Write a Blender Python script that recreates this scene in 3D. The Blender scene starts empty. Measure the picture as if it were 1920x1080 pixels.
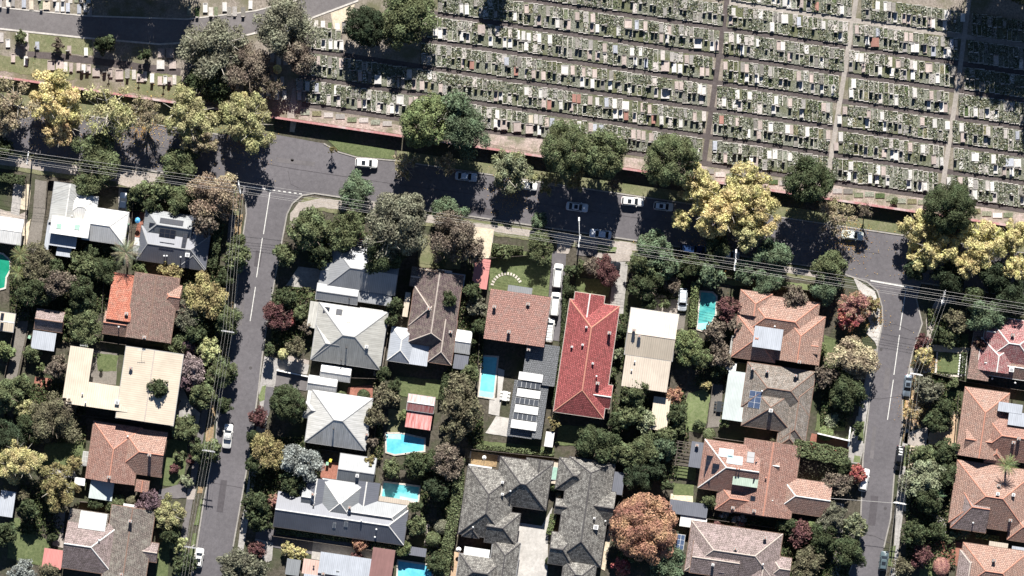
import bpy, bmesh, math, random
import numpy as np
from mathutils import Vector, Matrix, noise as mnoise

# ---------------------------------------------------------------- camera, sky, sun, exposure
S = 0.11            # metres of ground per photo pixel
H = 1000.0          # flying height of the camera
sc = bpy.context.scene
COL = sc.collection
cam_d = bpy.data.cameras.new('aerial_camera')
cam = bpy.data.objects.new('aerial_camera', cam_d)
COL.objects.link(cam)
cam.location = (0, 0, H)
cam_d.sensor_width = 36.0
cam_d.lens = 36.0 * H / (1920 * S)
cam_d.clip_start = 10.0
cam_d.clip_end = 4000.0
sc.camera = cam
SUN_EL, SUN_AZ = math.radians(39), math.radians(5)
w = bpy.data.worlds.new('World')
sc.world = w
w.use_nodes = True
nt = w.node_tree
bgn = nt.nodes['Background']
sky = nt.nodes.new('ShaderNodeTexSky')
sky.sky_type = 'NISHITA'
sky.sun_disc = False
sky.sun_elevation = SUN_EL
sky.sun_rotation = SUN_AZ
sky.air_density = 0.75
sky.dust_density = 0.0
sky.ozone_density = 2.5
sky.altitude = 1500
nt.links.new(sky.outputs[0], bgn.inputs[0])
bgn.inputs[1].default_value = 0.05
sun_d = bpy.data.lights.new('sun', 'SUN')
sun_d.energy = 5.0
sun_d.angle = math.radians(0.5)
sun_d.color = (1.0, 0.965, 0.92)
sun = bpy.data.objects.new('sun', sun_d)
sun.rotation_euler = (-(math.pi / 2 - SUN_EL), 0, -SUN_AZ)
sun.location = (0, 200, 200)
COL.objects.link(sun)
vs = sc.view_settings
vs.view_transform = 'Standard'
vs.look = 'None'
vs.gamma = 1
vs.use_curve_mapping = False
vs.exposure = 1.12
sc.cycles.max_bounces = 5
sc.cycles.diffuse_bounces = 3
sc.cycles.transparent_max_bounces = 8

R = random.Random(7)
TH = math.radians(8.3)
CU, SU = math.cos(TH), math.sin(TH)


def P(px, py, z=0.0):
    f = 1 - z / H
    return ((px - 960) * S * f, (540 - py) * S * f, z)


def UVP(cx, cy, u, v, z=0.0):
    """street-grid offset: u px along the main road, v px away from it"""
    return P(cx + u * CU - v * SU, cy + u * SU + v * CU, z)


# ---------------------------------------------------------------- tagging and object helpers
def tag(o, label=None, cat=None, group=None, kind=None):
    if label: o['label'] = label
    if cat: o['category'] = cat
    if group: o['group'] = group
    if kind: o['kind'] = kind
    return o


def empty(name, loc, rz=0):
    o = bpy.data.objects.new(name, None)
    o.location = loc
    o.rotation_euler = (0, 0, rz)
    o.empty_display_size = 0.5
    COL.objects.link(o)
    return o


def copy_tree(o, parent=None):
    c = o.copy()
    COL.objects.link(c)
    if parent is not None:
        c.parent = parent
    for ch in o.children:
        copy_tree(ch, c)
    return c


class MB:
    def __init__(s):
        s.v, s.f, s.m, s.uv = [], [], [], []

    def poly(s, pts, m=0, uv=None):
        n = len(s.v)
        s.v += [tuple(p) for p in pts]
        s.f.append(tuple(range(n, n + len(pts))))
        s.m.append(m)
        s.uv.append(uv or [(p[0], p[1]) for p in pts])

    def prism(s, pts, z0, z1, m=0, mside=None, top=True, bottom=False):
        """pts: ccw (x,y) list; z0/z1 number or list"""
        n = len(pts)
        a = sum(pts[i][0] * pts[(i + 1) % n][1] - pts[(i + 1) % n][0] * pts[i][1] for i in range(n))
        if not hasattr(z0, '__len__'): z0 = [z0] * n
        if not hasattr(z1, '__len__'): z1 = [z1] * n
        if a < 0: pts, z0, z1 = pts[::-1], z0[::-1], z1[::-1]
        ms = m if mside is None else mside
        for i in range(n):
            j = (i + 1) % n
            p, q = pts[i], pts[j]
            L = math.dist(p, q)
            s.poly([(p[0], p[1], z0[i]), (q[0], q[1], z0[j]), (q[0], q[1], z1[j]), (p[0], p[1], z1[i])], ms,
                   [(0, z0[i]), (L, z0[j]), (L, z1[j]), (0, z1[i])])
        if top: s.poly([(p[0], p[1], z1[i]) for i, p in enumerate(pts)], m)
        if bottom: s.poly([(p[0], p[1], z0[i]) for i, p in reversed(list(enumerate(pts)))], m)

    def box(s, cx, cy, cz, sx, sy, sz, m=0, rz=0.0):
        c, n = math.cos(rz), math.sin(rz)
        pts = [(cx + x * c - y * n, cy + x * n + y * c) for x, y in ((-sx / 2, -sy / 2), (sx / 2, -sy / 2), (sx / 2, sy / 2), (-sx / 2, sy / 2))]
        s.prism(pts, cz - sz / 2, cz + sz / 2, m, bottom=True)

    def tube(s, pts, rad, m=0, n=6, cap=True):
        """tube through 3-D points, rad number or list"""
        if not hasattr(rad, '__len__'): rad = [rad] * len(pts)
        rings = []
        for i, p in enumerate(pts):
            a = Vector(pts[max(0, i - 1)]); b = Vector(pts[min(len(pts) - 1, i + 1)])
            d = (b - a).normalized()
            x = d.orthogonal().normalized() if i == 0 else (x - d * x.dot(d)).normalized()
            y = d.cross(x)
            base = len(s.v)
            for k in range(n):
                t = 2 * math.pi * k / n
                s.v.append(tuple(Vector(p) + (x * math.cos(t) + y * math.sin(t)) * rad[i]))
            rings.append(base)
        for i in range(len(rings) - 1):
            for k in range(n):
                k2 = (k + 1) % n
                s.f.append((rings[i] + k, rings[i] + k2, rings[i + 1] + k2, rings[i + 1] + k))
                s.m.append(m); s.uv.append([(0, 0)] * 4)
        if cap:
            s.f.append(tuple(rings[-1] + k for k in range(n))); s.m.append(m); s.uv.append([(0, 0)] * n)

    def mesh(s, name, mats, smooth=False):
        me = bpy.data.meshes.new(name)
        me.from_pydata(s.v, [], s.f)
        for m in mats: me.materials.append(m)
        me.polygons.foreach_set('material_index', s.m)
        uvl = me.uv_layers.new(name='UVMap')
        flat = [c for f in s.uv for p in f for c in p]
        uvl.data.foreach_set('uv', flat)
        if smooth: me.polygons.foreach_set('use_smooth', [True] * len(s.f))
        me.update()
        return me

    def build(s, name, mats, parent=None, smooth=False, local=None):
        """verts given in world metres; when parented they are shifted to the parent's base"""
        if not isinstance(mats, (list, tuple)): mats = [mats]
        if parent is not None and local is None:
            px, py, pz = parent.location
            q = parent
            while q.parent is not None:
                q = q.parent
                px += q.location[0]; py += q.location[1]; pz += q.location[2]
            s.v = [(a - px, b - py, c - pz) for a, b, c in s.v]
        me = s.mesh(name, mats, smooth)
        o = bpy.data.objects.new(name, me)
        COL.objects.link(o)
        if parent is not None: o.parent = parent
        return o


# ---------------------------------------------------------------- materials
def nodes(name):
    m = bpy.data.materials.new(name)
    m.use_nodes = True
    t = m.node_tree
    b = t.nodes['Principled BSDF']
    b.inputs['Specular IOR Level'].default_value = 0.18
    return m, t, b


def N(t, typ, **kw):
    n = t.nodes.new(typ)
    for k, v in kw.items():
        if k.startswith('i_'):
            n.inputs[k[2:].replace('_', ' ')].default_value = v
        else:
            setattr(n, k, v)
    return n


def c4(c): return (c[0], c[1], c[2], 1)


def coords(t, uv=False):
    n = t.nodes.new('ShaderNodeTexCoord')
    return n.outputs['UV' if uv else 'Object']


def ramp(t, fac, stops):
    r = t.nodes.new('ShaderNodeValToRGB')
    e = r.color_ramp.elements
    while len(e) < len(stops): e.new(0.5)
    for el, (p, c) in zip(e, stops):
        el.position = p
        el.color = c4(c)
    t.links.new(fac, r.inputs[0])
    return r.outputs[0]


def noise(t, vec, scale, detail=4, rough=0.6):
    n = N(t, 'ShaderNodeTexNoise')
    n.inputs['Scale'].default_value = scale
    n.inputs['Detail'].default_value = detail
    n.inputs['Roughness'].default_value = rough
    t.links.new(vec, n.inputs['Vector'])
    return n.outputs['Fac']


def mix(t, fac, a, b, typ='MIX'):
    m = t.nodes.new('ShaderNodeMix')
    m.data_type = 'RGBA'
    m.blend_type = typ
    for sock, val in ((m.inputs[0], fac), (m.inputs[6], a), (m.inputs[7], b)):
        if isinstance(val, (int, float)): sock.default_value = val
        elif isinstance(val, tuple): sock.default_value = c4(val)
        else: t.links.new(val, sock)
    return m.outputs[2]


def bump(t, b, h, dist, strength=1.0):
    n = t.nodes.new('ShaderNodeBump')
    n.inputs['Distance'].default_value = dist
    n.inputs['Strength'].default_value = strength
    t.links.new(h, n.inputs['Height'])
    t.links.new(n.outputs[0], b.inputs['Normal'])


def speck(name, c1, c2, s1=0.15, s2=3.0, rough=0.9, lo=0.35, hi=0.65, c3=None, bmp=0.0, fine=0.5):
    """two-scale mottled surface: c1..c2 by noise, optional patches of c3"""
    m, t, b = nodes(name)
    v = coords(t)
    a = ramp(t, noise(t, v, s2, 6, 0.75), [(lo, c1), (hi, c2)])
    if c3:
        k = ramp(t, noise(t, v, s1, 5, 0.65), [(0.45, (0, 0, 0)), (0.62, (1, 1, 1))])
        a = mix(t, k, a, c3)
    else:
        k = ramp(t, noise(t, v, s1, 5, 0.65), [(0.3, (0.8, 0.8, 0.8)), (0.7, (1.15, 1.15, 1.15))])
        a = mix(t, 1.0, a, k, 'MULTIPLY')
    if fine:
        g = ramp(t, noise(t, v, 9.0, 2, 0.6), [(0.3, (1 - fine * .45,) * 3), (0.7, (1 + fine * .45,) * 3)])
        a = mix(t, 1.0, a, g, 'MULTIPLY')
    t.links.new(a, b.inputs['Base Color'])
    b.inputs['Roughness'].default_value = rough
    if bmp: bump(t, b, noise(t, v, s2 * 2, 4), bmp)
    return m


def tiles(name, c1, c2, stain, amount=0.5, course=0.42, step=0.014, mort=0.22):
    m, t, b = nodes(name)
    uv = coords(t, True)
    br = N(t, 'ShaderNodeTexBrick')
    br.offset = 0.5
    t.links.new(uv, br.inputs['Vector'])
    br.inputs['Scale'].default_value = 1.0
    br.inputs['Brick Width'].default_value = 0.36
    br.inputs['Row Height'].default_value = course
    br.inputs['Mortar Size'].default_value = 0.04
    br.inputs['Color1'].default_value = c4(c1)
    br.inputs['Color2'].default_value = c4(c2)
    br.inputs['Mortar'].default_value = c4(tuple(x * mort for x in c1))
    o = coords(t)
    k = ramp(t, noise(t, o, 0.9, 8, 0.8), [(0.58 - amount * .3, (0, 0, 0)), (0.78 - amount * .3, (1, 1, 1))])
    a = mix(t, k, br.outputs['Color'], stain)
    g = ramp(t, noise(t, o, 4.5, 3, 0.7), [(0.32, (0.5,) * 3), (0.68, (1.4,) * 3)])
    a = mix(t, 1.0, a, g, 'MULTIPLY')
    t.links.new(a, b.inputs['Base Color'])
    b.inputs['Roughness'].default_value = 0.85
    sep = N(t, 'ShaderNodeSeparateXYZ'); t.links.new(uv, sep.inputs[0])
    dv = N(t, 'ShaderNodeMath', operation='DIVIDE'); t.links.new(sep.outputs[1], dv.inputs[0]); dv.inputs[1].default_value = course
    fr = N(t, 'ShaderNodeMath', operation='FRACT'); t.links.new(dv.outputs[0], fr.inputs[0])
    bump(t, b, fr.outputs[0], step)
    return m


def metal(name, c, c2=None, rough=0.5, rib=0.5, dirt=0.3, spec=0.4):
    m, t, b = nodes(name)
    uv = coords(t, True)
    mp = N(t, 'ShaderNodeMapping'); t.links.new(uv, mp.inputs[0]); mp.inputs['Scale'].default_value = (2.2, 0.25, 1)
    c2 = c2 or tuple(x * 0.72 for x in c)
    a = ramp(t, noise(t, mp.outputs[0], 1.0, 6, 0.7), [(0.42, c), (0.42 + 0.45 * (1.2 - dirt), c2)])
    k = ramp(t, noise(t, coords(t), 0.35, 4), [(0.3, (0.88,) * 3), (0.7, (1.08,) * 3)])
    a = mix(t, 1.0, a, k, 'MULTIPLY')
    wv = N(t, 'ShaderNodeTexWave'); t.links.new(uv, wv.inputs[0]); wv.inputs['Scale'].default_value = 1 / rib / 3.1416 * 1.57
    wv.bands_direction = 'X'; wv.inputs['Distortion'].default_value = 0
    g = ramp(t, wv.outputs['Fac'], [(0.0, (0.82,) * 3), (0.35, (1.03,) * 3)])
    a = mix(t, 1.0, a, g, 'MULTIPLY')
    t.links.new(a, b.inputs['Base Color'])
    b.inputs['Roughness'].default_value = rough
    b.inputs['Specular IOR Level'].default_value = spec
    return m


def plain(name, c, rough=0.6, metalness=0.0, var=0.15):
    m, t, b = nodes(name)
    if var:
        g = ramp(t, noise(t, coords(t), 2.5, 4), [(0.3, tuple(x * (1 - var) for x in c)), (0.7, tuple(min(1, x * (1 + var)) for x in c))])
        t.links.new(g, b.inputs['Base Color'])
    else:
        b.inputs['Base Color'].default_value = c4(c)
    b.inputs['Roughness'].default_value = rough
    b.inputs['Metallic'].default_value = metalness
    return m


def leafmat(name, trans=0.22, var=0.5, dead=None, vlo=0.72, vhi=1.70):
    m = bpy.data.materials.new(name)
    m.use_nodes = True
    t = m.node_tree
    t.nodes.clear()
    out = N(t, 'ShaderNodeOutputMaterial')
    oi = N(t, 'ShaderNodeObjectInfo')
    geo = N(t, 'ShaderNodeNewGeometry')
    g = ramp(t, geo.outputs['Random Per Island'], [(0, (1 - var,) * 3), (1, (1 + var,) * 3)])
    a = mix(t, 1.0, oi.outputs['Color'], g, 'MULTIPLY')
    k = noise(t, coords(t), 2.2, 3)
    hs = N(t, 'ShaderNodeHueSaturation')
    hs.inputs['Saturation'].default_value = 0.9
    mr = N(t, 'ShaderNodeMapRange'); t.links.new(k, mr.inputs[0])
    mr.inputs[1].default_value = 0.3; mr.inputs[2].default_value = 0.7
    mr.inputs[3].default_value = 0.475; mr.inputs[4].default_value = 0.53
    t.links.new(mr.outputs[0], hs.inputs['Hue']); t.links.new(a, hs.inputs['Color'])
    mr2 = N(t, 'ShaderNodeMapRange'); t.links.new(k, mr2.inputs[0])
    mr2.inputs[1].default_value = 0.3; mr2.inputs[2].default_value = 0.7
    mr2.inputs[3].default_value = vlo; mr2.inputs[4].default_value = vhi
    t.links.new(mr2.outputs[0], hs.inputs['Value'])
    fin = hs.outputs[0]
    if dead:
        k2 = ramp(t, noise(t, coords(t), 1.5, 5, 0.75), [(0.50, (0, 0, 0)), (0.68, (1, 1, 1))])
        fin = mix(t, k2, fin, mix(t, 1.0, dead, g, 'MULTIPLY'))
    d = N(t, 'ShaderNodeBsdfDiffuse'); t.links.new(fin, d.inputs[0])
    tr = N(t, 'ShaderNodeBsdfTranslucent'); t.links.new(fin, tr.inputs[0])
    ms = N(t, 'ShaderNodeMixShader'); ms.inputs[0].default_value = trans
    t.links.new(d.outputs[0], ms.inputs[1]); t.links.new(tr.outputs[0], ms.inputs[2])
    t.links.new(ms.outputs[0], out.inputs[0])
    return m


def objcol(name, rough=0.5, var=0.25, coat=0.0, scale=3.0):
    m, t, b = nodes(name)
    oi = N(t, 'ShaderNodeObjectInfo')
    a = oi.outputs['Color']
    if var:
        g = ramp(t, noise(t, coords(t), scale, 5, 0.7), [(0.3, (1 - var,) * 3), (0.7, (1 + var * .6,) * 3)])
        a = mix(t, 1.0, a, g, 'MULTIPLY')
    t.links.new(a, b.inputs['Base Color'])
    b.inputs['Roughness'].default_value = rough
    b.inputs['Coat Weight'].default_value = coat
    return m


def island(name, cols, rough=0.9, fine=0.5):
    """colour picked per loose piece (stones, leaves, plots), with stains"""
    m, t, b = nodes(name)
    geo = N(t, 'ShaderNodeNewGeometry')
    r = t.nodes.new('ShaderNodeValToRGB')
    r.color_ramp.interpolation = 'CONSTANT'
    e = r.color_ramp.elements
    while len(e) < len(cols): e.new(0.5)
    for i, c in enumerate(cols):
        e[i].position = i / len(cols); e[i].color = c4(c)
    t.links.new(geo.outputs['Random Per Island'], r.inputs[0])
    g = ramp(t, noise(t, coords(t), 3.5, 5, 0.75), [(0.3, (1 - fine,) * 3), (0.7, (1 + fine,) * 3)])
    a = mix(t, 1.0, r.outputs[0], g, 'MULTIPLY')
    t.links.new(a, b.inputs['Base Color'])
    b.inputs['Roughness'].default_value = rough
    return m


M = {}
M['leaf'] = leafmat('foliage')
M['leaf_autumn'] = leafmat('autumn_foliage', 0.3, 0.45, (0.24, 0.235, 0.11), 0.8, 1.25)
M['bark'] = plain('bark', (0.16, 0.13, 0.10), 0.95, var=0.35)
M['bark_pale'] = plain('pale_bark', (0.36, 0.33, 0.28), 0.95, var=0.3)
M['ground'] = speck('garden_soil', (0.035, 0.032, 0.022), (0.11, 0.095, 0.075), 0.12, 1.6, c3=(0.05, 0.058, 0.03), bmp=0.05)
M['asphalt'] = speck('asphalt', (0.100, 0.093, 0.098), (0.132, 0.123, 0.128), 0.06, 1.2, 0.85, fine=0.22)
M['asphalt_pale'] = speck('worn_asphalt', (0.125, 0.113, 0.112), (0.16, 0.148, 0.145), 0.12, 1.2, 0.85, fine=0.25)
M['lane'] = speck('cemetery_lane', (0.066, 0.054, 0.051), (0.105, 0.088, 0.084), 0.2, 2.0, fine=0.4)
M['lane_pale'] = speck('concrete_lane', (0.24, 0.215, 0.19), (0.34, 0.305, 0.27), 0.2, 2.5, fine=0.4)
M['concrete'] = speck('concrete', (0.25, 0.235, 0.22), (0.36, 0.34, 0.315), 0.25, 2.0, fine=0.3)
M['concrete_bright'] = speck('pale_concrete', (0.36, 0.34, 0.31), (0.48, 0.455, 0.42), 0.3, 1.5, c3=None, fine=0.3)
M['sand'] = speck('sandy_path', (0.42, 0.35, 0.25), (0.6, 0.52, 0.40), 0.3, 2.5, fine=0.3)
M['patch'] = speck('tar_patch', (0.070, 0.064, 0.068), (0.088, 0.080, 0.084), 0.3, 2, fine=0.2)
M['patch_pale'] = speck('worn_patch', (0.118, 0.108, 0.11), (0.14, 0.13, 0.13), 0.3, 2, fine=0.2)
M['kerb'] = speck('kerb_concrete', (0.22, 0.205, 0.185), (0.32, 0.3, 0.27), 0.4, 3, fine=0.3)
M['lawn'] = speck('mown_grass', (0.068, 0.090, 0.036), (0.135, 0.155, 0.072), 0.2, 2.0, fine=0.8)
M['lawn_bright'] = speck('bright_grass', (0.10, 0.135, 0.050), (0.185, 0.205, 0.105), 0.2, 2.0, fine=0.7)
M['lawn_dry'] = speck('dry_grass', (0.105, 0.11, 0.055), (0.20, 0.19, 0.115), 0.3, 1.5, fine=0.8, c3=(0.12, 0.13, 0.065))
M['brick_pave'] = speck('red_paving', (0.20, 0.085, 0.06), (0.33, 0.15, 0.11), 0.3, 4.0, fine=0.6)
M['pink_pave'] = speck('pinkish_paving', (0.27, 0.235, 0.205), (0.38, 0.335, 0.295), 0.3, 3.0, fine=0.5)
M['gravel'] = speck('orange_gravel', (0.36, 0.25, 0.16), (0.52, 0.38, 0.26), 0.3, 3.0, fine=0.6)
M['mulch'] = speck('leaf_litter', (0.16, 0.12, 0.08), (0.36, 0.25, 0.13), 0.3, 3.0, fine=0.8)
M['lane_brick'] = speck('old_brick_lane', (0.13, 0.115, 0.10), (0.21, 0.19, 0.165), 0.3, 5.0, fine=0.5)
M['bed'] = speck('pink_bed', (0.24, 0.195, 0.17), (0.43, 0.36, 0.32), 0.25, 2.5, c3=(0.15, 0.15, 0.10), fine=0.7)
M['cem'] = speck('cemetery_soil', (0.13, 0.11, 0.09), (0.30, 0.26, 0.22), 0.15, 2.5, c3=(0.12, 0.115, 0.07), fine=0.6)
M['weeds'] = speck('weed_cover', (0.05, 0.056, 0.036), (0.27, 0.27, 0.225), 0.12, 3.2, c3=(0.10, 0.105, 0.055), fine=0.9, bmp=0.12)
M['paint'] = plain('road_paint', (0.55, 0.54, 0.5), 0.7, var=0.25)
M['red_brick'] = speck('wall_brick', (0.22, 0.07, 0.05), (0.30, 0.10, 0.075), 0.5, 6, fine=0.5)
M['red_cap'] = speck('wall_capping', (0.30, 0.12, 0.115), (0.40, 0.22, 0.21), 0.2, 2, c3=(0.42, 0.35, 0.33), fine=0.4)
M['brick_wall'] = speck('house_brick', (0.22, 0.12, 0.085), (0.32, 0.19, 0.14), 0.5, 6, fine=0.4)
M['render_wall'] = plain('house_render', (0.5, 0.47, 0.42), 0.9)
M['timber'] = speck('fence_timber', (0.085, 0.072, 0.06), (0.16, 0.135, 0.115), 0.5, 6, fine=0.5)
M['white'] = plain('white_paint', (0.75, 0.74, 0.71), 0.5)
M['white_metal'] = plain('galvanised', (0.62, 0.62, 0.6), 0.5)
M['black'] = plain('black_rubber', (0.012, 0.012, 0.013), 0.6, var=0)
M['glass'] = plain('dark_glass', (0.018, 0.022, 0.028), 0.08, var=0)
M['solar'] = speck('solar_cells', (0.012, 0.014, 0.022), (0.02, 0.024, 0.035), 0.5, 4, 0.25, fine=0.1)
M['solar_blue'] = speck('blue_solar_cells', (0.05, 0.075, 0.13), (0.08, 0.11, 0.18), 0.5, 4, 0.25, fine=0.1)
M['sky_pale'] = plain('pale_skylight', (0.28, 0.42, 0.34), 0.3)
M['sky_white'] = plain('pale_blue_skylight', (0.32, 0.44, 0.50), 0.6, var=0.3)  # pale blue pane colour, mottled by noise
M['stone'] = objcol('grave_stone', 0.75, 0.30)
M['carpaint'] = objcol('car_paint', 0.22, 0.0, 0.8)
M['lamp_glass'] = plain('lamp_glass', (0.6, 0.6, 0.6), 0.2, var=0)
M['tail'] = plain('tail_lamp', (0.35, 0.02, 0.015), 0.25, var=0)
M['chimney'] = speck('chimney_brick', (0.16, 0.11, 0.09), (0.3, 0.22, 0.18), 0.5, 6, fine=0.3)
M['coping'] = speck('pool_coping', (0.42, 0.38, 0.33), (0.55, 0.5, 0.44), 0.5, 2, fine=0.2)
M['plot'] = island('plot_covers', [(0.20, 0.185, 0.165), (0.36, 0.33, 0.305), (0.24, 0.225, 0.21), (0.42, 0.38, 0.35), (0.15, 0.14, 0.125), (0.50, 0.48, 0.45), (0.29, 0.27, 0.25)], fine=0.35)
M['plotgreen'] = island('plot_weeds', [(0.06, 0.085, 0.035), (0.13, 0.145, 0.09), (0.18, 0.185, 0.13), (0.085, 0.105, 0.05), (0.15, 0.14, 0.08), (0.20, 0.21, 0.165)], fine=0.75)
M['weedleaf'] = island('weed_leaves', [(0.055, 0.065, 0.036), (0.13, 0.138, 0.09), (0.25, 0.26, 0.20), (0.07, 0.09, 0.04), (0.36, 0.36, 0.31), (0.16, 0.145, 0.095), (0.05, 0.06, 0.035)], fine=0.2)
M['underleaf'] = island('undergrowth_leaves', [(0.025, 0.04, 0.014), (0.06, 0.075, 0.03), (0.09, 0.10, 0.045), (0.04, 0.055, 0.02), (0.12, 0.10, 0.06), (0.05, 0.065, 0.03)], fine=0.2)
M['edging'] = speck('grave_edging', (0.36, 0.335, 0.30), (0.52, 0.485, 0.44), 0.4, 2, fine=0.4)
# roofs
M['t_brown'] = tiles('brown_tile', (0.31, 0.20, 0.165), (0.19, 0.125, 0.105), (0.19, 0.155, 0.125), 0.4)
M['t_orange'] = tiles('orange_tile', (0.55, 0.20, 0.13), (0.44, 0.16, 0.11), (0.33, 0.19, 0.14), 0.35)
M['t_salmon'] = tiles('salmon_tile', (0.42, 0.265, 0.205), (0.32, 0.20, 0.16), (0.28, 0.215, 0.18), 0.3)
M['t_terra'] = tiles('terracotta_tile', (0.36, 0.205, 0.16), (0.28, 0.16, 0.13), (0.29, 0.20, 0.165), 0.35)
M['t_pink'] = tiles('pink_tile', (0.38, 0.21, 0.17), (0.31, 0.175, 0.145), (0.21, 0.16, 0.14), 0.3, step=0.03)
M['t_red'] = tiles('red_tile', (0.40, 0.115, 0.11), (0.27, 0.075, 0.07), (0.13, 0.055, 0.05), 0.25)
M['t_magenta'] = tiles('magenta_tile', (0.36, 0.13, 0.13), (0.40, 0.22, 0.21), (0.33, 0.24, 0.22), 0.4)
M['t_grey'] = tiles('grey_tile', (0.23, 0.19, 0.165), (0.15, 0.13, 0.115), (0.26, 0.24, 0.20), 0.4)
M['t_green'] = tiles('mossy_tile', (0.25, 0.205, 0.17), (0.165, 0.15, 0.13), (0.25, 0.225, 0.20), 0.4)
M['t_slate'] = tiles('slate_tile', (0.25, 0.235, 0.21), (0.085, 0.08, 0.075), (0.30, 0.29, 0.26), 0.3, step=0.016)
M['t_shale'] = tiles('pale_grey_pink_tile', (0.30, 0.24, 0.22), (0.21, 0.165, 0.15), (0.32, 0.25, 0.24), 0.4, step=0.016)
M['t_plum'] = tiles('plum_slate', (0.17, 0.12, 0.12), (0.13, 0.10, 0.095), (0.21, 0.18, 0.145), 0.4, step=0.03)
M['m_white'] = metal('white_steel', (0.66, 0.65, 0.62), rib=0.6)
M['m_cream'] = metal('cream_steel', (0.50, 0.43, 0.335), (0.43, 0.365, 0.285), rib=0.7, dirt=0.2)
M['m_pale'] = metal('pale_grey_steel', (0.40, 0.40, 0.38), (0.30, 0.29, 0.26), rib=0.6)
M['m_lightblue'] = metal('blue_grey_steel', (0.36, 0.38, 0.41), rib=0.6, dirt=0.1)
M['m_grey'] = metal('grey_steel', (0.19, 0.20, 0.205), (0.15, 0.155, 0.16), rib=0.6)
M['m_weather'] = metal('weathered_steel', (0.42, 0.41, 0.37), (0.29, 0.28, 0.25), rib=0.6, dirt=0.6)
M['m_hip'] = metal('streaked_white_steel', (0.54, 0.53, 0.50), (0.36, 0.355, 0.33), rib=0.6, dirt=0.6)
M['m_mid'] = metal('mid_grey_steel', (0.27, 0.275, 0.28), (0.22, 0.225, 0.23), rib=0.6)
M['m_char'] = metal('charcoal_steel', (0.125, 0.13, 0.15), (0.10, 0.105, 0.12), rib=0.6, dirt=0.1)
M['m_dark'] = metal('dark_steel', (0.062, 0.068, 0.08), (0.05, 0.055, 0.06), rib=0.3, dirt=0.1)
M['m_slat'] = tiles('charcoal_slats', (0.17, 0.175, 0.18), (0.15, 0.155, 0.16), (0.14, 0.14, 0.15), 0.2, step=0.03, mort=0.3)
M['m_green'] = metal('sage_steel', (0.33, 0.40, 0.33), rib=0.6, dirt=0.1)
M['m_greenwhite'] = metal('grey_white_steel', (0.42, 0.46, 0.44), (0.36, 0.39, 0.37), rib=0.5, dirt=0.1)
M['m_beige'] = metal('beige_steel', (0.42, 0.36, 0.29), (0.34, 0.29, 0.24), rib=0.7)
M['m_coral'] = metal('coral_steel', (0.47, 0.19, 0.17), rib=0.5, dirt=0.1)
M['m_rust'] = metal('rusty_steel', (0.46, 0.27, 0.25), (0.34, 0.07, 0.06), rib=0.5, dirt=0.7)
M['m_maroon'] = metal('maroon_steel', (0.20, 0.105, 0.095), rib=0.35, dirt=0.2)
M['m_pinkflat'] = metal('pink_beige_steel', (0.52, 0.36, 0.30), rib=0.8, dirt=0.2)
M['m_glass'] = metal('louvre_panels', (0.30, 0.29, 0.26), (0.2, 0.2, 0.19), rib=0.8, dirt=0.5)
M['c_pale'] = plain('pale_capping', (0.42, 0.36, 0.31), 0.8)
M['c_dark'] = plain('dark_capping', (0.07, 0.065, 0.065), 0.8)
M['c_terra'] = plain('terracotta_capping', (0.42, 0.2, 0.14), 0.8)
M['c_brown'] = plain('brown_capping', (0.2, 0.13, 0.10), 0.8)
M['c_grey'] = plain('grey_capping', (0.26, 0.26, 0.26), 0.8)
M['c_white'] = plain('white_capping', (0.6, 0.58, 0.54), 0.8)


def watermat(name, deep, shallow):
    m, t, b = nodes(name)
    v = coords(t)
    a = ramp(t, noise(t, v, 0.35, 2), [(0.35, deep), (0.65, shallow)])
    vo = N(t, 'ShaderNodeTexVoronoi', feature='SMOOTH_F1'); vo.inputs['Scale'].default_value = 1.8
    t.links.new(v, vo.inputs['Vector'])
    g = ramp(t, vo.outputs['Distance'], [(0.1, (0.94,) * 3), (0.6, (1.1,) * 3)])
    a = mix(t, 1.0, a, g, 'MULTIPLY')
    t.links.new(a, b.inputs['Base Color'])
    b.inputs['Roughness'].default_value = 0.06
    b.inputs['Specular IOR Level'].default_value = 0.4
    bump(t, b, noise(t, v, 1.5, 2), 0.02)
    return m


M['w_cyan'] = watermat('cyan_pool_water', (0.12, 0.47, 0.53), (0.18, 0.56, 0.61))
M['w_sky'] = watermat('sky_blue_pool_water', (0.08, 0.38, 0.52), (0.15, 0.50, 0.61))
M['w_teal'] = watermat('teal_pool_water', (0.06, 0.31, 0.34), (0.20, 0.50, 0.52))
M['w_turq'] = watermat('turquoise_pool_water', (0.04, 0.26, 0.27), (0.12, 0.42, 0.38))
M['w_step'] = watermat('shallow_step_water', (0.30, 0.72, 0.74), (0.38, 0.78, 0.80))
M['w_green'] = watermat('green_pool_water', (0.01, 0.19, 0.11), (0.02, 0.24, 0.15))

# ---------------------------------------------------------------- ground, roads, paths
def rough_edge(pts, amp, step=8.0, seed=1):
    r = random.Random(seed)
    out = []
    n = len(pts)
    for i in range(n):
        a, b = pts[i], pts[(i + 1) % n]
        L = math.dist(a, b)
        k = max(1, int(L / step))
        for j in range(k):
            t = j / k
            out.append((a[0] + (b[0] - a[0]) * t + r.uniform(-amp, amp), a[1] + (b[1] - a[1]) * t + r.uniform(-amp, amp)))
    return out


def sheet(name, pts, z, m, amp=0.0, thick=0.0, label=None, sub=None):
    if amp: pts = rough_edge(pts, amp, seed=int(pts[0][0] * 7 + pts[0][1]))
    b = MB()
    b.prism([P(x, y)[:2] for x, y in pts], z - max(thick, 0.01), z, 0)
    o = b.build(name, M[m])
    tag(o, label, kind='structure')
    return o


g = MB()
g.poly([(-420, -320, 0), (420, -320, 0), (420, 320, 0), (-420, 320, 0)])
tag(g.build('ground', M['ground']), kind='structure')


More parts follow.
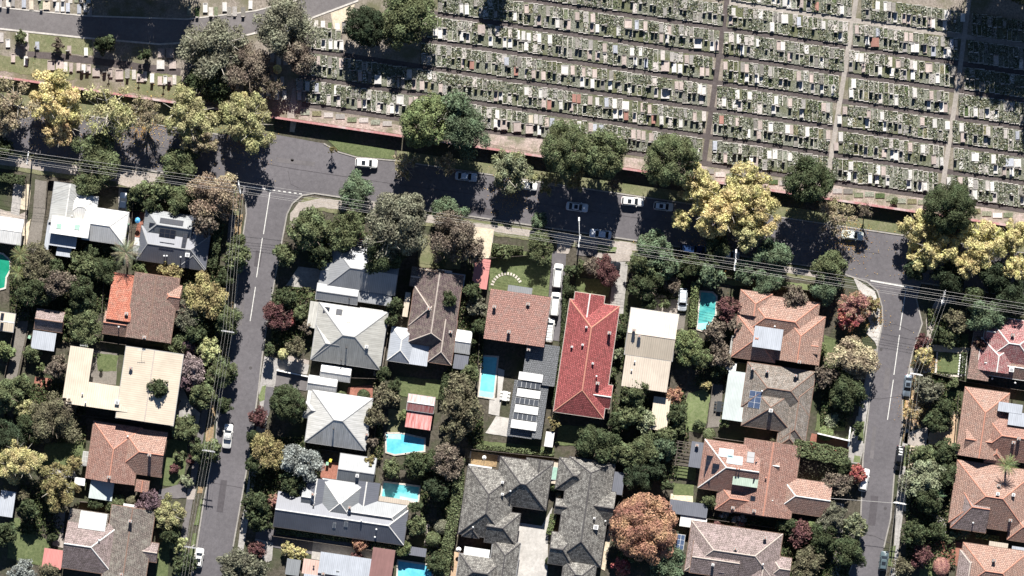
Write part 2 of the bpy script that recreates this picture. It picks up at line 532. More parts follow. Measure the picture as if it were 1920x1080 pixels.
def yk(x): return 301 + 0.147 * (x - 740)      # cemetery-side kerb of the main road
def yl(x): return 314 + 0.147 * (x - 260)      # house-side kerb
def wl(x): return 220 + 0.148 * (x - 515)      # brick boundary wall
def lane(k, x): return 47 + 0.147 * (x - 960) + 51.5 * k


# cemetery base
sheet('cemetery_ground', [(-400, -300), (2300, -300), (2300, wl(2300)), (-400, wl(-400))], 0.02, 'cem')
# main road with both side streets as one sheet of asphalt
Z_R = 0.04
main = [(-400, yk(-400)), (37, 199), (160, 217), (275, 231), (410, 252), (515, 252), (607, 269), (635, 285), (670, 295), (740, 301), (2300, yk(2300)),
        (2300, yl(2300)), (1727, 530), (1718, 560), (1729, 607), (1710, 665), (1692, 752), (1692, 810), (1677, 885), (1670, 972), (1657, 1027), (1400, 2700),
        (1330, 2700), (1590, 1080), (1612, 1022), (1618, 860), (1628, 790), (1630, 755), (1645, 652), (1655, 605), (1654, 575), (1645, 545), (1625, 528), (1600, 520), (1560, yl(1560)),
        (590, yl(590)), (567, 366), (548, 382), (538, 402), (530, 445), (505, 580), (492, 665), (485, 727), (467, 855), (437, 1025), (175, 2700),
        (105, 2700), (369, 1025), (382, 940), (405, 825), (410, 730), (435, 632), (450, 480), (462, 400), (460, 372), (447, 352), (425, 342), (-400, yl(-400))]
sheet('road', main, Z_R, 'asphalt')
sheet('cemetery_road', [(-200, 8), (0, 15), (165, 31), (350, 37), (435, 27), (480, 21), (562, 0), (640, -60), (760, -60), (672, 0), (565, 40), (420, 75), (300, 82), (170, 71), (0, 53), (-200, 46)], 0.06, 'asphalt_pale')


def strip_pts(pts, w):
    """offset polyline to both sides -> polygon (pixel units)"""
    L, Rr = [], []
    for i, p in enumerate(pts):
        a = pts[max(0, i - 1)]; b = pts[min(len(pts) - 1, i + 1)]
        dx, dy = b[0] - a[0], b[1] - a[1]
        n = math.hypot(dx, dy)
        nx, ny = -dy / n * w / 2, dx / n * w / 2
        L.append((p[0] + nx, p[1] + ny)); Rr.append((p[0] - nx, p[1] - ny))
    return L + Rr[::-1]


def ribbon(name, pts, w, z, m, thick=0.0):
    return sheet(name, strip_pts(pts, w), z, m, thick=thick)


# kerbs: raised 12 cm
for pts in ([(-400, yk(-400)), (37, 199), (160, 217), (275, 231), (410, 252)], [(607, 269), (635, 285), (670, 295), (740, 301), (1155, yk(1155)), (2200, yk(2200))],
            [(-400, yl(-400)), (425, 342), (447, 352), (460, 372), (462, 400), (450, 480), (435, 632), (410, 730), (405, 825), (382, 940), (369, 1025), (345, 1160)],
            [(437, 1025), (467, 855), (485, 727), (492, 665), (505, 580), (530, 445), (538, 402), (548, 382), (567, 366), (590, yl(590)), (1560, yl(1560)), (1600, 520), (1625, 528), (1645, 545), (1654, 575), (1655, 605), (1645, 652), (1630, 755), (1618, 860), (1612, 1022), (1590, 1080)],
            [(1657, 1027), (1670, 972), (1677, 885), (1692, 810), (1692, 752), (1710, 665), (1729, 607), (1718, 560), (1727, 530), (2200, yl(2200))]):
    ribbon('kerb', pts, 2.6, 0.15, 'kerb', 0.15)
ribbon('kerb', [(-200, 7), (0, 14), (165, 30), (350, 36), (435, 26), (480, 20), (562, -1)], 2.6, 0.13, 'edging', 0.13)
ribbon('kerb', [(-200, 48), (0, 54), (170, 72), (300, 83), (420, 76), (565, 41), (672, 1)], 3.2, 0.13, 'edging', 0.13)

# painted markings
for a, b in (((507, 356), (494, 439)), ((492, 446), (481, 520)), ((479, 538), (469, 602)), ((1699, 540), (1687, 619)), ((1686.5, 628), (1676, 703)), ((1675, 712), (1664, 787))):
    ribbon('road_marking', [a, b], 1.5, 0.055, 'paint')
ribbon('road_marking', [(449, 347.5), (507, 356)], 2.6, 0.055, 'paint')
for i in range(6):
    x = 511 + i * 10
    ribbon('road_marking', [(x, 356.5 + i * 1.3), (x + 5, 357.2 + i * 1.3)], 1.8, 0.055, 'paint')
ribbon('road_marking', [(1632, 526), (1712, 540)], 2.6, 0.055, 'paint')

for i, (pts, w_) in enumerate((([(455, 560), (449, 610)], 9), ([(486, 470), (482, 500)], 12), ([(1665, 690), (1661, 730)], 10), ([(1640, 930), (1634, 985)], 14), ([(520, 300), (590, 308)], 8),
                             ([(880, 392), (935, 400)], 12), ([(1560, 470), (1610, 478)], 9), ([(420, 900), (412, 960)], 12), ([(1640, 800), (1634, 860)], 7))):
    ribbon('road_patch', pts, w_, 0.05 + .002 * i, 'patch' if i % 2 else 'patch_pale')
for i, pts in enumerate(([(395, 905), (440, 912), (470, 918)], [(1618, 745), (1650, 748), (1692, 742)], [(540, 320), (545, 345), (560, 352)], [(1612, 1000), (1640, 1005), (1668, 1018)], [(1648, 610), (1680, 608), (1712, 622)], [(60, 235), (200, 262), (400, 290), (560, 318), (740, 345), (900, 366)], [(1000, 380), (1300, 424), (1500, 452), (1650, 476)])):
    ribbon('road_crack', pts, 0.7, 0.07, 'patch')

# verges, footpaths, lawns, drives: (name, material, z, ragged, polygon)
SHEETS = [
    ('verge', 'lawn_dry', .08, 1.0, [(-300, wl(-300) + 4), (515, 224), (515, 250), (410, 250), (275, 229), (160, 215), (37, 197), (-300, yk(-300) - 2)]),
    ('verge', 'lawn', .08, 0, [(614, 262), (740, 282), (740, 299), (670, 293), (636, 283)]),
    ('verge', 'lawn_dry', .08, 0, [(744, 282), (2200, wl(2200) + 22), (2200, yk(2200) - 2), (744, 300)]),
    ('verge', 'lawn_dry', .08, 1.0, [(572, 370), (600, 371), (1560, yl(1560) + 3), (1560, yl(1560) + 26), (575, 392), (552, 392)]),
    ('verge', 'lawn_dry', .08, 1.0, [(-300, yl(-300) + 3), (424, 345), (444, 356), (455, 375), (448, 420), (430, 385), (-300, yl(-300) + 34)]),
    ('footpath', 'pink_pave', .11, .6, [(-300, yl(-300) + 14), (60, 299), (300, 333), (430, 354), (440, 372), (300, 352), (60, 317), (-300, yl(-300) + 32)]),
    ('footpath', 'pink_pave', .13, 1.0, [(232, 316), (300, 326), (302, 350), (262, 356), (218, 344)]),
    ('footpath', 'pink_pave', .11, .8, [(560, 380), (600, 372), (700, 381), (870, 415), (1300, 472), (1560, 512), (1560, 524), (1300, 484), (870, 427), (600, 388), (563, 396), (548, 440), (540, 440), (545, 400)]),
    ('footpath', 'asphalt_pale', .11, .3, [(430, 400), (440, 405), (428, 560), (412, 640), (392, 760), (368, 900), (350, 1010), (330, 1160), (318, 1160), (338, 1010), (356, 900), (380, 760), (402, 640), (416, 560)]),
    ('verge', 'lawn', .10, .8, [(376, 936), (380, 936), (372, 985), (364, 984)]),
    ('verge', 'lawn', .10, .8, [(362, 1000), (368, 1000), (362, 1060), (352, 1060)]),
    ('verge', 'mulch', .09, 1.0, [(456, 402), (444, 482), (432, 620), (406, 728), (400, 825), (380, 925), (370, 925), (394, 760), (414, 640), (430, 560), (441, 405)]),
    ('footpath', 'concrete', .11, .3, [(496, 668), (520, 672), (519, 692), (514, 728), (485, 860), (460, 1010), (436, 1160), (424, 1160), (448, 1010), (472, 860), (487, 762), (486, 730), (492, 690)]),
    ('verge', 'lawn_bright', .13, .5, [(492, 724), (499, 722), (496, 750), (488, 753), (485, 745)]),
    ('driveway', 'concrete', .13, .3, [(500, 668), (580, 684), (576, 702), (520, 694), (516, 724), (492, 720)]),
    ('driveway', 'asphalt_pale', .14, .3, [(519, 696), (578, 706), (574, 733), (516, 724)]),
    ('footpath', 'asphalt', .12, .3, [(499, 724), (514, 726), (504, 780), (492, 778)]),
    ('driveway', 'pink_pave', .12, .5, [(534, 664), (580, 676), (578, 690), (540, 684), (522, 678)]),
    ('driveway', 'concrete', .12, .5, [(536, 535), (598, 545), (600, 505), (560, 500)]),
    ('lawn', 'lawn_bright', .14, .8, [(542, 542), (592, 549), (590, 560), (541, 551)]),
    ('footpath', 'concrete_bright', .11, .3, [(1600, 520), (1640, 546), (1650, 575), (1648, 610), (1632, 610), (1610, 545)]),
    ('driveway', 'concrete_bright', .13, .3, [(1633, 608), (1653, 610), (1645, 652), (1640, 640), (1624, 625)]),
    ('footpath', 'concrete', .11, .3, [(1606, 780), (1616, 780), (1612, 830), (1622, 832), (1612, 870), (1590, 868), (1592, 830)]),
    ('footpath', 'concrete', .10, .3, [(1636, 655), (1643, 655), (1628, 756), (1614, 860), (1600, 860), (1612, 756)]),
    ('verge', 'lawn', .13, .6, [(1610, 790), (1621, 790), (1618, 827), (1608, 826)]),
    ('verge', 'lawn_bright', .13, .6, [(1602, 854), (1614, 856), (1612, 868), (1600, 866)]),
    ('footpath', 'concrete', .10, .3, [(1560, 940), (1582, 945), (1575, 1100), (1555, 1100)]),
    ('footpath', 'concrete', .11, .5, [(1706, 690), (1722, 690), (1704, 800), (1697, 925), (1685, 1030), (1678, 1120), (1666, 1120), (1676, 1020), (1682, 925), (1695, 800)]),
    ('verge', 'mulch', .12, 1.2, [(1697, 745), (1716, 700), (1724, 740), (1718, 800), (1700, 806), (1692, 830)]),
    ('leaf_litter', 'gravel', .14, 1.4, [(1698, 748), (1712, 742), (1722, 752), (1722, 796), (1708, 806), (1696, 790)]),
    ('verge', 'lawn', .13, .6, [(1698, 834), (1706, 836), (1700, 876), (1692, 872)]),
    ('verge', 'lawn', .13, .6, [(1670, 1025), (1680, 1022), (1674, 1062), (1664, 1060)]),
    # long lane on the west side
    ('path', 'lane_brick', .09, .5, [(66, 336), (88, 340), (84, 400), (76, 458), (60, 560), (50, 622), (32, 705), (26, 780), (20, 850), (12, 850), (14, 780), (12, 705), (28, 622), (46, 540), (50, 458), (62, 400)]),
    ('patio', 'sand', .10, .5, [(40, 345), (58, 346), (54, 395), (38, 392)]),
    ('patio', 'concrete', .12, .3, [(26, 343), (43, 346), (36, 405), (20, 400)]),
    ('patio', 'pink_pave', .09, .8, [(0, 392), (36, 402), (50, 396), (52, 440), (36, 455), (0, 405)]),
    ('patio', 'sand', .10, .5, [(40, 432), (58, 410), (50, 460), (38, 458)]),
    ('driveway', 'concrete', .10, .3, [(223, 352), (250, 356), (244, 400), (240, 480), (228, 480), (234, 400), (222, 398)]),
    ('patio', 'brick_pave', .10, .5, [(262, 398), (275, 400), (268, 452), (252, 448)]),
    ('patio', 'lane_brick', .10, .5, [(172, 655), (222, 663), (217, 722), (166, 716)]),
    ('lawn', 'lawn', .12, .8, [(181, 662), (222, 666), (218, 696), (184, 696)]),
    ('patio', 'brick_pave', .10, .6, [(66, 706), (98, 710), (94, 742), (62, 738)]),
    ('driveway', 'concrete', .12, .5, [(322, 745), (340, 720), (358, 760), (376, 775), (372, 797), (318, 790)]),
    ('driveway', 'asphalt_pale', .12, .8, [(298, 918), (350, 905), (350, 933), (296, 936)]),
    ('driveway', 'pink_pave', .12, .5, [(352, 916), (368, 918), (364, 936), (350, 936)]),
    ('lawn', 'lawn', .10, 1.5, [(84, 832), (160, 828), (156, 868), (78, 882)]),
    ('lawn', 'lawn', .10, 1.5, [(312, 824), (352, 826), (346, 888), (330, 914), (300, 908)]),
    ('lawn', 'lawn', .10, 1.5, [(18, 975), (34, 970), (96, 1020), (82, 1062), (14, 1046)]),
    ('lawn', 'lawn', .10, 1.2, [(296, 1012), (320, 1012), (314, 1090), (290, 1090)]),
    ('path', 'concrete', .12, .5, [(76, 874), (140, 884), (150, 900), (76, 884)]),
    ('patio', 'pink_pave', .10, .8, [(104, 900), (98, 1022), (118, 1028), (122, 960)]),
    ('patio', 'brick_pave', .12, .4, [(653, 726), (700, 722), (698, 745), (692, 760), (650, 738)]),
    ('patio', 'brick_pave', .12, .4, [(604, 862), (636, 868), (630, 902), (600, 895)]),
    ('path', 'pink_pave', .12, .4, [(717, 600), (730, 605), (714, 706), (700, 704)]),
    ('lawn', 'lawn', .12, 1.2, [(744, 706), (842, 714), (838, 748), (812, 750), (740, 740)]),
    ('lawn', 'lawn_dry', .10, 1.2, [(728, 766), (762, 772), (760, 812), (726, 810)]),
    ('lawn', 'lawn_dry', .10, 1.2, [(782, 440), (870, 450), (862, 506), (784, 500)]),
    ('driveway', 'sand', .13, .4, [(888, 425), (926, 430), (918, 486), (888, 484)]),
    ('driveway', 'concrete', .12, .4, [(905, 428), (926, 431), (924, 455), (900, 452)]),
    ('lawn', 'lawn', .10, .6, [(922, 464), (1034, 478), (1028, 556), (916, 545)]),
    ('driveway', 'asphalt', .10, .3, [(1036, 470), (1062, 474), (1050, 640), (1022, 636)]),
    ('driveway', 'pink_pave', .12, .4, [(1046, 436), (1076, 440), (1066, 476), (1044, 474)]),
    ('driveway', 'asphalt_pale', .14, .4, [(1083, 455), (1121, 460), (1119, 482), (1081, 478)]),
    ('lawn', 'lawn_bright', .13, .8, [(1121, 458), (1156, 464), (1154, 476), (1120, 472)]),
    ('driveway', 'pink_pave', .13, .3, [(1119, 474), (1154, 472), (1162, 452), (1184, 455), (1186, 490), (1152, 490), (1118, 482)]),
    ('driveway', 'concrete', .12, .3, [(1152, 490), (1178, 491), (1168, 594), (1141, 590)]),
    ('lawn', 'lawn', .10, 1.0, [(1080, 520), (1146, 526), (1141, 558), (1076, 550)]),
    ('path', 'concrete', .10, .4, [(1150, 600), (1162, 600), (1146, 720), (1138, 718)]),
    ('driveway', 'pink_pave', .10, .8, [(1228, 548), (1276, 556), (1270, 592), (1226, 582)]),
    ('driveway', 'lane_brick', .12, .4, [(1268, 586), (1286, 588), (1282, 622), (1266, 620)]),
    ('lawn', 'lawn_bright', .12, 1.6, [(1290, 738), (1322, 730), (1332, 742), (1326, 790), (1316, 812), (1278, 808), (1272, 796)]),
    ('patio', 'lane_brick', .10, .6, [(1336, 720), (1356, 722), (1350, 800), (1326, 802)]),
    ('lawn', 'lawn', .10, 1.0, [(1262, 905), (1302, 910), (1300, 930), (1262, 928)]),
    ('lawn', 'lawn', .10, 1.0, [(1264, 874), (1306, 878), (1304, 900), (1262, 896)]),
    ('patio', 'sand', .09, .8, [(1258, 926), (1300, 930), (1300, 942), (1256, 938)]),
    ('lawn', 'lawn', .10, 1.0, [(1050, 796), (1106, 800), (1094, 836), (1040, 834)]),
    ('lawn', 'lawn', .10, 1.0, [(896, 826), (1040, 840), (1038, 852), (894, 840)]),
    ('patio', 'concrete_bright', .12, .3, [(934, 690), (946, 694), (936, 780), (916, 776), (918, 748), (932, 746)]),
    ('patio', 'concrete_bright', .10, .3, [(930, 780), (968, 786), (962, 820), (910, 812)]),
    ('path', 'concrete', .09, .4, [(882, 846), (1170, 886), (1168, 896), (880, 858)]),
    ('path', 'sand', .12, .3, [(1034, 862), (1056, 866), (1050, 908), (1038, 904)]),
    ('driveway', 'concrete_bright', .12, .3, [(974, 980), (1016, 986), (1036, 950), (1028, 1000), (1026, 1100), (966, 1100), (962, 1010)]),
    ('path', 'sand', .12, .3, [(1146, 960), (1154, 962), (1134, 1070), (1126, 1066)]),
    ('path', 'sand', .12, .3, [(866, 930), (870, 930), (858, 1006), (852, 1004)]),
    ('patio', 'gravel', .12, .3, [(846, 1034), (872, 1036), (864, 1066), (852, 1090), (840, 1090)]),
    ('path', 'pink_pave', .11, .4, [(800, 982), (806, 984), (802, 1018), (824, 1022), (824, 1028), (795, 1024)]),
    ('patio', 'mulch', .10, .5, [(884, 846), (934, 854), (930, 876), (882, 872)]),
    ('driveway', 'concrete', .10, .5, [(478, 1010), (512, 1018), (510, 1050), (500, 1055), (480, 1035)]),
    ('driveway', 'asphalt', .09, .3, [(480, 988), (590, 1004), (588, 1040), (478, 1020)]),
    ('patio', 'concrete', .10, .5, [(588, 1004), (700, 1020), (696, 1062), (584, 1048)]),
    ('driveway', 'brick_pave', .10, .5, [(1522, 812), (1594, 826), (1590, 850), (1516, 838)]),
    ('lawn', 'lawn', .10, 1.5, [(1546, 628), (1572, 640), (1566, 690), (1538, 692)]),
    ('lawn', 'lawn', .10, 1.5, [(1534, 770), (1582, 770), (1584, 808), (1528, 808)]),
    ('lawn', 'lawn_bright', .10, 1.2, [(1352, 514), (1560, 538), (1558, 552), (1350, 532)]),
    ('lawn', 'lawn', .12, .6, [(1760, 660), (1802, 664), (1798, 700), (1756, 696)]),
    ('path', 'sand', .11, .4, [(1748, 646), (1818, 652), (1816, 664), (1748, 658)]),
    ('path', 'coping', .13, .2, [(1756, 660), (1759, 660), (1756, 700), (1800, 704), (1800, 707), (1752, 703)]),
    ('path', 'pink_pave', .11, .8, [(1736, 600), (1756, 560), (1790, 555), (1792, 565), (1762, 575), (1742, 650), (1746, 700), (1730, 700), (1738, 640)]),
    ('lawn', 'lawn', .10, 1.2, [(1768, 732), (1800, 736), (1796, 772), (1770, 760)]),
    ('lawn', 'lawn', .10, 1.2, [(1768, 620), (1816, 626), (1814, 650), (1762, 646)]),
    ('driveway', 'gravel', .11, .5, [(1742, 812), (1796, 772), (1792, 830), (1786, 838), (1736, 832)]),
    ('driveway', 'pink_pave', .11, 1.0, [(1694, 812), (1740, 800), (1740, 834), (1720, 840), (1694, 830)]),
    ('driveway', 'brick_pave', .11, .6, [(1738, 1012), (1860, 1022), (1858, 1036), (1790, 1062), (1762, 1044), (1732, 1042)]),
    ('patio', 'concrete', .11, .5, [(1746, 960), (1768, 972), (1788, 975), (1786, 1006), (1752, 998)]),
    ('lawn', 'lawn', .10, 1.2, [(1726, 1048), (1770, 1056), (1768, 1100), (1720, 1100)]),
    ('path', 'sand', .10, .8, [(1700, 860), (1712, 820), (1722, 830), (1712, 900), (1704, 960), (1694, 958)]),
    # cemetery fringe
    ('lawn', 'lawn_dry', .05, 1.5, [(56, 62), (172, 74), (176, 104), (92, 98), (54, 96)]),
    ('lane', 'lane', .06, .5, [(52, 96), (110, 100), (340, 128), (338, 142), (170, 120), (50, 106)]),
    ('lawn', 'lawn_dry', .05, 1.5, [(232, 132), (345, 142), (348, 190), (232, 172)]),
    ('lawn', 'lawn_dry', .05, 1.5, [(-40, 100), (88, 112), (140, 130), (140, 150), (-40, 128)]),
    ('path', 'sand', .07, .6, [(620, 25), (665, 8), (650, 60), (628, 62)]),
    ('path', 'lane_pale', .06, .6, [(549, 165), (560, 166), (552, 222), (538, 221)]),
    ('path', 'lane', .05, 1, [(560, 60), (642, 66), (640, 86), (562, 80)]),
    ('bed', 'bed', .06, .6, [(563, 206), (560, 224), (752, 252), (756, 236)]),
    ('bed', 'bed', .06, .6, [(905, 250), (1020, 262), (1018, 288), (905, 268)]),
    ('bed', 'bed', .06, .6, [(1170, 294), (1216, 300), (1212, 320), (1168, 312)]),
    ('bed', 'bed', .06, .6, [(1310, lane(4, 1310) + 6), (1930, lane(4, 1930) + 6), (1930, wl(1930)), (1310, wl(1310))]),
]
for nm, mt, z, amp, pts in SHEETS:
    sheet(nm, pts, z, mt, amp)

# ---------------------------------------------------------------- cemetery lanes and raised rows
for k in range(-2, 5):
    a = {-2: 1368, -1: 832, 0: 800, 1: 640, 2: 575, 3: 560, 4: 566}[k]
    ribbon('lane', [(x, lane(k, x)) for x in (a, 1370, 1930)] if k > -2 else [(1366, lane(k, 1366)), (1930, lane(k, 1930))], 9.6, 0.05 + 0.002 * k, 'lane' if k != -2 else 'lane_pale')
ribbon('lane', [(1366, -20), (1319, 310)], 9.5, 0.075, 'lane')
ribbon('lane', [(1608, -20), (1552, 334)], 9.0, 0.09, 'lane_pale')
ribbon('lane', [(1818, -10), (1797, 150), (1767, 352)], 9.0, 0.09, 'lane_pale')


def p1(y): return 1366 - (y + 20) * .1424
def p2(y): return 1608 - (y + 20) * .158
def p3(y): return 1818 - (y + 10) * .14


STARTS = {-3: 868, -2: 852, -1: 826, 0: 806, 1: 588, 2: 580, 3: 560}
plots = []      # x, y centre of every grave plot, strip, half (0 north 1 south), block
for k in range(-3, 4):
    a = STARTS[k]
    x = a
    while x < 1928:
        ytop = lane(k, x) + 5.5
        blk = 'A' if x < p1(ytop) else 'B' if x < p2(ytop) else 'C' if x < p3(ytop) else 'D'
        ok = all(abs(x - f(ytop + 18)) > 8.5 for f in (p1, p2, p3))
        if not (k == 1 and 640 < x < 790) and ok:
            for h in (0, 1):
                plots.append((x, ytop + 10.3 + 20.4 * h, k, h, blk))
        x += 9.4
# raised terraces under the rows
b = MB()
for (x, y, k, h, blk) in plots:
    if h: continue
    x0, y0 = P(x - 4.75, y - 10.6)[:2]
    x1, y1 = P(x + 4.75, y + 31.2)[:2]
    b.prism([(x0, y1), (x1, y1), (x1, y0), (x0, y0)], 0, 0.28, 0)
tag(b.build('cemetery_terrace', M['weeds']), kind='structure')

# ---------------------------------------------------------------- graves
def stone_mesh(kind, wide=1.0):
    """headstone standing at y=0 facing north/south, z from 0"""
    b = MB()
    b.box(0, 0, .09, .80 * wide, .34, .18)
    if kind in ('arch', 'square', 'gable'):
        hw, h = .37 * wide, (1.35 if kind == 'arch' else 1.15)
        pr = [(-hw, .15), (hw, .15), (hw, h * .72)]
        if kind == 'arch': pr += [(hw * math.cos(a), h * .72 + hw * .9 * math.sin(a)) for a in (.5, 1.05, 1.57, 2.1, 2.64)]
        elif kind == 'gable': pr += [(hw, h * .85), (0, h * 1.15), (-hw, h * .85)]
        else: pr += [(hw, h), (-hw, h)]
        pr += [(-hw, h * .72)]
        n = len(pr)
        t = .11
        b.poly([(x, -t, z) for x, z in pr]); b.poly([(x, t, z) for x, z in pr][::-1])
        for i in range(n):
            j = (i + 1) % n
            b.poly([(pr[i][0], -t, pr[i][1]), (pr[i][0], t, pr[i][1]), (pr[j][0], t, pr[j][1]), (pr[j][0], -t, pr[j][1])])
    elif kind == 'obelisk':
        b.box(0, 0, .40, .52, .52, .45)
        q = [(-.19, -.19), (.19, -.19), (.19, .19), (-.19, .19)]
        b.prism(q, .6, .62)
        for i in range(4):
            j = (i + 1) % 4
            b.poly([(q[i][0], q[i][1], .6), (q[j][0], q[j][1], .6), (q[j][0] * .6, q[j][1] * .6, 1.9), (q[i][0] * .6, q[i][1] * .6, 1.9)])
            b.poly([(q[i][0] * .6, q[i][1] * .6, 1.9), (q[j][0] * .6, q[j][1] * .6, 1.9), (0, 0, 2.15)])
    elif kind == 'cross':
        b.box(0, 0, .35, .5, .4, .35)
        b.box(0, 0, 1.1, .16, .14, 1.2)
        b.box(0, 0, 1.35, .56, .13, .16)
    elif kind == 'low':
        b.box(0, .02, .28, .62 * wide, .22, .25)
    return b.mesh('headstone', [M['stone']])


def slab_mesh(kind, wide=1.0):
    """slab lying from y=0 (headstone end) to y=-2.05"""
    b = MB()
    W2 = .43 * wide
    if kind == 'flat':
        b.box(0, -1.03, .11, W2 * 2, 1.98, .22)
        b.box(0, -1.03, .26, W2 * 1.75, 1.78, .08)
    elif kind == 'kerbed':
        for s in (-1, 1): b.box(s * (W2 - .05), -1.03, .14, .10, 1.98, .28)
        b.box(0, -.09, .14, W2 * 2 - .2, .10, .28); b.box(0, -1.97, .14, W2 * 2 - .2, .10, .28)
        b.box(0, -1.03, .10, W2 * 2 - .2, 1.78, .10)
    elif kind == 'ledger':
        b.box(0, -1.03, .12, W2 * 2, 1.98, .24)
        b.box(0, -1.03, .34, W2 * 1.5, 1.6, .20)
        b.box(0, -.75, .46, .22, .22, .05)
    return b.mesh('slab', [M['stone']])


HS = {(k, wd): stone_mesh(k, wd) for k in ('arch', 'square', 'gable', 'obelisk', 'cross', 'low') for wd in (1.0, 1.8)}
SL = {(k, wd): slab_mesh(k, wd) for k in ('flat', 'kerbed', 'ledger') for wd in (1.0, 1.8)}
SCOL = {'w': (.50, .48, .45), 'p': (.36, .30, .27), 'g': (.22, .205, .19), 'b': (.33, .34, .37), 'r': (.29, .15, .12), 'o': (.44, .38, .30)}
SNAME = {'w': 'white', 'p': 'pinkish', 'g': 'grey', 'b': 'bluish', 'r': 'red', 'o': 'cream'}

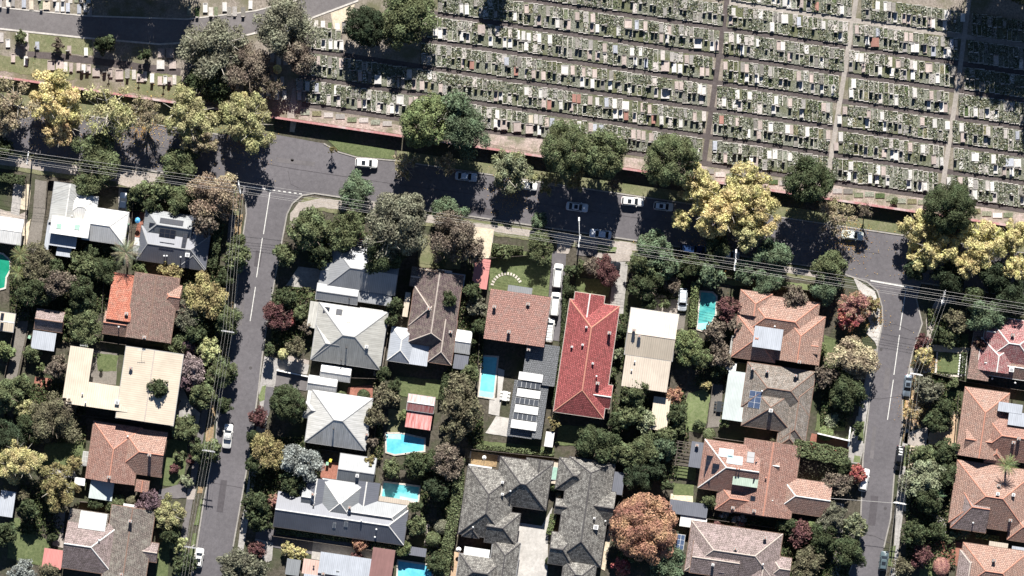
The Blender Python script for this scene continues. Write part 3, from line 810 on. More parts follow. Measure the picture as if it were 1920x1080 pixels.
TX = {
    (960, 0): ("20,120,w;110,50,p;270,40,g;205,150,p;340,165,w;425,185,p;490,110,p;608,122,p;600,215,p;640,210,w;870,155,P;935,170,b;1000,180,p;1180,210,p;800,230,w;1165,300,w;1120,290,p;1395,320,W;1500,340,p;1535,350,p;45,245,w;85,250,w;125,255,w;205,265,w;285,280,w;108,340,w;490,310,o;590,330,G;695,340,p;775,355,b;580,410,p;640,420,p;900,390,w;1130,400,G;1200,420,g;840,460,p;925,480,w;1005,490,b;1150,500,P;1215,510,w;1260,515,w;1310,450,p;1345,450,r;1425,545,p;1465,550,p;395,510,W;455,515,p;535,530,p;620,545,p;30,540,r;110,550,g;160,560,p;235,570,p;525,610,w;603,625,w;680,640,g;735,645,w;745,560,g;1080,690,G;1150,710,W;1235,630,p;1270,640,p;1440,670,w;1480,680,w;1420,750,w;215,690,w;110,660,w;465,725,r;500,730,r;585,740,p;640,755,w;710,760,b;770,750,g;850,790,W;980,800,p;1030,810,p;240,770,p;280,775,r;365,790,w;445,800,p;775,840,w;815,850,w;855,870,r;920,870,g;1060,900,r;1120,910,w;1265,930,w;1370,870,p;1440,890,w;140,885,o;180,890,p;218,900,p;262,905,p;300,910,b;345,915,p;405,920,P;505,940,w;40,960,P;130,970,P;205,980,w;620,955,b;670,960,b;590,950,p;950,1020,p;985,1025,p;1045,1030,p;910,1010,p;1660,80,w;1690,85,g;1640,170,p;1700,290,g;1845,310,w;1725,390,w;1775,400,w;1600,500,p;1730,510,g;1760,520,p;1875,525,w;1760,600,w;1835,610,w;1690,700,g;1590,780,w;1570,900,r;1690,925,p;1860,950,p;1770,1020,w;1850,1010,p",
               "130,125;235,130;312,150;495,180;575,200;683,210;862,250;920,235;985,260;1055,290;1215,265;1290,300;1395,310;1455,310;1545,335;835,25;900,25;965,40;1045,35;1270,90;1440,115;1580,110;30,310;235,335;340,365;485,365;515,410;805,440;935,430;965,455;1010,455;650,385;1300,500;1360,515;40,510;95,530;195,540;320,570;380,575;465,600;525,585;565,610;650,615;690,610;735,620;785,650;855,655;912,650;1015,680;1155,690;1265,715;1365,725;1440,740;1510,525;40,740;140,760;310,775;405,780;695,850;760,840;820,865;920,870;1020,885;1165,905;1305,930;1350,930;1390,945;80,945;170,950;232,970;1640,130;1745,140;1655,350;1740,350;1775,360;1640,560;1760,575;1835,580;1780,795;1560,960;1655,975;1825,1010;595,960"),
    (1440, 0): ("125,15,w;250,40,p;365,60,r;552,75,w;745,105,p;820,30,w;880,50,w;912,50,w;940,55,g;955,140,w;1020,145,p;1055,155,p;1235,185,w;1335,100,w;1210,175,p;1325,190,w;1460,130,w;125,140,W;230,150,b;415,175,w;30,205,w;540,285,w;665,220,p;825,235,b;1035,275,p;1070,275,p;745,320,w;800,310,R;1025,360,g;1085,370,w;1115,375,w;1175,400,p;1240,385,b;1330,400,w;1355,405,w;1310,310,g;1375,300,b;110,340,w;80,330,p;160,430,p;620,510,G;700,410,w;715,510,p;840,535,w;915,450,g;975,470,p;1025,570,g;1085,570,w;1100,485,w;1205,505,P;1270,590,w;1390,540,w;15,535,w;230,555,p;325,580,p;245,680,w;335,670,g;402,680,w;490,680,w;640,620,w;622,700,w;840,740,w;960,745,w;1100,705,w;1225,710,p;1280,720,p;1300,790,w;1205,800,w;1330,820,p;60,750,w;165,770,p;265,780,g;450,810,w;480,815,w;415,800,p;40,830,w;250,865,w;575,820,p;535,905,w;755,850,p;745,930,w;855,870,w;715,930,w;870,960,w;990,975,w;1155,930,p;1250,930,w;1345,940,w;1450,960,w;1555,850,w;1645,870,w;145,970,w;175,975,p;295,985,w;20,960,w;1460,1040,p;1650,1000,w;1870,1020,b;545,1030,w;450,1010,p",
                "190,220;340,230;545,260;675,70;745,80;955,120;1060,120;1210,160;1305,155;1330,165;680,290;725,285;1020,330;1155,345;1200,355;1240,360;220,435;690,500;815,495;905,510;1030,535;1150,570;1195,555;1375,600;160,620;225,615;255,630;405,655;490,665;1090,765;1185,770;1210,775;1305,780;45,805;75,820;165,820;225,840;255,840;715,930;960,945;995,955;10,1010;140,1035;165,1040;330,1065;1645,850;1660,975"),
    (1440, 270): ("10,80,w;620,160,w;605,250,w;825,200,G;865,195,p;765,285,w;815,290,w;895,305,w;1065,240,w;1055,335,w;1140,340,w;1175,350,w;1160,40,w;1065,35,p;870,90,p;930,110,w;960,115,w;1300,155,w;1240,140,p;1355,280,w;1440,290,p;1540,100,w;1565,110,w;1690,120,w;1810,140,B;1870,160,W;1705,220,w;1770,215,p;1825,225,w;1645,330,g;1680,340,w;1550,400,w;1700,420,p;1905,450,w;530,350,w;510,40,p",
                  "325,15;35,160;115,175;235,170;935,75;1060,85;1150,95;1175,110;1405,155;1710,185;1775,190;1825,210;1890,225;1065,245;900,270;810,260;1135,330;1830,440;1880,430"),
    (960, 270): ("1520,30,b;1390,90,w;1600,130,p;1795,140,w;1830,150,p", "1665,100;1030,20;945,15"),
    (480, 0): ("1540,75,w;1580,60,w;1345,240,w;1380,250,w;1545,260,w;1590,280,p;1690,200,P;1810,200,w;1760,320,P;1865,325,w;1905,330,w;1545,475,p;1620,490,r;1880,450,b;1140,540,W;1100,600,g;1060,610,g;1185,640,p;1245,650,p;1385,650,p;915,600,W;855,600,p;780,590,p;560,330,w;600,340,w;640,345,w;465,450,p;555,440,g;640,470,p;600,650,w;455,650,b;385,640,w;340,630,p;325,720,g;365,720,g;775,780,p;815,785,w;1080,740,W;1020,820,w;1060,830,w;1160,760,p;1200,765,p;1245,750,w;1800,720,p;1835,730,w;1810,850,w;1800,930,w;1860,950,P",
               "1565,260;1610,270;1700,260;1755,260;1830,280;1480,450;1665,480;1730,490;1805,500;1880,500;1115,610;1200,630;1280,640;1325,655;480,490;555,520;640,540;715,570;730,780;690,760;945,800;1085,830;1150,815;815,760;595,740;1650,680;1695,690;1775,705;1840,690;1895,980"),
}
WEST = ("180,30,b;235,40,o;350,50,O;430,55,w;470,55,w;510,60,b;595,70,b;640,60,w;100,20,g;1540,60,w;1685,55,w;1880,40,w;60,330,w;190,340,p;280,350,b;520,380,p;645,395,w;385,490,P;450,490,P;535,510,p;590,510,p;628,520,w;667,525,p;722,550,P;830,550,p;895,560,P;1055,590,P;1200,610,p;1240,605,w;1275,615,p;1210,400,P;1275,400,P;1205,490,W;1295,490,P;100,440,p;195,460,w;1380,610,p;1780,670,w;2160,210,b;2300,640,b;2580,200,g;2045,260,g",
        "170,400;270,410;435,440;510,440;615,590;655,595;785,600;820,610;1045,640;1230,690;1270,670;1100,510;1755,680;205,500")

ORD = ['first', 'second', 'third', 'fourth', 'fifth', 'sixth', 'seventh', 'eighth', 'ninth', 'tenth', 'eleventh', 'twelfth', 'thirteenth', 'fourteenth', 'fifteenth', 'sixteenth', 'seventeenth', 'eighteenth', 'nineteenth', 'twentieth']
ORD += ['twenty-' + o for o in ORD[:9]] + ['thirtieth'] + ['thirty-' + o for o in ORD[:9]]
pl = np.array([(p[0], p[1]) for p in plots])
gr = {}          # plot index -> {'slab':..,'stone':..,'wide':..}


def nearest_plot(x, y):
    d = ((pl[:, 0] - x) ** 2 + ((pl[:, 1] - y) * .8) ** 2)
    i = int(d.argmin())
    return (i, d[i])


for (ox, oy), (slabs, ks) in TX.items():
    for e in slabs.split(';'):
        a, c, t = e.split(',')
        i, d = nearest_plot(ox + int(a) / 4, oy + int(c) / 4)
        if d > 120 or i in gr: continue
        gr[i] = dict(slab=t.lower(), wide=t.isupper(), stone=None, x=ox + int(a) / 4)
    for e in ks.split(';'):
        a, c = e.split(',')
        x, y = ox + int(a) / 4, oy + int(c) / 4
        i, d = nearest_plot(x, y)
        if d > 120: continue
        # the shadow lies on this plot: its stone stands at the plot's middle line
        if plots[i][3] == 0 and i + 1 < len(plots): i += 1
        if i in gr and gr[i]['stone'] is None: gr[i]['stone'] = 1
        elif i not in gr: gr[i] = dict(slab=None, wide=False, stone=1, x=x)
rg = random.Random(21)
entries = []
taken = set()
for i, g_ in gr.items():
    x, y, k, h, blk = plots[i]
    taken.add(i)
    if g_['wide'] and i + 2 < len(plots): taken.add(i + 2)
    entries.append((g_['x'], y, k, h, blk, g_))
# keep the 270 that show largest: slabs first, then big stones
entries.sort(key=lambda e: (e[5]['slab'] is None, e[5]['slab'] == 'g', rg.random()))
late = entries[258:]
entries = entries[:258]
wst = []
for e in WEST[0].split(';'):
    a, c, t = e.split(',')
    wst.append((int(a) / 4, int(c) / 4, t.lower(), t.isupper(), False))
for e in WEST[1].split(';'):
    a, c = e.split(',')
    x, y = int(a) / 4, int(c) / 4
    best = min(range(len(wst)), key=lambda j: math.hypot(wst[j][0] - x, (wst[j][1] - y + 6)))
    wst.append((x, y - 4, None, False, True))
labelcount = {}
rows = {}
for e in entries:
    x, y, k, h, blk, g_ = e
    kind = g_['slab'] or 'stone'
    tallk = None
    if g_['stone']:
        tallk = rg.choices(['arch', 'square', 'gable', 'obelisk', 'cross'], [5, 2, 2, 1.2, 1.6])[0]
    elif g_['slab'] and rg.random() < .7:
        tallk = 'low'
    g_['tk'] = tallk
    desc = (SNAME[kind] + (' double' if g_['wide'] else '') + ' slab' if kind != 'stone' else 'upright')
    desc += {None: '', 'low': ' with low headstone', 'arch': ' with arched headstone' if kind != 'stone' else ' arched headstone', 'square': ' with square headstone' if kind != 'stone' else ' square headstone', 'gable': ' with peaked headstone' if kind != 'stone' else ' peaked headstone', 'obelisk': ' with obelisk' if kind != 'stone' else ' stone obelisk', 'cross': ' with cross' if kind != 'stone' else ' stone cross'}[tallk]
    g_['desc'] = desc
    rows.setdefault((desc, k, h, blk), []).append(e)
BL = {'A': 'before dark path', 'B': 'past dark path', 'C': 'past pale path', 'D': 'past last path'}


def put_grave(x, y, h, slab, wide, tk, label, group):
    """y: centre of plot. both rows keep their stone on the middle line (h=0 slab runs north, h=1 south)"""
    ysp = y + 10 if h == 0 else y - 9.6
    loc = P(x, ysp)
    e = empty('grave', (loc[0], loc[1], .28 if h >= 0 and h < 2 else .05))
    if h == 0: e.rotation_euler = (0, 0, math.pi)
    e.rotation_euler[2] += rg.uniform(-.03, .03)
    wd = 1.8 if wide else 1.0
    tag(e, label, 'grave', group)
    base = SCOL[slab or rg.choice('ggp')]
    v = rg.uniform(.85, 1.18)
    colr = tuple(min(.8, c * v) for c in base) + (1,)
    if slab:
        o = bpy.data.objects.new('slab', SL[(rg.choice(['flat', 'flat', 'kerbed', 'ledger']), wd)])
        o.parent = e; o.color = colr; COL.objects.link(o)
        o.location.z = 0
        o.scale = (rg.uniform(.88, 1.12), rg.uniform(.85, 1.02), rg.uniform(.8, 1.5))
    if tk:
        o = bpy.data.objects.new('headstone', HS[(tk, wd)])
        o.parent = e; COL.objects.link(o)
        o.location.y = .12
        o.scale.z = 1.0 if tk == 'low' else rg.uniform(.95, 1.35)
        s2 = rg.choice([(.12, .11, .10), (.2, .19, .18), (.42, .4, .37)]) if slab else rg.choice([(.14, .13, .12), (.25, .235, .215), (.36, .34, .31)])
        o.color = s2 + (1,)
    return e


for (desc, k, h, blk), es in rows.items():
    es.sort(key=lambda e: e[0])
    rown = 2 * (4 - k) + (0 if h else 1) - 1
    for j, (x, y, k_, h_, b_, g_) in enumerate(es):
        lab = f"{desc}, {ORD[j] + ' such ' if len(es) > 1 else ''}{BL[blk]}, {ORD[rown - 1]} row from wall"
        put_grave(x, y, h, g_['slab'], g_['wide'], g_['tk'], lab, 'graves in the terraced rows')
wst.sort()
cnt = {}
for x, y, t, wide, st in wst:
    tk = rg.choice(['arch', 'square', 'cross']) if st else None
    if x > 500: area = 'between the grey gum and the dark conifer'
    elif y < 35: area = 'above the curving cemetery road'
    elif y < 115: area = 'on grass below the curving cemetery road'
    else: area = 'in the rough row behind the yellow trees'
    desc = (SNAME[t] + (' double' if wide else '') + ' slab') if t else 'upright ' + {'arch': 'arched headstone', 'square': 'square headstone', 'cross': 'stone cross'}[tk]
    key = (desc, area)
    cnt[key] = cnt.get(key, 0) + 1
    lab = f"{desc} {area}, {ORD[cnt[key] - 1]} such along it"
    put_grave(x, y, 2, t, wide, tk, lab, 'graves beside the curving road')

# the remaining hundreds of plots read as one mass
b = MB()
rp = random.Random(5)
for i, (x, y, k, h, blk) in enumerate(plots):
    if i in taken: continue
    X, Y = P(x, y)[:2]
    r_ = rp.random()
    east = (x - 560) / 1400
    pslab = .50 - .30 * east
    W_, L_ = .43 + rp.uniform(-.10, .05), rp.uniform(.78, 1.02)
    Y += rp.uniform(-.12, .12)
    if r_ < pslab:
        b.box(X, Y, .28 + .06, W_ * 2, L_ * 1.95, rp.uniform(.1, .2), 0, rp.uniform(-.05, .05))
    elif r_ < pslab + .14:
        b.box(X, Y, .28 + .02, W_ * 2, L_ * 1.98, .05, 1)
    if rp.random() < .42:
        for s in (-1, 1): b.box(X + s * .47, Y, .28 + .05, .10, 2.1, .14, 2)
    if rp.random() < .85:
        b.box(X, Y + 1.08 * (1 if h == 0 else -1), .28 + .04, 1.03, .15, .12, 2)
    if rp.random() < .33:
        yb = Y + (-1.0 if h == 0 else 1.0)
        z = rp.choice([.3, .5, .9, 1.2, 1.4])
        b.box(X, yb, .28 + z / 2, rp.uniform(.45, .8), .2, z, 0)
for (x, y, k, h, blk, g_) in late:
    X, Y = P(x, y)[:2]
    yb = Y + (-1.0 if h == 0 else 1.0)
    z = rp.uniform(.9, 1.3)
    b.box(X, yb, .28 + z / 2, .62, .16, z, 0)
    if g_['slab']: b.box(X, Y, .36, .86, 1.95, .16, 0)
tag(b.build('graves', [M['plot'], M['plotgreen'], M['edging']]), 'weedy kerbed grave plots filling the rows between the singled out stones', kind='stuff')

# beds between the last lane and the wall
b = MB()
for x in list(range(572, 745, 22)) + list(range(1330, 1900, 20)):
    if 1480 < x < 1560 or 1740 < x < 1830: continue
    X, Y = P(x, (lane(4, x) + wl(x)) / 2 + rp.uniform(-5, 1))[:2]
    b.box(X, Y, .12, 1.9, 1.0, .2, rp.choice([0, 1, 1]))
tag(b.build('graves', [M['plot'], M['plotgreen']]), 'low worn plots in the pinkish bed along the brick wall', kind='stuff')

b = MB()
for x0, x1, f, dy in ((0, 172, lambda x: 15 + .095 * x, -11), (350, 480, lambda x: 34, -12), (0, 172, lambda x: 15 + .095 * x, -31), (90, 335, lambda x: 112 + .13 * (x - 90), 8), (352, 540, lambda x: 128 + .14 * (x - 352), 0),
                      (352, 545, lambda x: 150 + .14 * (x - 352), 4), (440, 540, lambda x: 100 + .14 * (x - 440), 0), (0, 50, lambda x: 70, 0), (566, 640, lambda x: 24 + .14 * (x - 566), 20), (820, 866, lambda x: -8 + .14 * (x - 820), 0)):
    x = x0 + rp.uniform(0, 6)
    while x < x1:
        X, Y = P(x, f(x) + dy + rp.uniform(-2, 2))[:2]
        if all(abs(x - q[0]) > 8 or abs(f(x) + dy - q[1]) > 14 for q in wst):
            b.box(X, Y, .10, rp.uniform(.75, 1.0), 1.95, rp.uniform(.16, .34), rp.choice([0, 0, 1, 2]))
            if rp.random() < .5: z = rp.uniform(.5, 1.3); b.box(X, Y - .95, z / 2, .6, .18, z, 0)
        x += rp.uniform(9.5, 16)
tag(b.build('graves', [M['plot'], M['plotgreen'], M['edging']]), 'worn older graves along the curving cemetery road and under the gums', kind='stuff')


def scatter_leaves(pos, size, rs, tilt=.6):
    """pos (n,3) -> quads as numpy arrays"""
    n = len(pos)
    nrm = rs.normal(size=(n, 3)) * tilt
    nrm[:, 2] += 1
    nrm /= np.linalg.norm(nrm, axis=1)[:, None]
    return quads(pos, nrm, size, rs)


def quads(pos, nrm, size, rs, aspect=1.5):
    n = len(pos)
    t = rs.normal(size=(n, 3))
    t -= nrm * (t * nrm).sum(1)[:, None]
    t /= np.linalg.norm(t, axis=1)[:, None]
    s = np.cross(nrm, t)
    sz = (size * rs.uniform(.6, 1.35, n))[:, None] * .5
    a, c = t * sz * aspect, s * sz
    v = np.stack([pos - a, pos - c, pos + a, pos + c], 1)   # rhombus leaf
    return v.reshape(-1, 3)


def quad_mesh(name, v, mat):
    me = bpy.data.meshes.new(name)
    nq = len(v) // 4
    me.vertices.add(nq * 4); me.loops.add(nq * 4); me.polygons.add(nq)
    me.vertices.foreach_set('co', v.astype(np.float32).ravel())
    me.loops.foreach_set('vertex_index', np.arange(nq * 4, dtype=np.int32))
    me.polygons.foreach_set('loop_start', np.arange(0, nq * 4, 4, dtype=np.int32))
    me.materials.append(mat)
    me.update(calc_edges=True)
    return me


rs = np.random.RandomState(3)
free = [p for i, p in enumerate(plots) if i not in taken]
pp = np.array([P(p[0], p[1])[:2] for p in free])
wgt = rs.uniform(.1, 1, len(pp)) ** 1.5
idx = rs.choice(len(pp), 64000, p=wgt / wgt.sum())
pos = np.zeros((64000, 3))
pos[:, :2] = pp[idx] + rs.uniform(-1, 1, (64000, 2)) * (.5, 1.08)
pos[:, 2] = .33 + rs.uniform(0, .16, 64000) + .25 * (wgt[idx] > .8)
o = bpy.data.objects.new('weeds', quad_mesh('weeds', scatter_leaves(pos, .24, rs), M['weedleaf']))
COL.objects.link(o)
tag(o, 'grey green weeds spread over the unkept grave plots', kind='stuff')

# ---------------------------------------------------------------- cemetery boundary wall
e = empty('boundary_wall', P(960, wl(960)))
tag(e, 'long red brick wall with flat capping between cemetery and main road', 'wall')
for nm, w_, z0, z1, mt in (('wall_body', 3.2, 0, 2.2, 'red_brick'), ('capping', 4.2, 2.2, 2.32, 'red_cap')):
    b = MB()
    for pts in ([(-300, wl(-300)), (754, wl(754))], [(756, wl(756) - 1), (2250, wl(2250) - 1)]):
        b.prism([P(x, y, z1)[:2] for x, y in strip_pts(pts, w_)], z0, z1, 0, bottom=True)
    b.build(nm, M[mt], e)
sheet('path', [(545, 226), (556, 228), (552, 248), (543, 247)], .12, 'sand', .3)

# ---------------------------------------------------------------- houses
ROOFM = {}


class Wing:
    def __init__(s, i, cx, cy, a, b, d, ends, mt, cap, z=3.0, pitch=24, off=0.0):
        s.z = z + i * 0.011
        s.cx, s.cy = P(cx, cy, z + .8)[:2]
        s.hu, s.hv = (a * S / 2 - i * .006), (b * S / 2 - i * .006)
        s.d, s.ends, s.mt, s.cap = d, ends, mt, cap
        tp = math.tan(math.radians(pitch * ((1.28 if mt[0] == 'm' else 1.38 if mt == 't_slate' else 1.22) if pitch > 19 else 1) + (i % 3) * .35))
        s.tp = tp
        if d in 'uv':
            s.L, s.W = (s.hu, s.hv) if d == 'u' else (s.hv, s.hu)
            s.off = off * S
            s.rise = s.W * tp
            m = min(s.W, s.L * .98)
            s.i0 = {'h': m, 'g': 0, 'x': m * .55}[ends[0]]
            s.i1 = {'h': m, 'g': 0, 'x': m * .55}[ends[1]]
            if s.i0 + s.i1 > 2 * s.L - .05:
                k = (2 * s.L - .05) / (s.i0 + s.i1); s.i0 *= k; s.i1 *= k
        else:
            s.L, s.W, s.rise = s.hu, s.hv, 2 * s.hv * tp

    def tow(s, l, w_):
        """ridge frame -> world xy. l along the ridge, w across (positive = second side)"""
        u, v = (l, w_) if s.d != 'v' else (-w_, l)
        return (s.cx + u * CU - v * SU, s.cy - u * SU - v * CU)

    def loc(s, x, y):
        dx, dy = x - s.cx, y - s.cy
        u, v = dx * CU - dy * SU, -dx * SU - dy * CU
        return (u, v) if s.d != 'v' else (v, -u)

    def zat(s, x, y):
        l, w_ = s.loc(x, y)
        if abs(l) > s.L + .01 or abs(w_) > s.W + .01: return None
        if s.d == 'm': return s.z + s.rise * (w_ + s.W) / (2 * s.W)
        c = [s.rise * (w_ + s.W) / (s.W + s.off), s.rise * (s.W - w_) / (s.W - s.off), s.rise]
        if s.i0: c.append(s.rise * (l + s.L) / s.i0)
        if s.i1: c.append(s.rise * (s.L - l) / s.i1)
        return s.z + min(c)

    def corners(s, inset=0):
        return [s.tow(l, w_) for l, w_ in ((-s.L + inset, -s.W + inset), (s.L - inset, -s.W + inset), (s.L - inset, s.W - inset), (-s.L + inset, s.W - inset))]

    def add(s, b, mi, ci, fi):
        z = s.z
        fas = .16
        A, B, C_, D = [(*p, z) for p in s.corners()]

        def face(pts, m):
            p0, p1 = Vector(pts[0]), Vector(pts[1])
            ex = (p1 - p0).normalized()
            nn = (p1 - p0).cross(Vector(pts[2]) - p0).normalized()
            ey = nn.cross(ex)
            uv = [((Vector(p) - p0).dot(ex), (Vector(p) - p0).dot(ey)) for p in pts]
            if nn.z < 0:
                pts = pts[::-1]; uv = [(a, -c) for a, c in uv[::-1]]
            b.poly(pts, m, uv)
        lo = [(p[0], p[1], z - fas) for p in (A, B, C_, D)]
        if s.d == 'm':
            C2, D2 = (C_[0], C_[1], z + s.rise), (D[0], D[1], z + s.rise)
            face([A, B, C2, D2], mi)
            for q in ((lo[0], lo[1], B, A), (lo[1], lo[2], C2, B), (lo[2], lo[3], D2, C2), (lo[3], lo[0], A, D2)): b.poly(q, fi)
            return
        R0 = (*s.tow(-s.L + s.i0, s.off), z + s.rise)
        R1 = (*s.tow(s.L - s.i1, s.off), z + s.rise)
        if math.dist(R0, R1) < .06:
            face([A, B, R1], mi); face([C_, D, R0], mi)
        else:
            face([A, B, R1, R0], mi); face([C_, D, R0, R1], mi)
        face([D, A, R0], mi if s.i0 else fi)
        face([B, C_, R1], mi if s.i1 else fi)
        for i in range(4):
            j = (i + 1) % 4
            b.poly([lo[i], lo[j], (A, B, C_, D)[j], (A, B, C_, D)[i]], fi)
        gd = .11
        o4 = [(*s.tow(l, w_), z - .03) for l, w_ in ((-s.L - gd, -s.W - gd), (s.L + gd, -s.W - gd), (s.L + gd, s.W + gd), (-s.L - gd, s.W + gd))]
        i4 = [(p[0], p[1], z - .03) for p in (A, B, C_, D)]
        for i in range(4):
            j = (i + 1) % 4
            b.poly([o4[i], o4[j], i4[j], i4[i]], fi)
            b.poly([(o4[i][0], o4[i][1], z - .14), (o4[j][0], o4[j][1], z - .14), o4[j], o4[i]], fi)
        b.poly(lo[::-1], fi)
        segs = [(R0, R1)]
        if s.i0: segs += [(A, R0), (D, R0)]
        if s.i1: segs += [(B, R1), (C_, R1)]
        for p, q in segs:
            p, q = Vector(p), Vector(q)
            if (q - p).length < .3: continue
            d = (q - p).normalized()
            sd = Vector((-d.y, d.x, 0)).normalized() * .13
            up = Vector((0, 0, .05))
            e0 = [p - sd - up * .2, p + up * 1.4, p + sd - up * .2]
            e1 = [q - sd - up * .2, q + up * 1.4, q + sd - up * .2]
            b.poly([e0[0], e1[0], e1[1], e0[1]], ci)
            b.poly([e0[1], e1[1], e1[2], e0[2]], ci)


def window_mesh():
    b = MB()
    b.box(0, 0, 0, 1.5, .09, 1.25, 0)
    b.box(0, 0, 0, 1.34, .11, 1.09, 1)
    b.box(0, 0, 0, .05, .13, 1.09, 0)
    b.box(0, 0, -.66, 1.62, .2, .07, 0)
    return b.mesh('window', [M['white'], M['glass']])


def house(label, wings, extras='', wall='brick_wall', cat='house', name='house', group=None):
    ws = [Wing(i, *w_) for i, w_ in enumerate(wings)]
    x0 = sum(w_.cx for w_ in ws) / len(ws); y0 = sum(w_.cy for w_ in ws) / len(ws)
    e = empty(name, (x0, y0, 0))
    tag(e, label, cat, group)
    m0 = wings[0][6]
    mats = [{'t_red': 'c_pale', 't_magenta': 'c_white', 't_slate': 'c_dark', 't_pink': 'c_pale'}.get(m0, 'c_brown' if m0[0] == 't' else ('c_dark' if m0 in ('m_dark', 'm_slat', 'm_char') else 'c_grey'))]
    for w_ in ws:
        for k in (w_.mt, w_.cap):
            if k not in mats: mats.append(k)
    rb, wb = MB(), MB()
    for i, w_ in enumerate(ws):
        w_.add(rb, mats.index(w_.mt), mats.index(w_.cap), 0)
        ins = min(.45, w_.L * .2, w_.W * .2) + i * .004
        wb.prism(w_.corners(ins), 0, w_.z - .17 - i * .002, 0)
    rf = rb.build('roof', [M[k] for k in mats], e)
    wb.build('wall', M[wall], e)
    if cat == 'house':
        for i, w_ in enumerate(ws):
            if w_.d == 'm' and w_.L * w_.W < 12: continue
            ins = min(.45, w_.L * .2, w_.W * .2) + i * .004
            nw = 2 if w_.L > 4 else 1
            for sgn in (-1, 1):
                for q in range(nw):
                    l = (q - (nw - 1) / 2) * w_.L * .9
                    px_, py_ = w_.tow(l, sgn * (w_.W - ins + .02))
                    fx, fy = w_.tow(l, sgn * (w_.W + .5))
                    if any(o_ is not w_ and o_.zat(fx, fy) is not None for o_ in ws): continue
                    if 'win' not in ROOFM: ROOFM['win'] = window_mesh()
                    o = bpy.data.objects.new('window', ROOFM['win']); COL.objects.link(o); o.parent = e
                    o.location = (px_ - x0, py_ - y0, w_.z - 1.35)
                    ax = w_.tow(1, 0); bx = w_.tow(0, 0)
                    o.rotation_euler = (0, 0, math.atan2(ax[1] - bx[1], ax[0] - bx[0]))

    def zr(x, y):
        zz = [w_.zat(x, y) for w_ in ws]
        zz = [z for z in zz if z is not None]
        return max(zz) if zz else 3.0
    for ex in extras.split(';'):
        if not ex: continue
        f = ex.split(',')
        k, px, py = f[0], float(f[1]), float(f[2])
        arg = [float(q) for q in f[3:] if q.replace('.', '').replace('-', '').isdigit()]
        mtx = [q for q in f[3:] if q in M]
        X, Y = P(px, py, 4)[:2]
        z = zr(X, Y)
        b = MB()
        if k == 'ch':      # chimney
            h = arg[0] if arg else 1.1
            b.box(X, Y, z + h / 2 - .3, .62, .5, h + .6, 0, -TH)
            c = b.build('chimney', M['chimney'], rf)
            b = MB(); b.box(X, Y, z + h + .05, .74, .62, .1, 0, -TH); b.tube([(X, Y, z + h + .1), (X, Y, z + h + .4)], .13, 1, 8)
            b.build('chimney_cap', [M['concrete'], M['c_terra']], rf)
        elif k == 'ven':
            b.tube([(X, Y, z - .1), (X, Y, z + .55)], .11, 0, 8); b.tube([(X, Y, z + .5), (X, Y, z + .62), (X, Y, z + .72)], [.2, .2, .08], 0, 8)
            b.build('vent', M[mtx[0] if mtx else 'white_metal'], rf)
        elif k == 'box':   # rooftop cooler
            s_ = arg[0] * S if arg else .9
            b.box(X, Y, z + .35, s_, s_ * .9, .75, 0, -TH); b.box(X, Y, z + .74, s_ * .7, s_ * .6, .05, 1, -TH)
            b.build('cooler', [M['white'], M['c_grey']], rf)
        elif k in ('sol', 'blu', 'sky', 'pan', 'lou'):
            a_, c_ = arg[0] * S / 2, arg[1] * S / 2
            nu = max(1, round(a_ * 2 / 1.05)); nv = max(1, round(c_ * 2 / 1.05))
            lift = .10
            flat = k in ('lou', 'pan') and len(arg) > 2
            fr = MB()

            def pt(u, v, dz):
                x_, y_ = X + u * CU - v * SU, Y - u * SU - v * CU
                return (x_, y_, (arg[2] if flat else zr(x_, y_)) + dz)
            co = [(-a_, -c_), (a_, -c_), (a_, c_), (-a_, c_)]
            top = [pt(u, v, lift) for u, v in co]
            # keep the panel planar: fit from three corners
            cz = (top[0][2] + top[2][2] + top[1][2] + top[3][2]) / 4
            gx = (top[1][2] + top[2][2] - top[0][2] - top[3][2]) / (4 * a_); gy = (top[2][2] + top[3][2] - top[0][2] - top[1][2]) / (4 * c_)

            def pp_(u, v, dz):
                x_, y_ = X + u * CU - v * SU, Y - u * SU - v * CU
                return (x_, y_, cz + gx * u + gy * v + dz)
            fr.prism([pp_(u, v, 0)[:2] for u, v in co], [pp_(u, v, -.09)[2] for u, v in co], [pp_(u, v, 0)[2] for u, v in co], 0)
            nm, mt = {'sol': ('solar_panel', 'solar'), 'blu': ('solar_panel', 'solar_blue'), 'sky': ('skylight', 'sky_pale'), 'pan': ('flat_roof', 'm_white'), 'lou': ('louvre', 'm_glass')}[k]
            if mtx: mt = mtx[0]
            if k in ('sol', 'blu', 'lou'):
                for i in range(nu):
                    for j in range(nv):
                        u0, u1 = -a_ + 2 * a_ * i / nu + .03, -a_ + 2 * a_ * (i + 1) / nu - .03
                        v0, v1 = -c_ + 2 * c_ * j / nv + .03, -c_ + 2 * c_ * (j + 1) / nv - .03
                        fr.poly([pp_(u0, v1, .012), pp_(u1, v1, .012), pp_(u1, v0, .012), pp_(u0, v0, .012)], 1)
            else:
                u1, v1 = a_ - .05, c_ - .05
                fr.poly([pp_(-u1, v1, .012), pp_(u1, v1, .012), pp_(u1, -v1, .012), pp_(-u1, -v1, .012)], 1,
                        [(0, 0), (2 * u1, 0), (2 * u1, 2 * v1), (0, 2 * v1)])
            nm = 'dark_bay' if mt == 'm_dark' else nm
            fr.build(nm, [M['c_dark'] if k == 'sol' else M['white_metal'], M[mt]], rf)
        elif k == 'ant':   # antenna
            b.tube([(X, Y, z - .2), (X, Y, z + 2.2)], .035, 0, 5)
            b.tube([(X - .8, Y + .1, z + 2.1), (X + .8, Y - .1, z + 2.1)], .03, 0, 5)
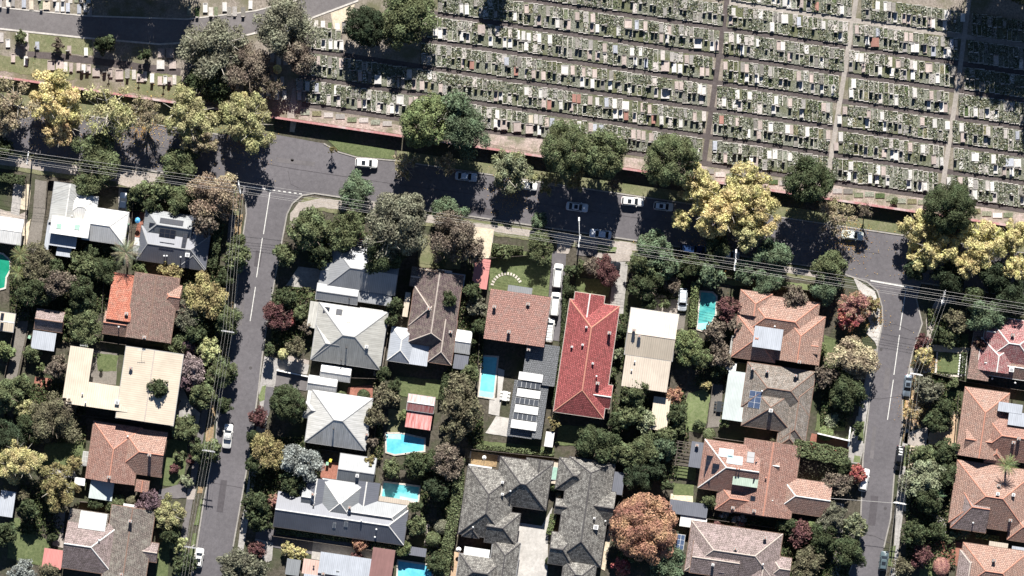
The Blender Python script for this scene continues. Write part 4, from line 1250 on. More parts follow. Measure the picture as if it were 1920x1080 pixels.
            for q in range(5):
                xx = X - .7 + q * .35
                b.tube([(xx, Y - .35, z + 2.13), (xx, Y + .35, z + 2.13)], .015, 0, 4)
            b.build('antenna', M['white_metal'], rf)
    return e


D_ = 'c_dark'; PA = 'c_pale'; GR = 'c_grey'; WH = 'c_white'; TE = 'c_terra'; BR = 'c_brown'
# wing: cx, cy, length along the main road, depth away from it, ridge direction, ends, roof, capping, eave height, pitch, ridge offset
house('white metal shed house on the west picture edge beside the old lane',
      [(8, 431, 66, 48, 'u', 'gg', 'm_white', WH, 3.0, 14)], wall='render_wall')
house('white metal roofed house with two green skylights and bright flat rear roof',
      [(197, 423, 80, 62, 'u', 'gh', 'm_white', WH, 3.4, 22), (121, 382, 50, 76, 'v', 'gg', 'm_pale', WH, 3.3, 20, -6), (152, 388, 58, 46, 'u', 'hh', 'm_white', WH, 3.35, 18),
       (131, 425, 73, 34, 'm', '', 'm_white', WH, 5.2, 5), (117, 451, 52, 24, 'm', '', 'm_lightblue', WH, 3.6, 3), (119, 472, 28, 18, 'm', '', 'm_lightblue', WH, 2.8, 3), (90, 440, 10, 56, 'm', '', 'm_lightblue', WH, 2.8, 2)],
      'sky,112,424,10,10;sky,146,426,10,10;ven,135,405', 'render_wall')
house('charcoal and grey metal hipped house with solar panels by the star palm',
      [(325, 464, 130, 64, 'u', 'xh', 'm_char', GR, 3.0, 24), (315, 424, 92, 52, 'u', 'hg', 'm_grey', GR, 3.05, 25), (366, 455, 48, 98, 'v', 'gh', 'm_char', GR, 3.0, 22), (268, 462, 36, 30, 'u', 'gg', 'm_pale', GR, 2.8, 12)],
      'sol,322,416,44,10;sol,285,423,11,10;sol,314,438,30,16;sol,313,461,28,12;sol,346,452,8,26;ven,308,480;ven,313,480;ven,339,482;box,352,478,8', 'render_wall')
house('brown tiled house with bright orange western slope',
      [(286, 577, 84, 122, 'v', 'gg', 't_brown', BR, 4.6, 21), (228, 557, 46, 88, 'm', '', 't_orange', TE, 3.6, 8), (216, 607, 44, 42, 'u', 'gg', 't_salmon', TE, 3.0, 26), (318, 556, 40, 46, 'u', 'hg', 't_salmon', TE, 4.4, 24), (337, 585, 20, 44, 'u', 'gg', 't_salmon', TE, 2.8, 22)],
      'ch,238,588,.6;ven,223,613;ch,273,632,1.2')
house('cream metal roofed U shaped building wrapped round a courtyard lawn',
      [(280, 724, 108, 134, 'v', 'gg', 'm_cream', PA, 5.6, 4), (146, 700, 44, 98, 'm', '', 'm_cream', PA, 5.0, 3), (184, 742, 116, 46, 'm', '', 'm_cream', PA, 5.2, 6)],
      'box,221,754,8;ven,162,754;ven,156,738;ch,247,690,.7;ant,268,656;ant,158,648', 'render_wall')
house('small garage with pink tiled front beside the old lane',
      [(92, 601, 52, 38, 'u', 'gg', 't_shale', BR, 2.7, 30)])
house('plain white metal carport behind the pink tiled garage',
      [(81, 639, 44, 34, 'm', '', 'm_lightblue', WH, 2.6, 2)], wall='render_wall', cat='carport', name='carport')
house('small cream roofed shed on the picture edge by the old lane',
      [(6, 603, 40, 34, 'u', 'gg', 'm_cream', WH, 2.7, 6)], 'sol,3,594,6,14;sol,2,612,6,14', wall='render_wall', cat='shed', name='shed')
house('brown tiled house with salmon hip and patio glass beside the crimson shrub',
      [(213, 850, 92, 108, 'v', 'hg', 't_terra', TE, 3.0, 23), (264, 847, 88, 84, 'u', 'hg', 't_salmon', TE, 3.05, 24), (266, 912, 24, 22, 'v', 'gg', 't_terra', TE, 2.9, 20)],
      'ch,282,852,1.3;ch,206,894,.9;ven,240,818')
house('sage metal roofed patio cover behind brown tiled house with salmon hip',
      [(190, 917, 44, 40, 'm', '', 'm_greenwhite', WH, 2.7, 3)], wall='render_wall', cat='patio cover', name='patio_cover')
house('glass roofed lean-to on the brown tiled house with salmon hip',
      [(164, 861, 22, 28, 'm', '', 'm_glass', WH, 2.6, 4)], 'lou,164,861,20,26', wall='render_wall', cat='lean-to', name='glass_lean_to')
house('grey brown tiled house with broad striped south slope and sage metal panel',
      [(240, 1022, 82, 140, 'v', 'gg', 't_grey', BR, 3.3, 22), (170, 1025, 98, 94, 'u', 'gh', 't_shale', WH, 3.35, 24), (165, 975, 74, 34, 'm', '', 't_grey', BR, 3.4, 6), (280, 1035, 30, 36, 'u', 'gg', 't_shale', PA, 2.9, 24)],
      'pan,174,977,50,32,m_greenwhite;ch,246,976,1.4;ven,187,1012;ch,229,1076,.7')
house('white corrugated carport beside grey brown tiled house with striped slope',
      [(251, 960, 44, 26, 'm', '', 'm_white', WH, 2.6, 3)], wall='render_wall', cat='carport', name='carport')
house('coral roofed garden shed behind grey brown tiled house',
      [(98, 1048, 36, 36, 'm', '', 'm_coral', WH, 2.3, 4)], cat='shed', name='shed')
house('long white roofed shed on the west picture edge by the yellow tree',
      [(12, 945, 28, 48, 'm', '', 'm_lightblue', WH, 2.6, 3)], wall='render_wall', cat='shed', name='shed')
house('white roofed shed beside the olive yellow garden tree',
      [(149, 903, 20, 14, 'm', '', 'm_white', WH, 2.2, 3)], wall='render_wall', cat='shed', name='shed')
house('grey metal hipped house with wide verandah on the street corner',
      [(670, 515, 138, 98, 'u', 'gg', 'm_mid', GR, 2.9, 3), (682, 506, 128, 78, 'u', 'hg', 'm_mid', GR, 3.3, 23), (632, 551, 78, 30, 'u', 'gg', 'm_mid', GR, 3.2, 22)],
      'ven,655,560,c_dark', 'render_wall')
house('large pale grey metal pyramid roofed house behind the red shrub',
      [(655, 630, 130, 108, 'u', 'hh', 'm_weather', GR, 3.3, 25), (612, 644, 50, 66, 'u', 'hg', 'm_weather', GR, 3.2, 26), (600, 592, 44, 50, 'm', '', 'm_weather', WH, 2.8, 3)],
      'sol,612,581,12,11;sol,636,585,12,11;ven,650,652,c_dark;ven,640,676,c_dark;box,688,650,6;lou,659,598,16,14;lou,687,650,5,5', 'render_wall')
house('white flat pergola roofs beside large pale pyramid roofed house',
      [(695, 589, 44, 20, 'm', '', 'm_white', WH, 2.7, 2)], wall='render_wall', cat='pergola', name='pergola')
house('white and charcoal gabled carport nearest the large pyramid roofed house',
      [(629, 700, 56, 26, 'u', 'gg', 'm_white', WH, 2.7, 24)], wall='render_wall', cat='carport', name='carport', group='gabled carports')
house('white and charcoal gabled carport fronting the drive behind the domed street tree',
      [(604, 721, 54, 28, 'u', 'gg', 'm_white', WH, 2.7, 24)], wall='render_wall', cat='carport', name='carport', group='gabled carports')
house('white pyramid roofed house with streaked metal above silver tree',
      [(635, 788, 114, 98, 'u', 'hh', 'm_hip', GR, 3.3, 25), (602, 758, 56, 44, 'm', '', 'm_white', WH, 2.9, 4), (587, 770, 36, 30, 'u', 'hg', 'm_pale', GR, 3.0, 26)],
      'ven,626,804,c_dark;ch,688,815,.8', 'render_wall')
house('plum and mossy slate hipped house with dark diamond slope',
      [(815, 580, 88, 138, 'v', 'gx', 't_plum', PA, 3.6, 25), (806, 578, 70, 76, 'u', 'hh', 't_plum', PA, 3.7, 26), (830, 640, 44, 84, 'v', 'gh', 't_plum', PA, 3.6, 27), (800, 522, 60, 36, 'u', 'gg', 't_grey', PA, 3.2, 20)],
      'ch,804,579,.7;ch,845,622,.4')
house('pale blue grey metal rear wing of plum slate house',
      [(752, 647, 44, 64, 'v', 'hh', 'm_lightblue', WH, 3.2, 25), (787, 660, 34, 50, 'm', '', 'm_lightblue', WH, 3.1, 3)], 'box,801,640,9', 'render_wall', cat='house wing', name='house_wing')
house('narrow cream flat roofed porch on plum slate house',
      [(762, 571, 10, 46, 'm', '', 'm_cream', WH, 2.6, 2)], wall='render_wall', cat='porch', name='porch')
house('white and lilac gabled shed east of plum slate house',
      [(868, 641, 29, 42, 'u', 'gg', 'm_white', WH, 2.7, 22)], wall='render_wall', cat='shed', name='shed')
house('flat grey shed beneath the white and lilac gabled shed',
      [(864, 679, 27, 27, 'm', '', 'm_char', GR, 2.4, 2)], wall='render_wall', cat='shed', name='shed')
house('tin roofed sheds patched white and blue behind brown gum tree',
      [(832, 520, 28, 28, 'm', '', 'm_white', WH, 2.6, 4), (858, 526, 26, 26, 'm', '', 'm_lightblue', WH, 2.5, 5)], wall='render_wall', cat='shed', name='shed')
house('coral pink flat roofed carport beside stepping stone garden',
      [(902, 513, 29, 56, 'm', '', 'm_coral', WH, 2.6, 3)], wall='render_wall', cat='carport', name='carport')
house('big two storey pink tiled house beside the white wagons',
      [(970, 596, 114, 94, 'm', '', 't_pink', WH, 4.8, 7)], 'ch,927,575,1.2;ch,954,622,1.5;ch,990,570,.6')
house('small grey flat roofed entry behind pink tiled house front',
      [(975, 543, 46, 12, 'm', '', 'm_grey', GR, 3.0, 3)], wall='render_wall', cat='porch', name='porch')
house('long charcoal corrugated extension with white louvre roofs beside pool',
      [(1014, 683, 62, 76, 'm', '', 'm_slat', GR, 3.5, 3), (1014, 765, 18, 116, 'm', '', 'm_slat', GR, 3.3, 2), (984, 768, 54, 106, 'm', '', 'm_slat', D_, 2.6, 1)],
      'lou,995,707,45,15,4.2,m_white;lou,991,738,44,15,4.1,m_white;lou,987,768,44,15,4.1,m_white;lou,982,797,48,16,4.1,m_white;lou,991,722,44,11,3.9,m_dark;lou,988,753,44,11,3.9,m_dark;lou,984,782,44,11,3.9,m_dark;ch,991,655,1.8', 'render_wall')
house('narrow white flat roofed passage at the end of charcoal extension',
      [(1030, 824, 16, 28, 'm', '', 'm_white', WH, 2.6, 2)], wall='render_wall', cat='shed', name='shed')
house('long deep red tiled house with pink V shaped front gable',
      [(1100, 673, 94, 212, 'v', 'hh', 't_red', TE, 5.0, 22), (1102, 582, 56, 62, 'v', 'gg', 't_red', WH, 5.0, 22), (1127, 742, 38, 44, 'u', 'gg', 't_red', WH, 4.95, 24)],
      'box,1099,613,4;box,1092,646,4;box,1072,650,4;box,1111,681,4;ch,1120,718,1.2;ch,1142,624,1.7;ven,1118,705')
house('cream and grey banded metal roofed house beside red tiled house',
      [(1222, 627, 90, 88, 'u', 'gg', 'm_cream', PA, 4.3, 16, 3), (1212, 698, 86, 64, 'm', '', 'm_beige', PA, 4.2, 5)],
      'ch,1188,619,1.3;ch,1198,630,.8;ven,1190,678;ven,1184,694', 'render_wall')
house('small cream metal roofed garage below the banded roof house',
      [(1238, 776, 32, 62, 'm', '', 'm_cream', WH, 2.7, 5)], wall='render_wall', cat='garage', name='garage')
house('salmon tiled house with square white flat roof section',
      [(1462, 600, 140, 84, 'u', 'hh', 't_salmon', TE, 3.3, 23), (1500, 634, 84, 92, 'v', 'hg', 't_salmon', TE, 3.35, 24), (1418, 635, 82, 80, 'u', 'hh', 't_salmon', TE, 3.3, 24), (1520, 648, 30, 28, 'u', 'gg', 't_salmon', TE, 4.3, 8), (1440, 634, 54, 40, 'm', '', 'm_lightblue', WH, 5.6, 2), (1416, 570, 60, 46, 'v', 'hg', 't_salmon', TE, 3.3, 24)],
      'ch,1497,678,1.6;ven,1452,612')
house('slatted glass pergola on the west side of salmon tiled house',
      [(1377, 650, 16, 40, 'm', '', 'm_glass', WH, 2.6, 2)], 'lou,1377,650,14,38', 'render_wall', cat='pergola', name='pergola')
house('tiny white roofed box shed between the salmon and mossy houses',
      [(1371, 687, 20, 15, 'm', '', 'm_white', WH, 2.3, 2)], wall='render_wall', cat='shed', name='shed')
house('mossy tiled house with white corrugated side roof and blue solar panel',
      [(1460, 730, 128, 84, 'u', 'hh', 't_green', BR, 3.3, 24), (1444, 764, 96, 82, 'v', 'hh', 't_green', BR, 3.35, 24), (1494, 775, 48, 110, 'v', 'hh', 't_green', BR, 3.3, 24), (1480, 822, 44, 40, 'v', 'gh', 't_green', BR, 3.0, 24)],
      'blu,1415,749,22,32;ch,1411,691,1.5;ch,1438,696,1.5;ch,1491,704,1.5;box,1444,769,7;ven,1428,733')
house('white corrugated verandah roof along mossy tiled house',
      [(1381, 743, 42, 92, 'm', '', 'm_greenwhite', WH, 3.0, 2)], wall='render_wall', cat='verandah', name='verandah')
house('sprawling terracotta tiled house with many solar panels and sage roof patch',
      [(1440, 898, 106, 138, 'v', 'gg', 't_terra', TE, 3.5, 20), (1369, 877, 108, 92, 'u', 'hg', 't_terra', WH, 3.6, 26), (1394, 938, 100, 50, 'u', 'hg', 't_terra', TE, 3.2, 22), (1508, 932, 98, 64, 'u', 'hg', 't_salmon', WH, 3.4, 25), (1398, 901, 48, 22, 'm', '', 'm_green', WH, 5.7, 3),
       (1448, 873, 28, 26, 'u', 'hg', 't_salmon', WH, 5.0, 25), (1436, 937, 28, 26, 'u', 'hg', 't_salmon', WH, 4.6, 25)],
      'sol,1328,879,13,50;sol,1341,879,13,20;sol,1407,857,14,20;sol,1420,870,10,9;sol,1416,901,10,11;sol,1411,934,9,9;sky,1361,849,27,15,sky_white;sky,1377,862,29,15,sky_white;ch,1374,952,1;ch,1413,957,1;ven,1435,895,c_terra;ven,1385,878,c_terra;ven,1380,878,c_terra')
house('grey corrugated side roof on the sprawling terracotta house',
      [(1307, 853, 26, 48, 'm', '', 'm_char', WH, 2.8, 3)], 'ch,1307,835,.9', wall='render_wall', cat='lean-to', name='lean_to')
house('dark flat roofed carport framed white beside the big russet tree',
      [(1291, 954, 72, 26, 'm', '', 'm_char', WH, 2.8, 2), (1300, 980, 50, 20, 'm', '', 'm_white', WH, 2.5, 2)], wall='render_wall', cat='carport', name='carport')
house('pale pink grey tiled house at the bottom edge beside glass strip roof',
      [(1376, 1036, 172, 94, 'u', 'hh', 't_shale', PA, 3.6, 24), (1342, 1050, 90, 60, 'u', 'gg', 't_shale', PA, 4.2, 22), (1430, 1068, 60, 60, 'v', 'gg', 't_shale', PA, 3.5, 22), (1462, 1066, 40, 44, 'u', 'hg', 't_shale', PA, 3.3, 24)],
      'ch,1434,1008,1.4;ch,1378,1028,.5;box,1336,1058,5;pan,1351,1080,10,14,m_coral;ven,1430,1057')
house('narrow glass strip roof along pale pink grey tiled house',
      [(1275, 1022, 16, 40, 'm', '', 'm_glass', WH, 2.7, 2)], 'lou,1275,1022,15,38,solar_blue', wall='render_wall', cat='pergola', name='pergola')
house('dark slate tiled house west of the cracked concrete court',
      [(914, 944, 92, 128, 'v', 'hh', 't_slate', D_, 3.3, 25), (981, 907, 98, 88, 'u', 'hh', 't_slate', D_, 3.35, 26), (1010, 880, 50, 36, 'v', 'gg', 't_slate', D_, 3.3, 22), (942, 990, 60, 62, 'u', 'gh', 't_slate', D_, 3.3, 25), (884, 992, 32, 32, 'u', 'hh', 't_slate', D_, 3.2, 25)],
      'box,942,926,5;box,942,904,5;ven,887,988;ven,957,920')
house('white porch roof on top side of western dark slate house',
      [(900, 877, 44, 8, 'm', '', 'm_white', WH, 2.7, 2)], wall='render_wall', cat='porch', name='porch')
house('dark slate tiled house east of the cracked concrete court',
      [(1097, 960, 86, 196, 'v', 'xh', 't_slate', D_, 3.3, 25), (1078, 892, 66, 60, 'u', 'hh', 't_slate', D_, 3.3, 25), (1128, 950, 46, 60, 'u', 'gg', 't_slate', D_, 3.2, 25), (1053, 950, 24, 28, 'u', 'gg', 't_slate', D_, 3.0, 24), (1054, 1030, 46, 60, 'u', 'gh', 't_slate', D_, 3.3, 25), (1085, 1078, 62, 50, 'u', 'hh', 't_slate', D_, 3.2, 25)],
      'box,1117,988,9;box,1114,971,4;ven,1135,977')
house('grey mesh roofed enclosure on the corner of eastern dark slate house',
      [(1156, 906, 27, 42, 'm', '', 'm_char', WH, 2.8, 1)], wall='render_wall', cat='enclosure', name='enclosure')
house('green glazed yellow walkway roof between the two dark slate houses',
      [(1045, 888, 18, 40, 'm', '', 'm_cream', PA, 2.7, 1)], 'sky,1040,888,10,24', wall='render_wall', cat='walkway', name='walkway')
house('wide charcoal metal house with pale ridges below the silver tree',
      [(639, 972, 246, 66, 'u', 'gh', 'm_char', WH, 3.3, 25), (590, 932, 66, 70, 'v', 'gg', 'm_char', WH, 3.3, 19), (638, 944, 80, 84, 'u', 'hh', 'm_grey', WH, 3.6, 20), (683, 938, 50, 70, 'v', 'gg', 'm_char', WH, 3.4, 19), (582, 933, 34, 34, 'u', 'gh', 'm_grey', WH, 3.9, 25), (705, 966, 110, 52, 'u', 'gh', 'm_grey', WH, 3.4, 25)],
      'ch,656,951,1.3;ch,587,926,1.4;ven,678,975;sky,627,985,6,10,m_grey;sky,649,983,7,10,m_grey;ven,706,992;ven,703,1007;ven,588,948,c_dark', 'render_wall')
house('slatted cream pergola beside the teal pool and charcoal house',
      [(731, 943, 72, 20, 'm', '', 'm_beige', WH, 2.8, 2), (703, 924, 14, 30, 'm', '', 'm_beige', WH, 2.8, 2)], 'lou,703,924,12,28', 'render_wall', cat='pergola', name='pergola')
house('grey metal gabled garage north of wide charcoal metal house',
      [(668, 884, 68, 58, 'u', 'gg', 'm_grey', GR, 3.0, 22)], 'box,670,892,6', 'render_wall', cat='garage', name='garage')
house('pink and white flat roofed building on the bottom edge',
      [(600, 1066, 66, 28, 'm', '', 'm_pinkflat', WH, 3.0, 2), (650, 1062, 104, 40, 'm', '', 'm_lightblue', WH, 3.4, 2), (600, 1098, 66, 36, 'm', '', 'm_lightblue', WH, 3.1, 2)], 'ch,606,1076,.6;ven,588,1062,c_dark;sky,632,1078,7,16,m_grey', 'render_wall')
house('maroon corrugated roof on the bottom edge beside blue pool',
      [(716, 1060, 42, 62, 'm', '', 'm_maroon', BR, 3.3, 3)], cat='house wing', name='house_wing')
house('small flat grey shed beside the yellow bushes on the bottom edge',
      [(549, 1064, 26, 30, 'm', '', 'm_grey', WH, 2.5, 2)], wall='render_wall', cat='shed', name='shed')
house('dark flat pool cabin above the blue pool on the bottom edge',
      [(783, 1035, 32, 16, 'm', '', 'm_char', WH, 2.4, 2)], wall='render_wall', cat='pool cabin', name='pool_cabin')
house('slate tiled house with bright white flat roof on the bottom edge',
      [(893, 1042, 48, 28, 'm', '', 'm_white', WH, 3.2, 2), (900, 1074, 86, 60, 'u', 'hh', 't_slate', D_, 3.2, 25), (944, 1060, 52, 90, 'v', 'hg', 't_slate', D_, 3.2, 25)], '', 'brick_wall')
house('old rusty red roofed shed on the back lawn',
      [(789, 757, 50, 30, 'u', 'gg', 'm_rust', WH, 2.9, 20), (785, 788, 48, 32, 'm', '', 'm_rust', WH, 2.4, 6), (775, 752, 20, 22, 'm', '', 'm_rust', WH, 2.5, 4)], cat='shed', name='shed')
house('magenta pink mottled tiled house on the east picture edge',
      [(1900, 645, 112, 92, 'u', 'hh', 't_magenta', WH, 3.5, 24), (1872, 668, 70, 60, 'v', 'hg', 't_magenta', WH, 3.5, 24), (1900, 688, 110, 44, 'u', 'gg', 't_brown', WH, 3.2, 22), (1840, 665, 40, 96, 'm', '', 't_brown', WH, 3.0, 4), (1880, 625, 60, 44, 'u', 'gg', 't_magenta', WH, 3.5, 22)],
      'box,1896,693,9;ch,1897,628,1;ven,1861,710;ven,1904,718')
house('salmon tiled house with white flat rear roof on the east picture edge',
      [(1843, 795, 84, 128, 'v', 'hg', 't_salmon', TE, 3.3, 24), (1888, 818, 110, 88, 'u', 'hg', 't_terra', TE, 3.35, 24), (1834, 826, 50, 64, 'u', 'gg', 't_salmon', TE, 3.3, 24), (1868, 850, 40, 40, 'v', 'gh', 't_salmon', TE, 3.2, 24), (1895, 765, 46, 18, 'm', '', 'm_lightblue', WH, 5.2, 2), (1908, 786, 34, 26, 'm', '', 'm_lightblue', WH, 5.2, 2)],
      'ch,1898,829,1.2;ch,1908,822,.5')
house('pale salmon tiled hipped house under the tall palm',
      [(1862, 932, 150, 118, 'u', 'hh', 't_salmon', TE, 3.4, 24), (1822, 950, 66, 90, 'u', 'hg', 't_shale', TE, 3.3, 24), (1918, 988, 50, 56, 'u', 'hg', 't_salmon', TE, 3.2, 24)],
      'box,1868,925,6;box,1898,927,6;ch,1893,975,1;ven,1824,980;ch,1871,910,.5')
house('salmon tiled house below the red brick forecourt in the corner',
      [(1862, 1072, 124, 92, 'u', 'hh', 't_salmon', TE, 3.3, 24), (1818, 1064, 44, 60, 'v', 'hg', 't_shale', PA, 3.3, 24), (1872, 1028, 36, 22, 'm', '', 'm_beige', WH, 2.7, 2), (1912, 1048, 34, 44, 'm', '', 'm_lightblue', WH, 3.0, 2)], 'ch,1862,1050,1.4')


# ---------------------------------------------------------------- pergolas and yard structures made of beams
def pergola(label, cx, cy, a, b_, n, z=2.5, mt='timber', across=True):
    c = P(cx, cy)
    e = empty('pergola', c)
    tag(e, label, 'pergola')
    fr = MB()
    A, B_ = a * S / 2, b_ * S / 2
    for s in (-1, 1):
        fr.box(c[0], c[1] + s * B_, z, 2 * A + .2, .12, .18, 0, -TH)
        fr.box(c[0] + s * A, c[1], z - .02, .12, 2 * B_ + .2, .17, 0, -TH)
    fr.build('frame', M[mt], e)
    rf = MB()
    for i in range(n):
        t = -B_ + 2 * B_ * (i + .5) / n
        rf.box(c[0] + t * -SU * -1, c[1] - t, z + .14, 2 * A + .3, .11, .08, 0, -TH)
    rf.build('rafters', M[mt], e)
    for sx in (-1, 1):
        for sy in (-1, 1):
            p = MB(); p.box(c[0] + sx * (A - .06), c[1] + sy * (B_ - .06), z / 2 - .06, .1, .1, z - .12, 0)
            p.build('post', M[mt], e)


pergola('white ribbed pergola half hidden under trees behind corner house', 683, 456, 24, 20, 5, mt='white')
pergola('brown open pergola stacked with firewood west of terracotta house', 1283, 850, 30, 44, 7)

# ---------------------------------------------------------------- pools
POOLS = [
    ('long cyan pool beside the big pink tiled house', 'w_cyan', [(905, 667), (934, 669), (926, 748), (897, 743)], []),
    ('sky blue pool with dark overhang between the rusty shed and garden trees', 'w_sky', [(723, 812), (752, 812), (797, 822), (796, 846), (740, 853), (724, 848)], []),
    ('teal rectangular pool beside the slatted cream pergola', 'w_teal', [(718, 903), (788, 912), (784, 942), (714, 934)], []),
    ('blue pool cut by the bottom picture edge', 'w_sky', [(746, 1050), (812, 1060), (808, 1120), (742, 1116)], []),
    ('turquoise rounded pool beside the tall green hedge', 'w_turq', [(1313, 546), (1336, 548), (1344, 556), (1342, 590), (1334, 606), (1322, 622), (1306, 617)], []),
    ('deep green kidney pool on the west picture edge', 'w_green', [(-20, 470), (6, 476), (19, 488), (20, 506), (12, 520), (10, 540), (-20, 548)], []),
]
for lab, wm, pts, _ in POOLS:
    cx = sum(p[0] for p in pts) / len(pts); cy = sum(p[1] for p in pts) / len(pts)
    e = empty('swimming_pool', P(cx, cy))
    tag(e, lab, 'swimming pool')
    b = MB(); b.prism([P(x, y)[:2] for x, y in pts], 0, .17)
    b.build('water', M[wm], e)
    b = MB()
    n = len(pts)
    for i in range(n):
        p, q = pts[i], pts[(i + 1) % n]
        d = math.dist(p, q); ux, uy = (q[0] - p[0]) / d, (q[1] - p[1]) / d
        b.prism([P(x, y)[:2] for x, y in strip_pts([(p[0] - ux * 1.4, p[1] - uy * 1.4), (q[0] + ux * 1.4, q[1] + uy * 1.4)], 3.2)], 0, .22 + .003 * i)
    b.build('coping', M['coping'], e)

for par, pts in (('sky blue pool', [(724, 814), (752, 814), (752, 824), (724, 822)]), ('turquoise', [(1308, 606), (1334, 604), (1322, 620), (1308, 615)]), ('long cyan', [(900, 732), (926, 736), (925, 746), (899, 741)]), ('teal rect', [(750, 930), (782, 936), (782, 940), (749, 937)])):
    par = [o for o in COL.objects if o.name.startswith('swimming_pool') and o['label'].startswith(par.split()[0])][0]
    b = MB(); b.prism([P(x, y)[:2] for x, y in pts], .165, .178); b.build('step', M['w_step'], par)

# ---------------------------------------------------------------- fences
FENCES = [
    ('timber fence along west side of the old lane', [(50, 340), (48, 456), (26, 622), (10, 705), (8, 850)]),
    ('timber fence along east side of the old lane', [(91, 342), (86, 400)]),
    ('timber fence separating lane gardens below the pink tiled garage', [(54, 622), (38, 700), (30, 780)]),
    ('timber fence between white roofed house and charcoal hipped house', [(252, 362), (244, 480)]),
    ('timber fence behind the orange sloped house and cream building', [(196, 520), (190, 640), (330, 660)]),
    ('timber fence between cream building and brown tiled house', [(118, 760), (150, 778), (322, 800)]),
    ('timber fence along pink paved strip of pyramid roofed house', [(732, 600), (716, 706)]),
    ('timber fence between the pyramid roofed houses and back gardens', [(594, 706), (716, 710), (700, 840)]),
    ('timber fence below white pyramid roofed house', [(600, 842), (690, 856)]),
    ('timber fence beside coral carport running to the rear pool', [(918, 480), (902, 560), (896, 700), (888, 745)]),
    ('timber fence along south verge behind long lawn', [(890, 486), (1032, 476)]),
    ('timber fence west of the deep red tiled house', [(1066, 475), (1058, 560), (1040, 700), (1034, 790)]),
    ('timber fence east of the deep red tiled house', [(1164, 600), (1148, 700), (1140, 800)]),
    ('timber fence beside the narrow cream garage', [(1150, 800), (1148, 850)]),
    ('timber fence crossing below the red tiled house gardens', [(884, 842), (1040, 858), (1176, 886)]),
    ('timber fence beside mesh roofed enclosure and russet tree', [(1174, 886), (1166, 930), (1150, 960)]),
    ('timber fence between salmon tiled and mossy tiled houses', [(1360, 676), (1545, 700)]),
    ('timber fence between mossy tiled and terracotta houses', [(1336, 820), (1500, 842), (1590, 858)]),
    ('timber fence beside bright back lawn', [(1336, 720), (1322, 812)]),
    ('timber fence between terracotta and pale pink grey houses', [(1325, 972), (1556, 1004)]),
    ('dark timber fence along house frontages west of the salmon house', [(1190, 492), (1560, 552)]),
    ('timber fence between magenta and salmon east houses', [(1748, 700), (1812, 716), (1930, 734)]),
    ('timber fence between the two salmon east houses', [(1790, 858), (1930, 878)]),
    ('timber fence beside narrow orange gravel drive', [(1796, 740), (1788, 838)]),
    ('timber fence along west rear gardens under dark trees', [(100, 470), (94, 560)]),
    ('timber fence between brown and grey brown tiled houses', [(150, 940), (280, 950)]),
    ('timber fence below wide charcoal metal house', [(510, 1004), (720, 1034)]),
    ('timber fence beside climbing hedge near western slate house', [(872, 850), (862, 930), (846, 1030)]),
    ('timber fence fronting the west corner houses', [(92, 338), (222, 350), (300, 358)]),
]
for lab, pts in FENCES:
    e = empty('fence', P(*pts[0]))
    tag(e, lab, 'fence')
    b = MB(); c = MB()
    ppts = [P(x, y)[:2] for x, y in pts]
    for p, q in zip(ppts, ppts[1:]):
        L = math.dist(p, q); ang = math.atan2(q[1] - p[1], q[0] - p[0])
        n = max(1, int(L / 2.4))
        for i in range(n):
            t = (i + .5) / n
            b.box(p[0] + (q[0] - p[0]) * t, p[1] + (q[1] - p[1]) * t, .87, L / n - .03, .06, 1.74, 0, ang)
            c.box(p[0] + (q[0] - p[0]) * i / n, p[1] + (q[1] - p[1]) * i / n, .92, .12, .12, 1.84, 0, ang)
    b.build('paling_panel', M['timber'], e)
    c.build('posts', M['timber'], e)
for lab, pts, h in [('white rendered garden wall above the brown driveway', [(1532, 812), (1592, 826)], 2.0),
                    ('white low wall edging driveway of pyramid roofed houses', [(519, 694), (578, 706)], .9),
                    ('white side wall along tile house beside footpath', [(1594, 800), (1590, 838)], 1.0),
                    ('pale rendered wall edging the small square lawn', [(1812, 662), (1808, 704)], 1.0)]:
    o = sheet('garden_wall', strip_pts(pts, 2.2), h, 'white', thick=h)
    del o['kind']
    tag(o, lab, 'wall')

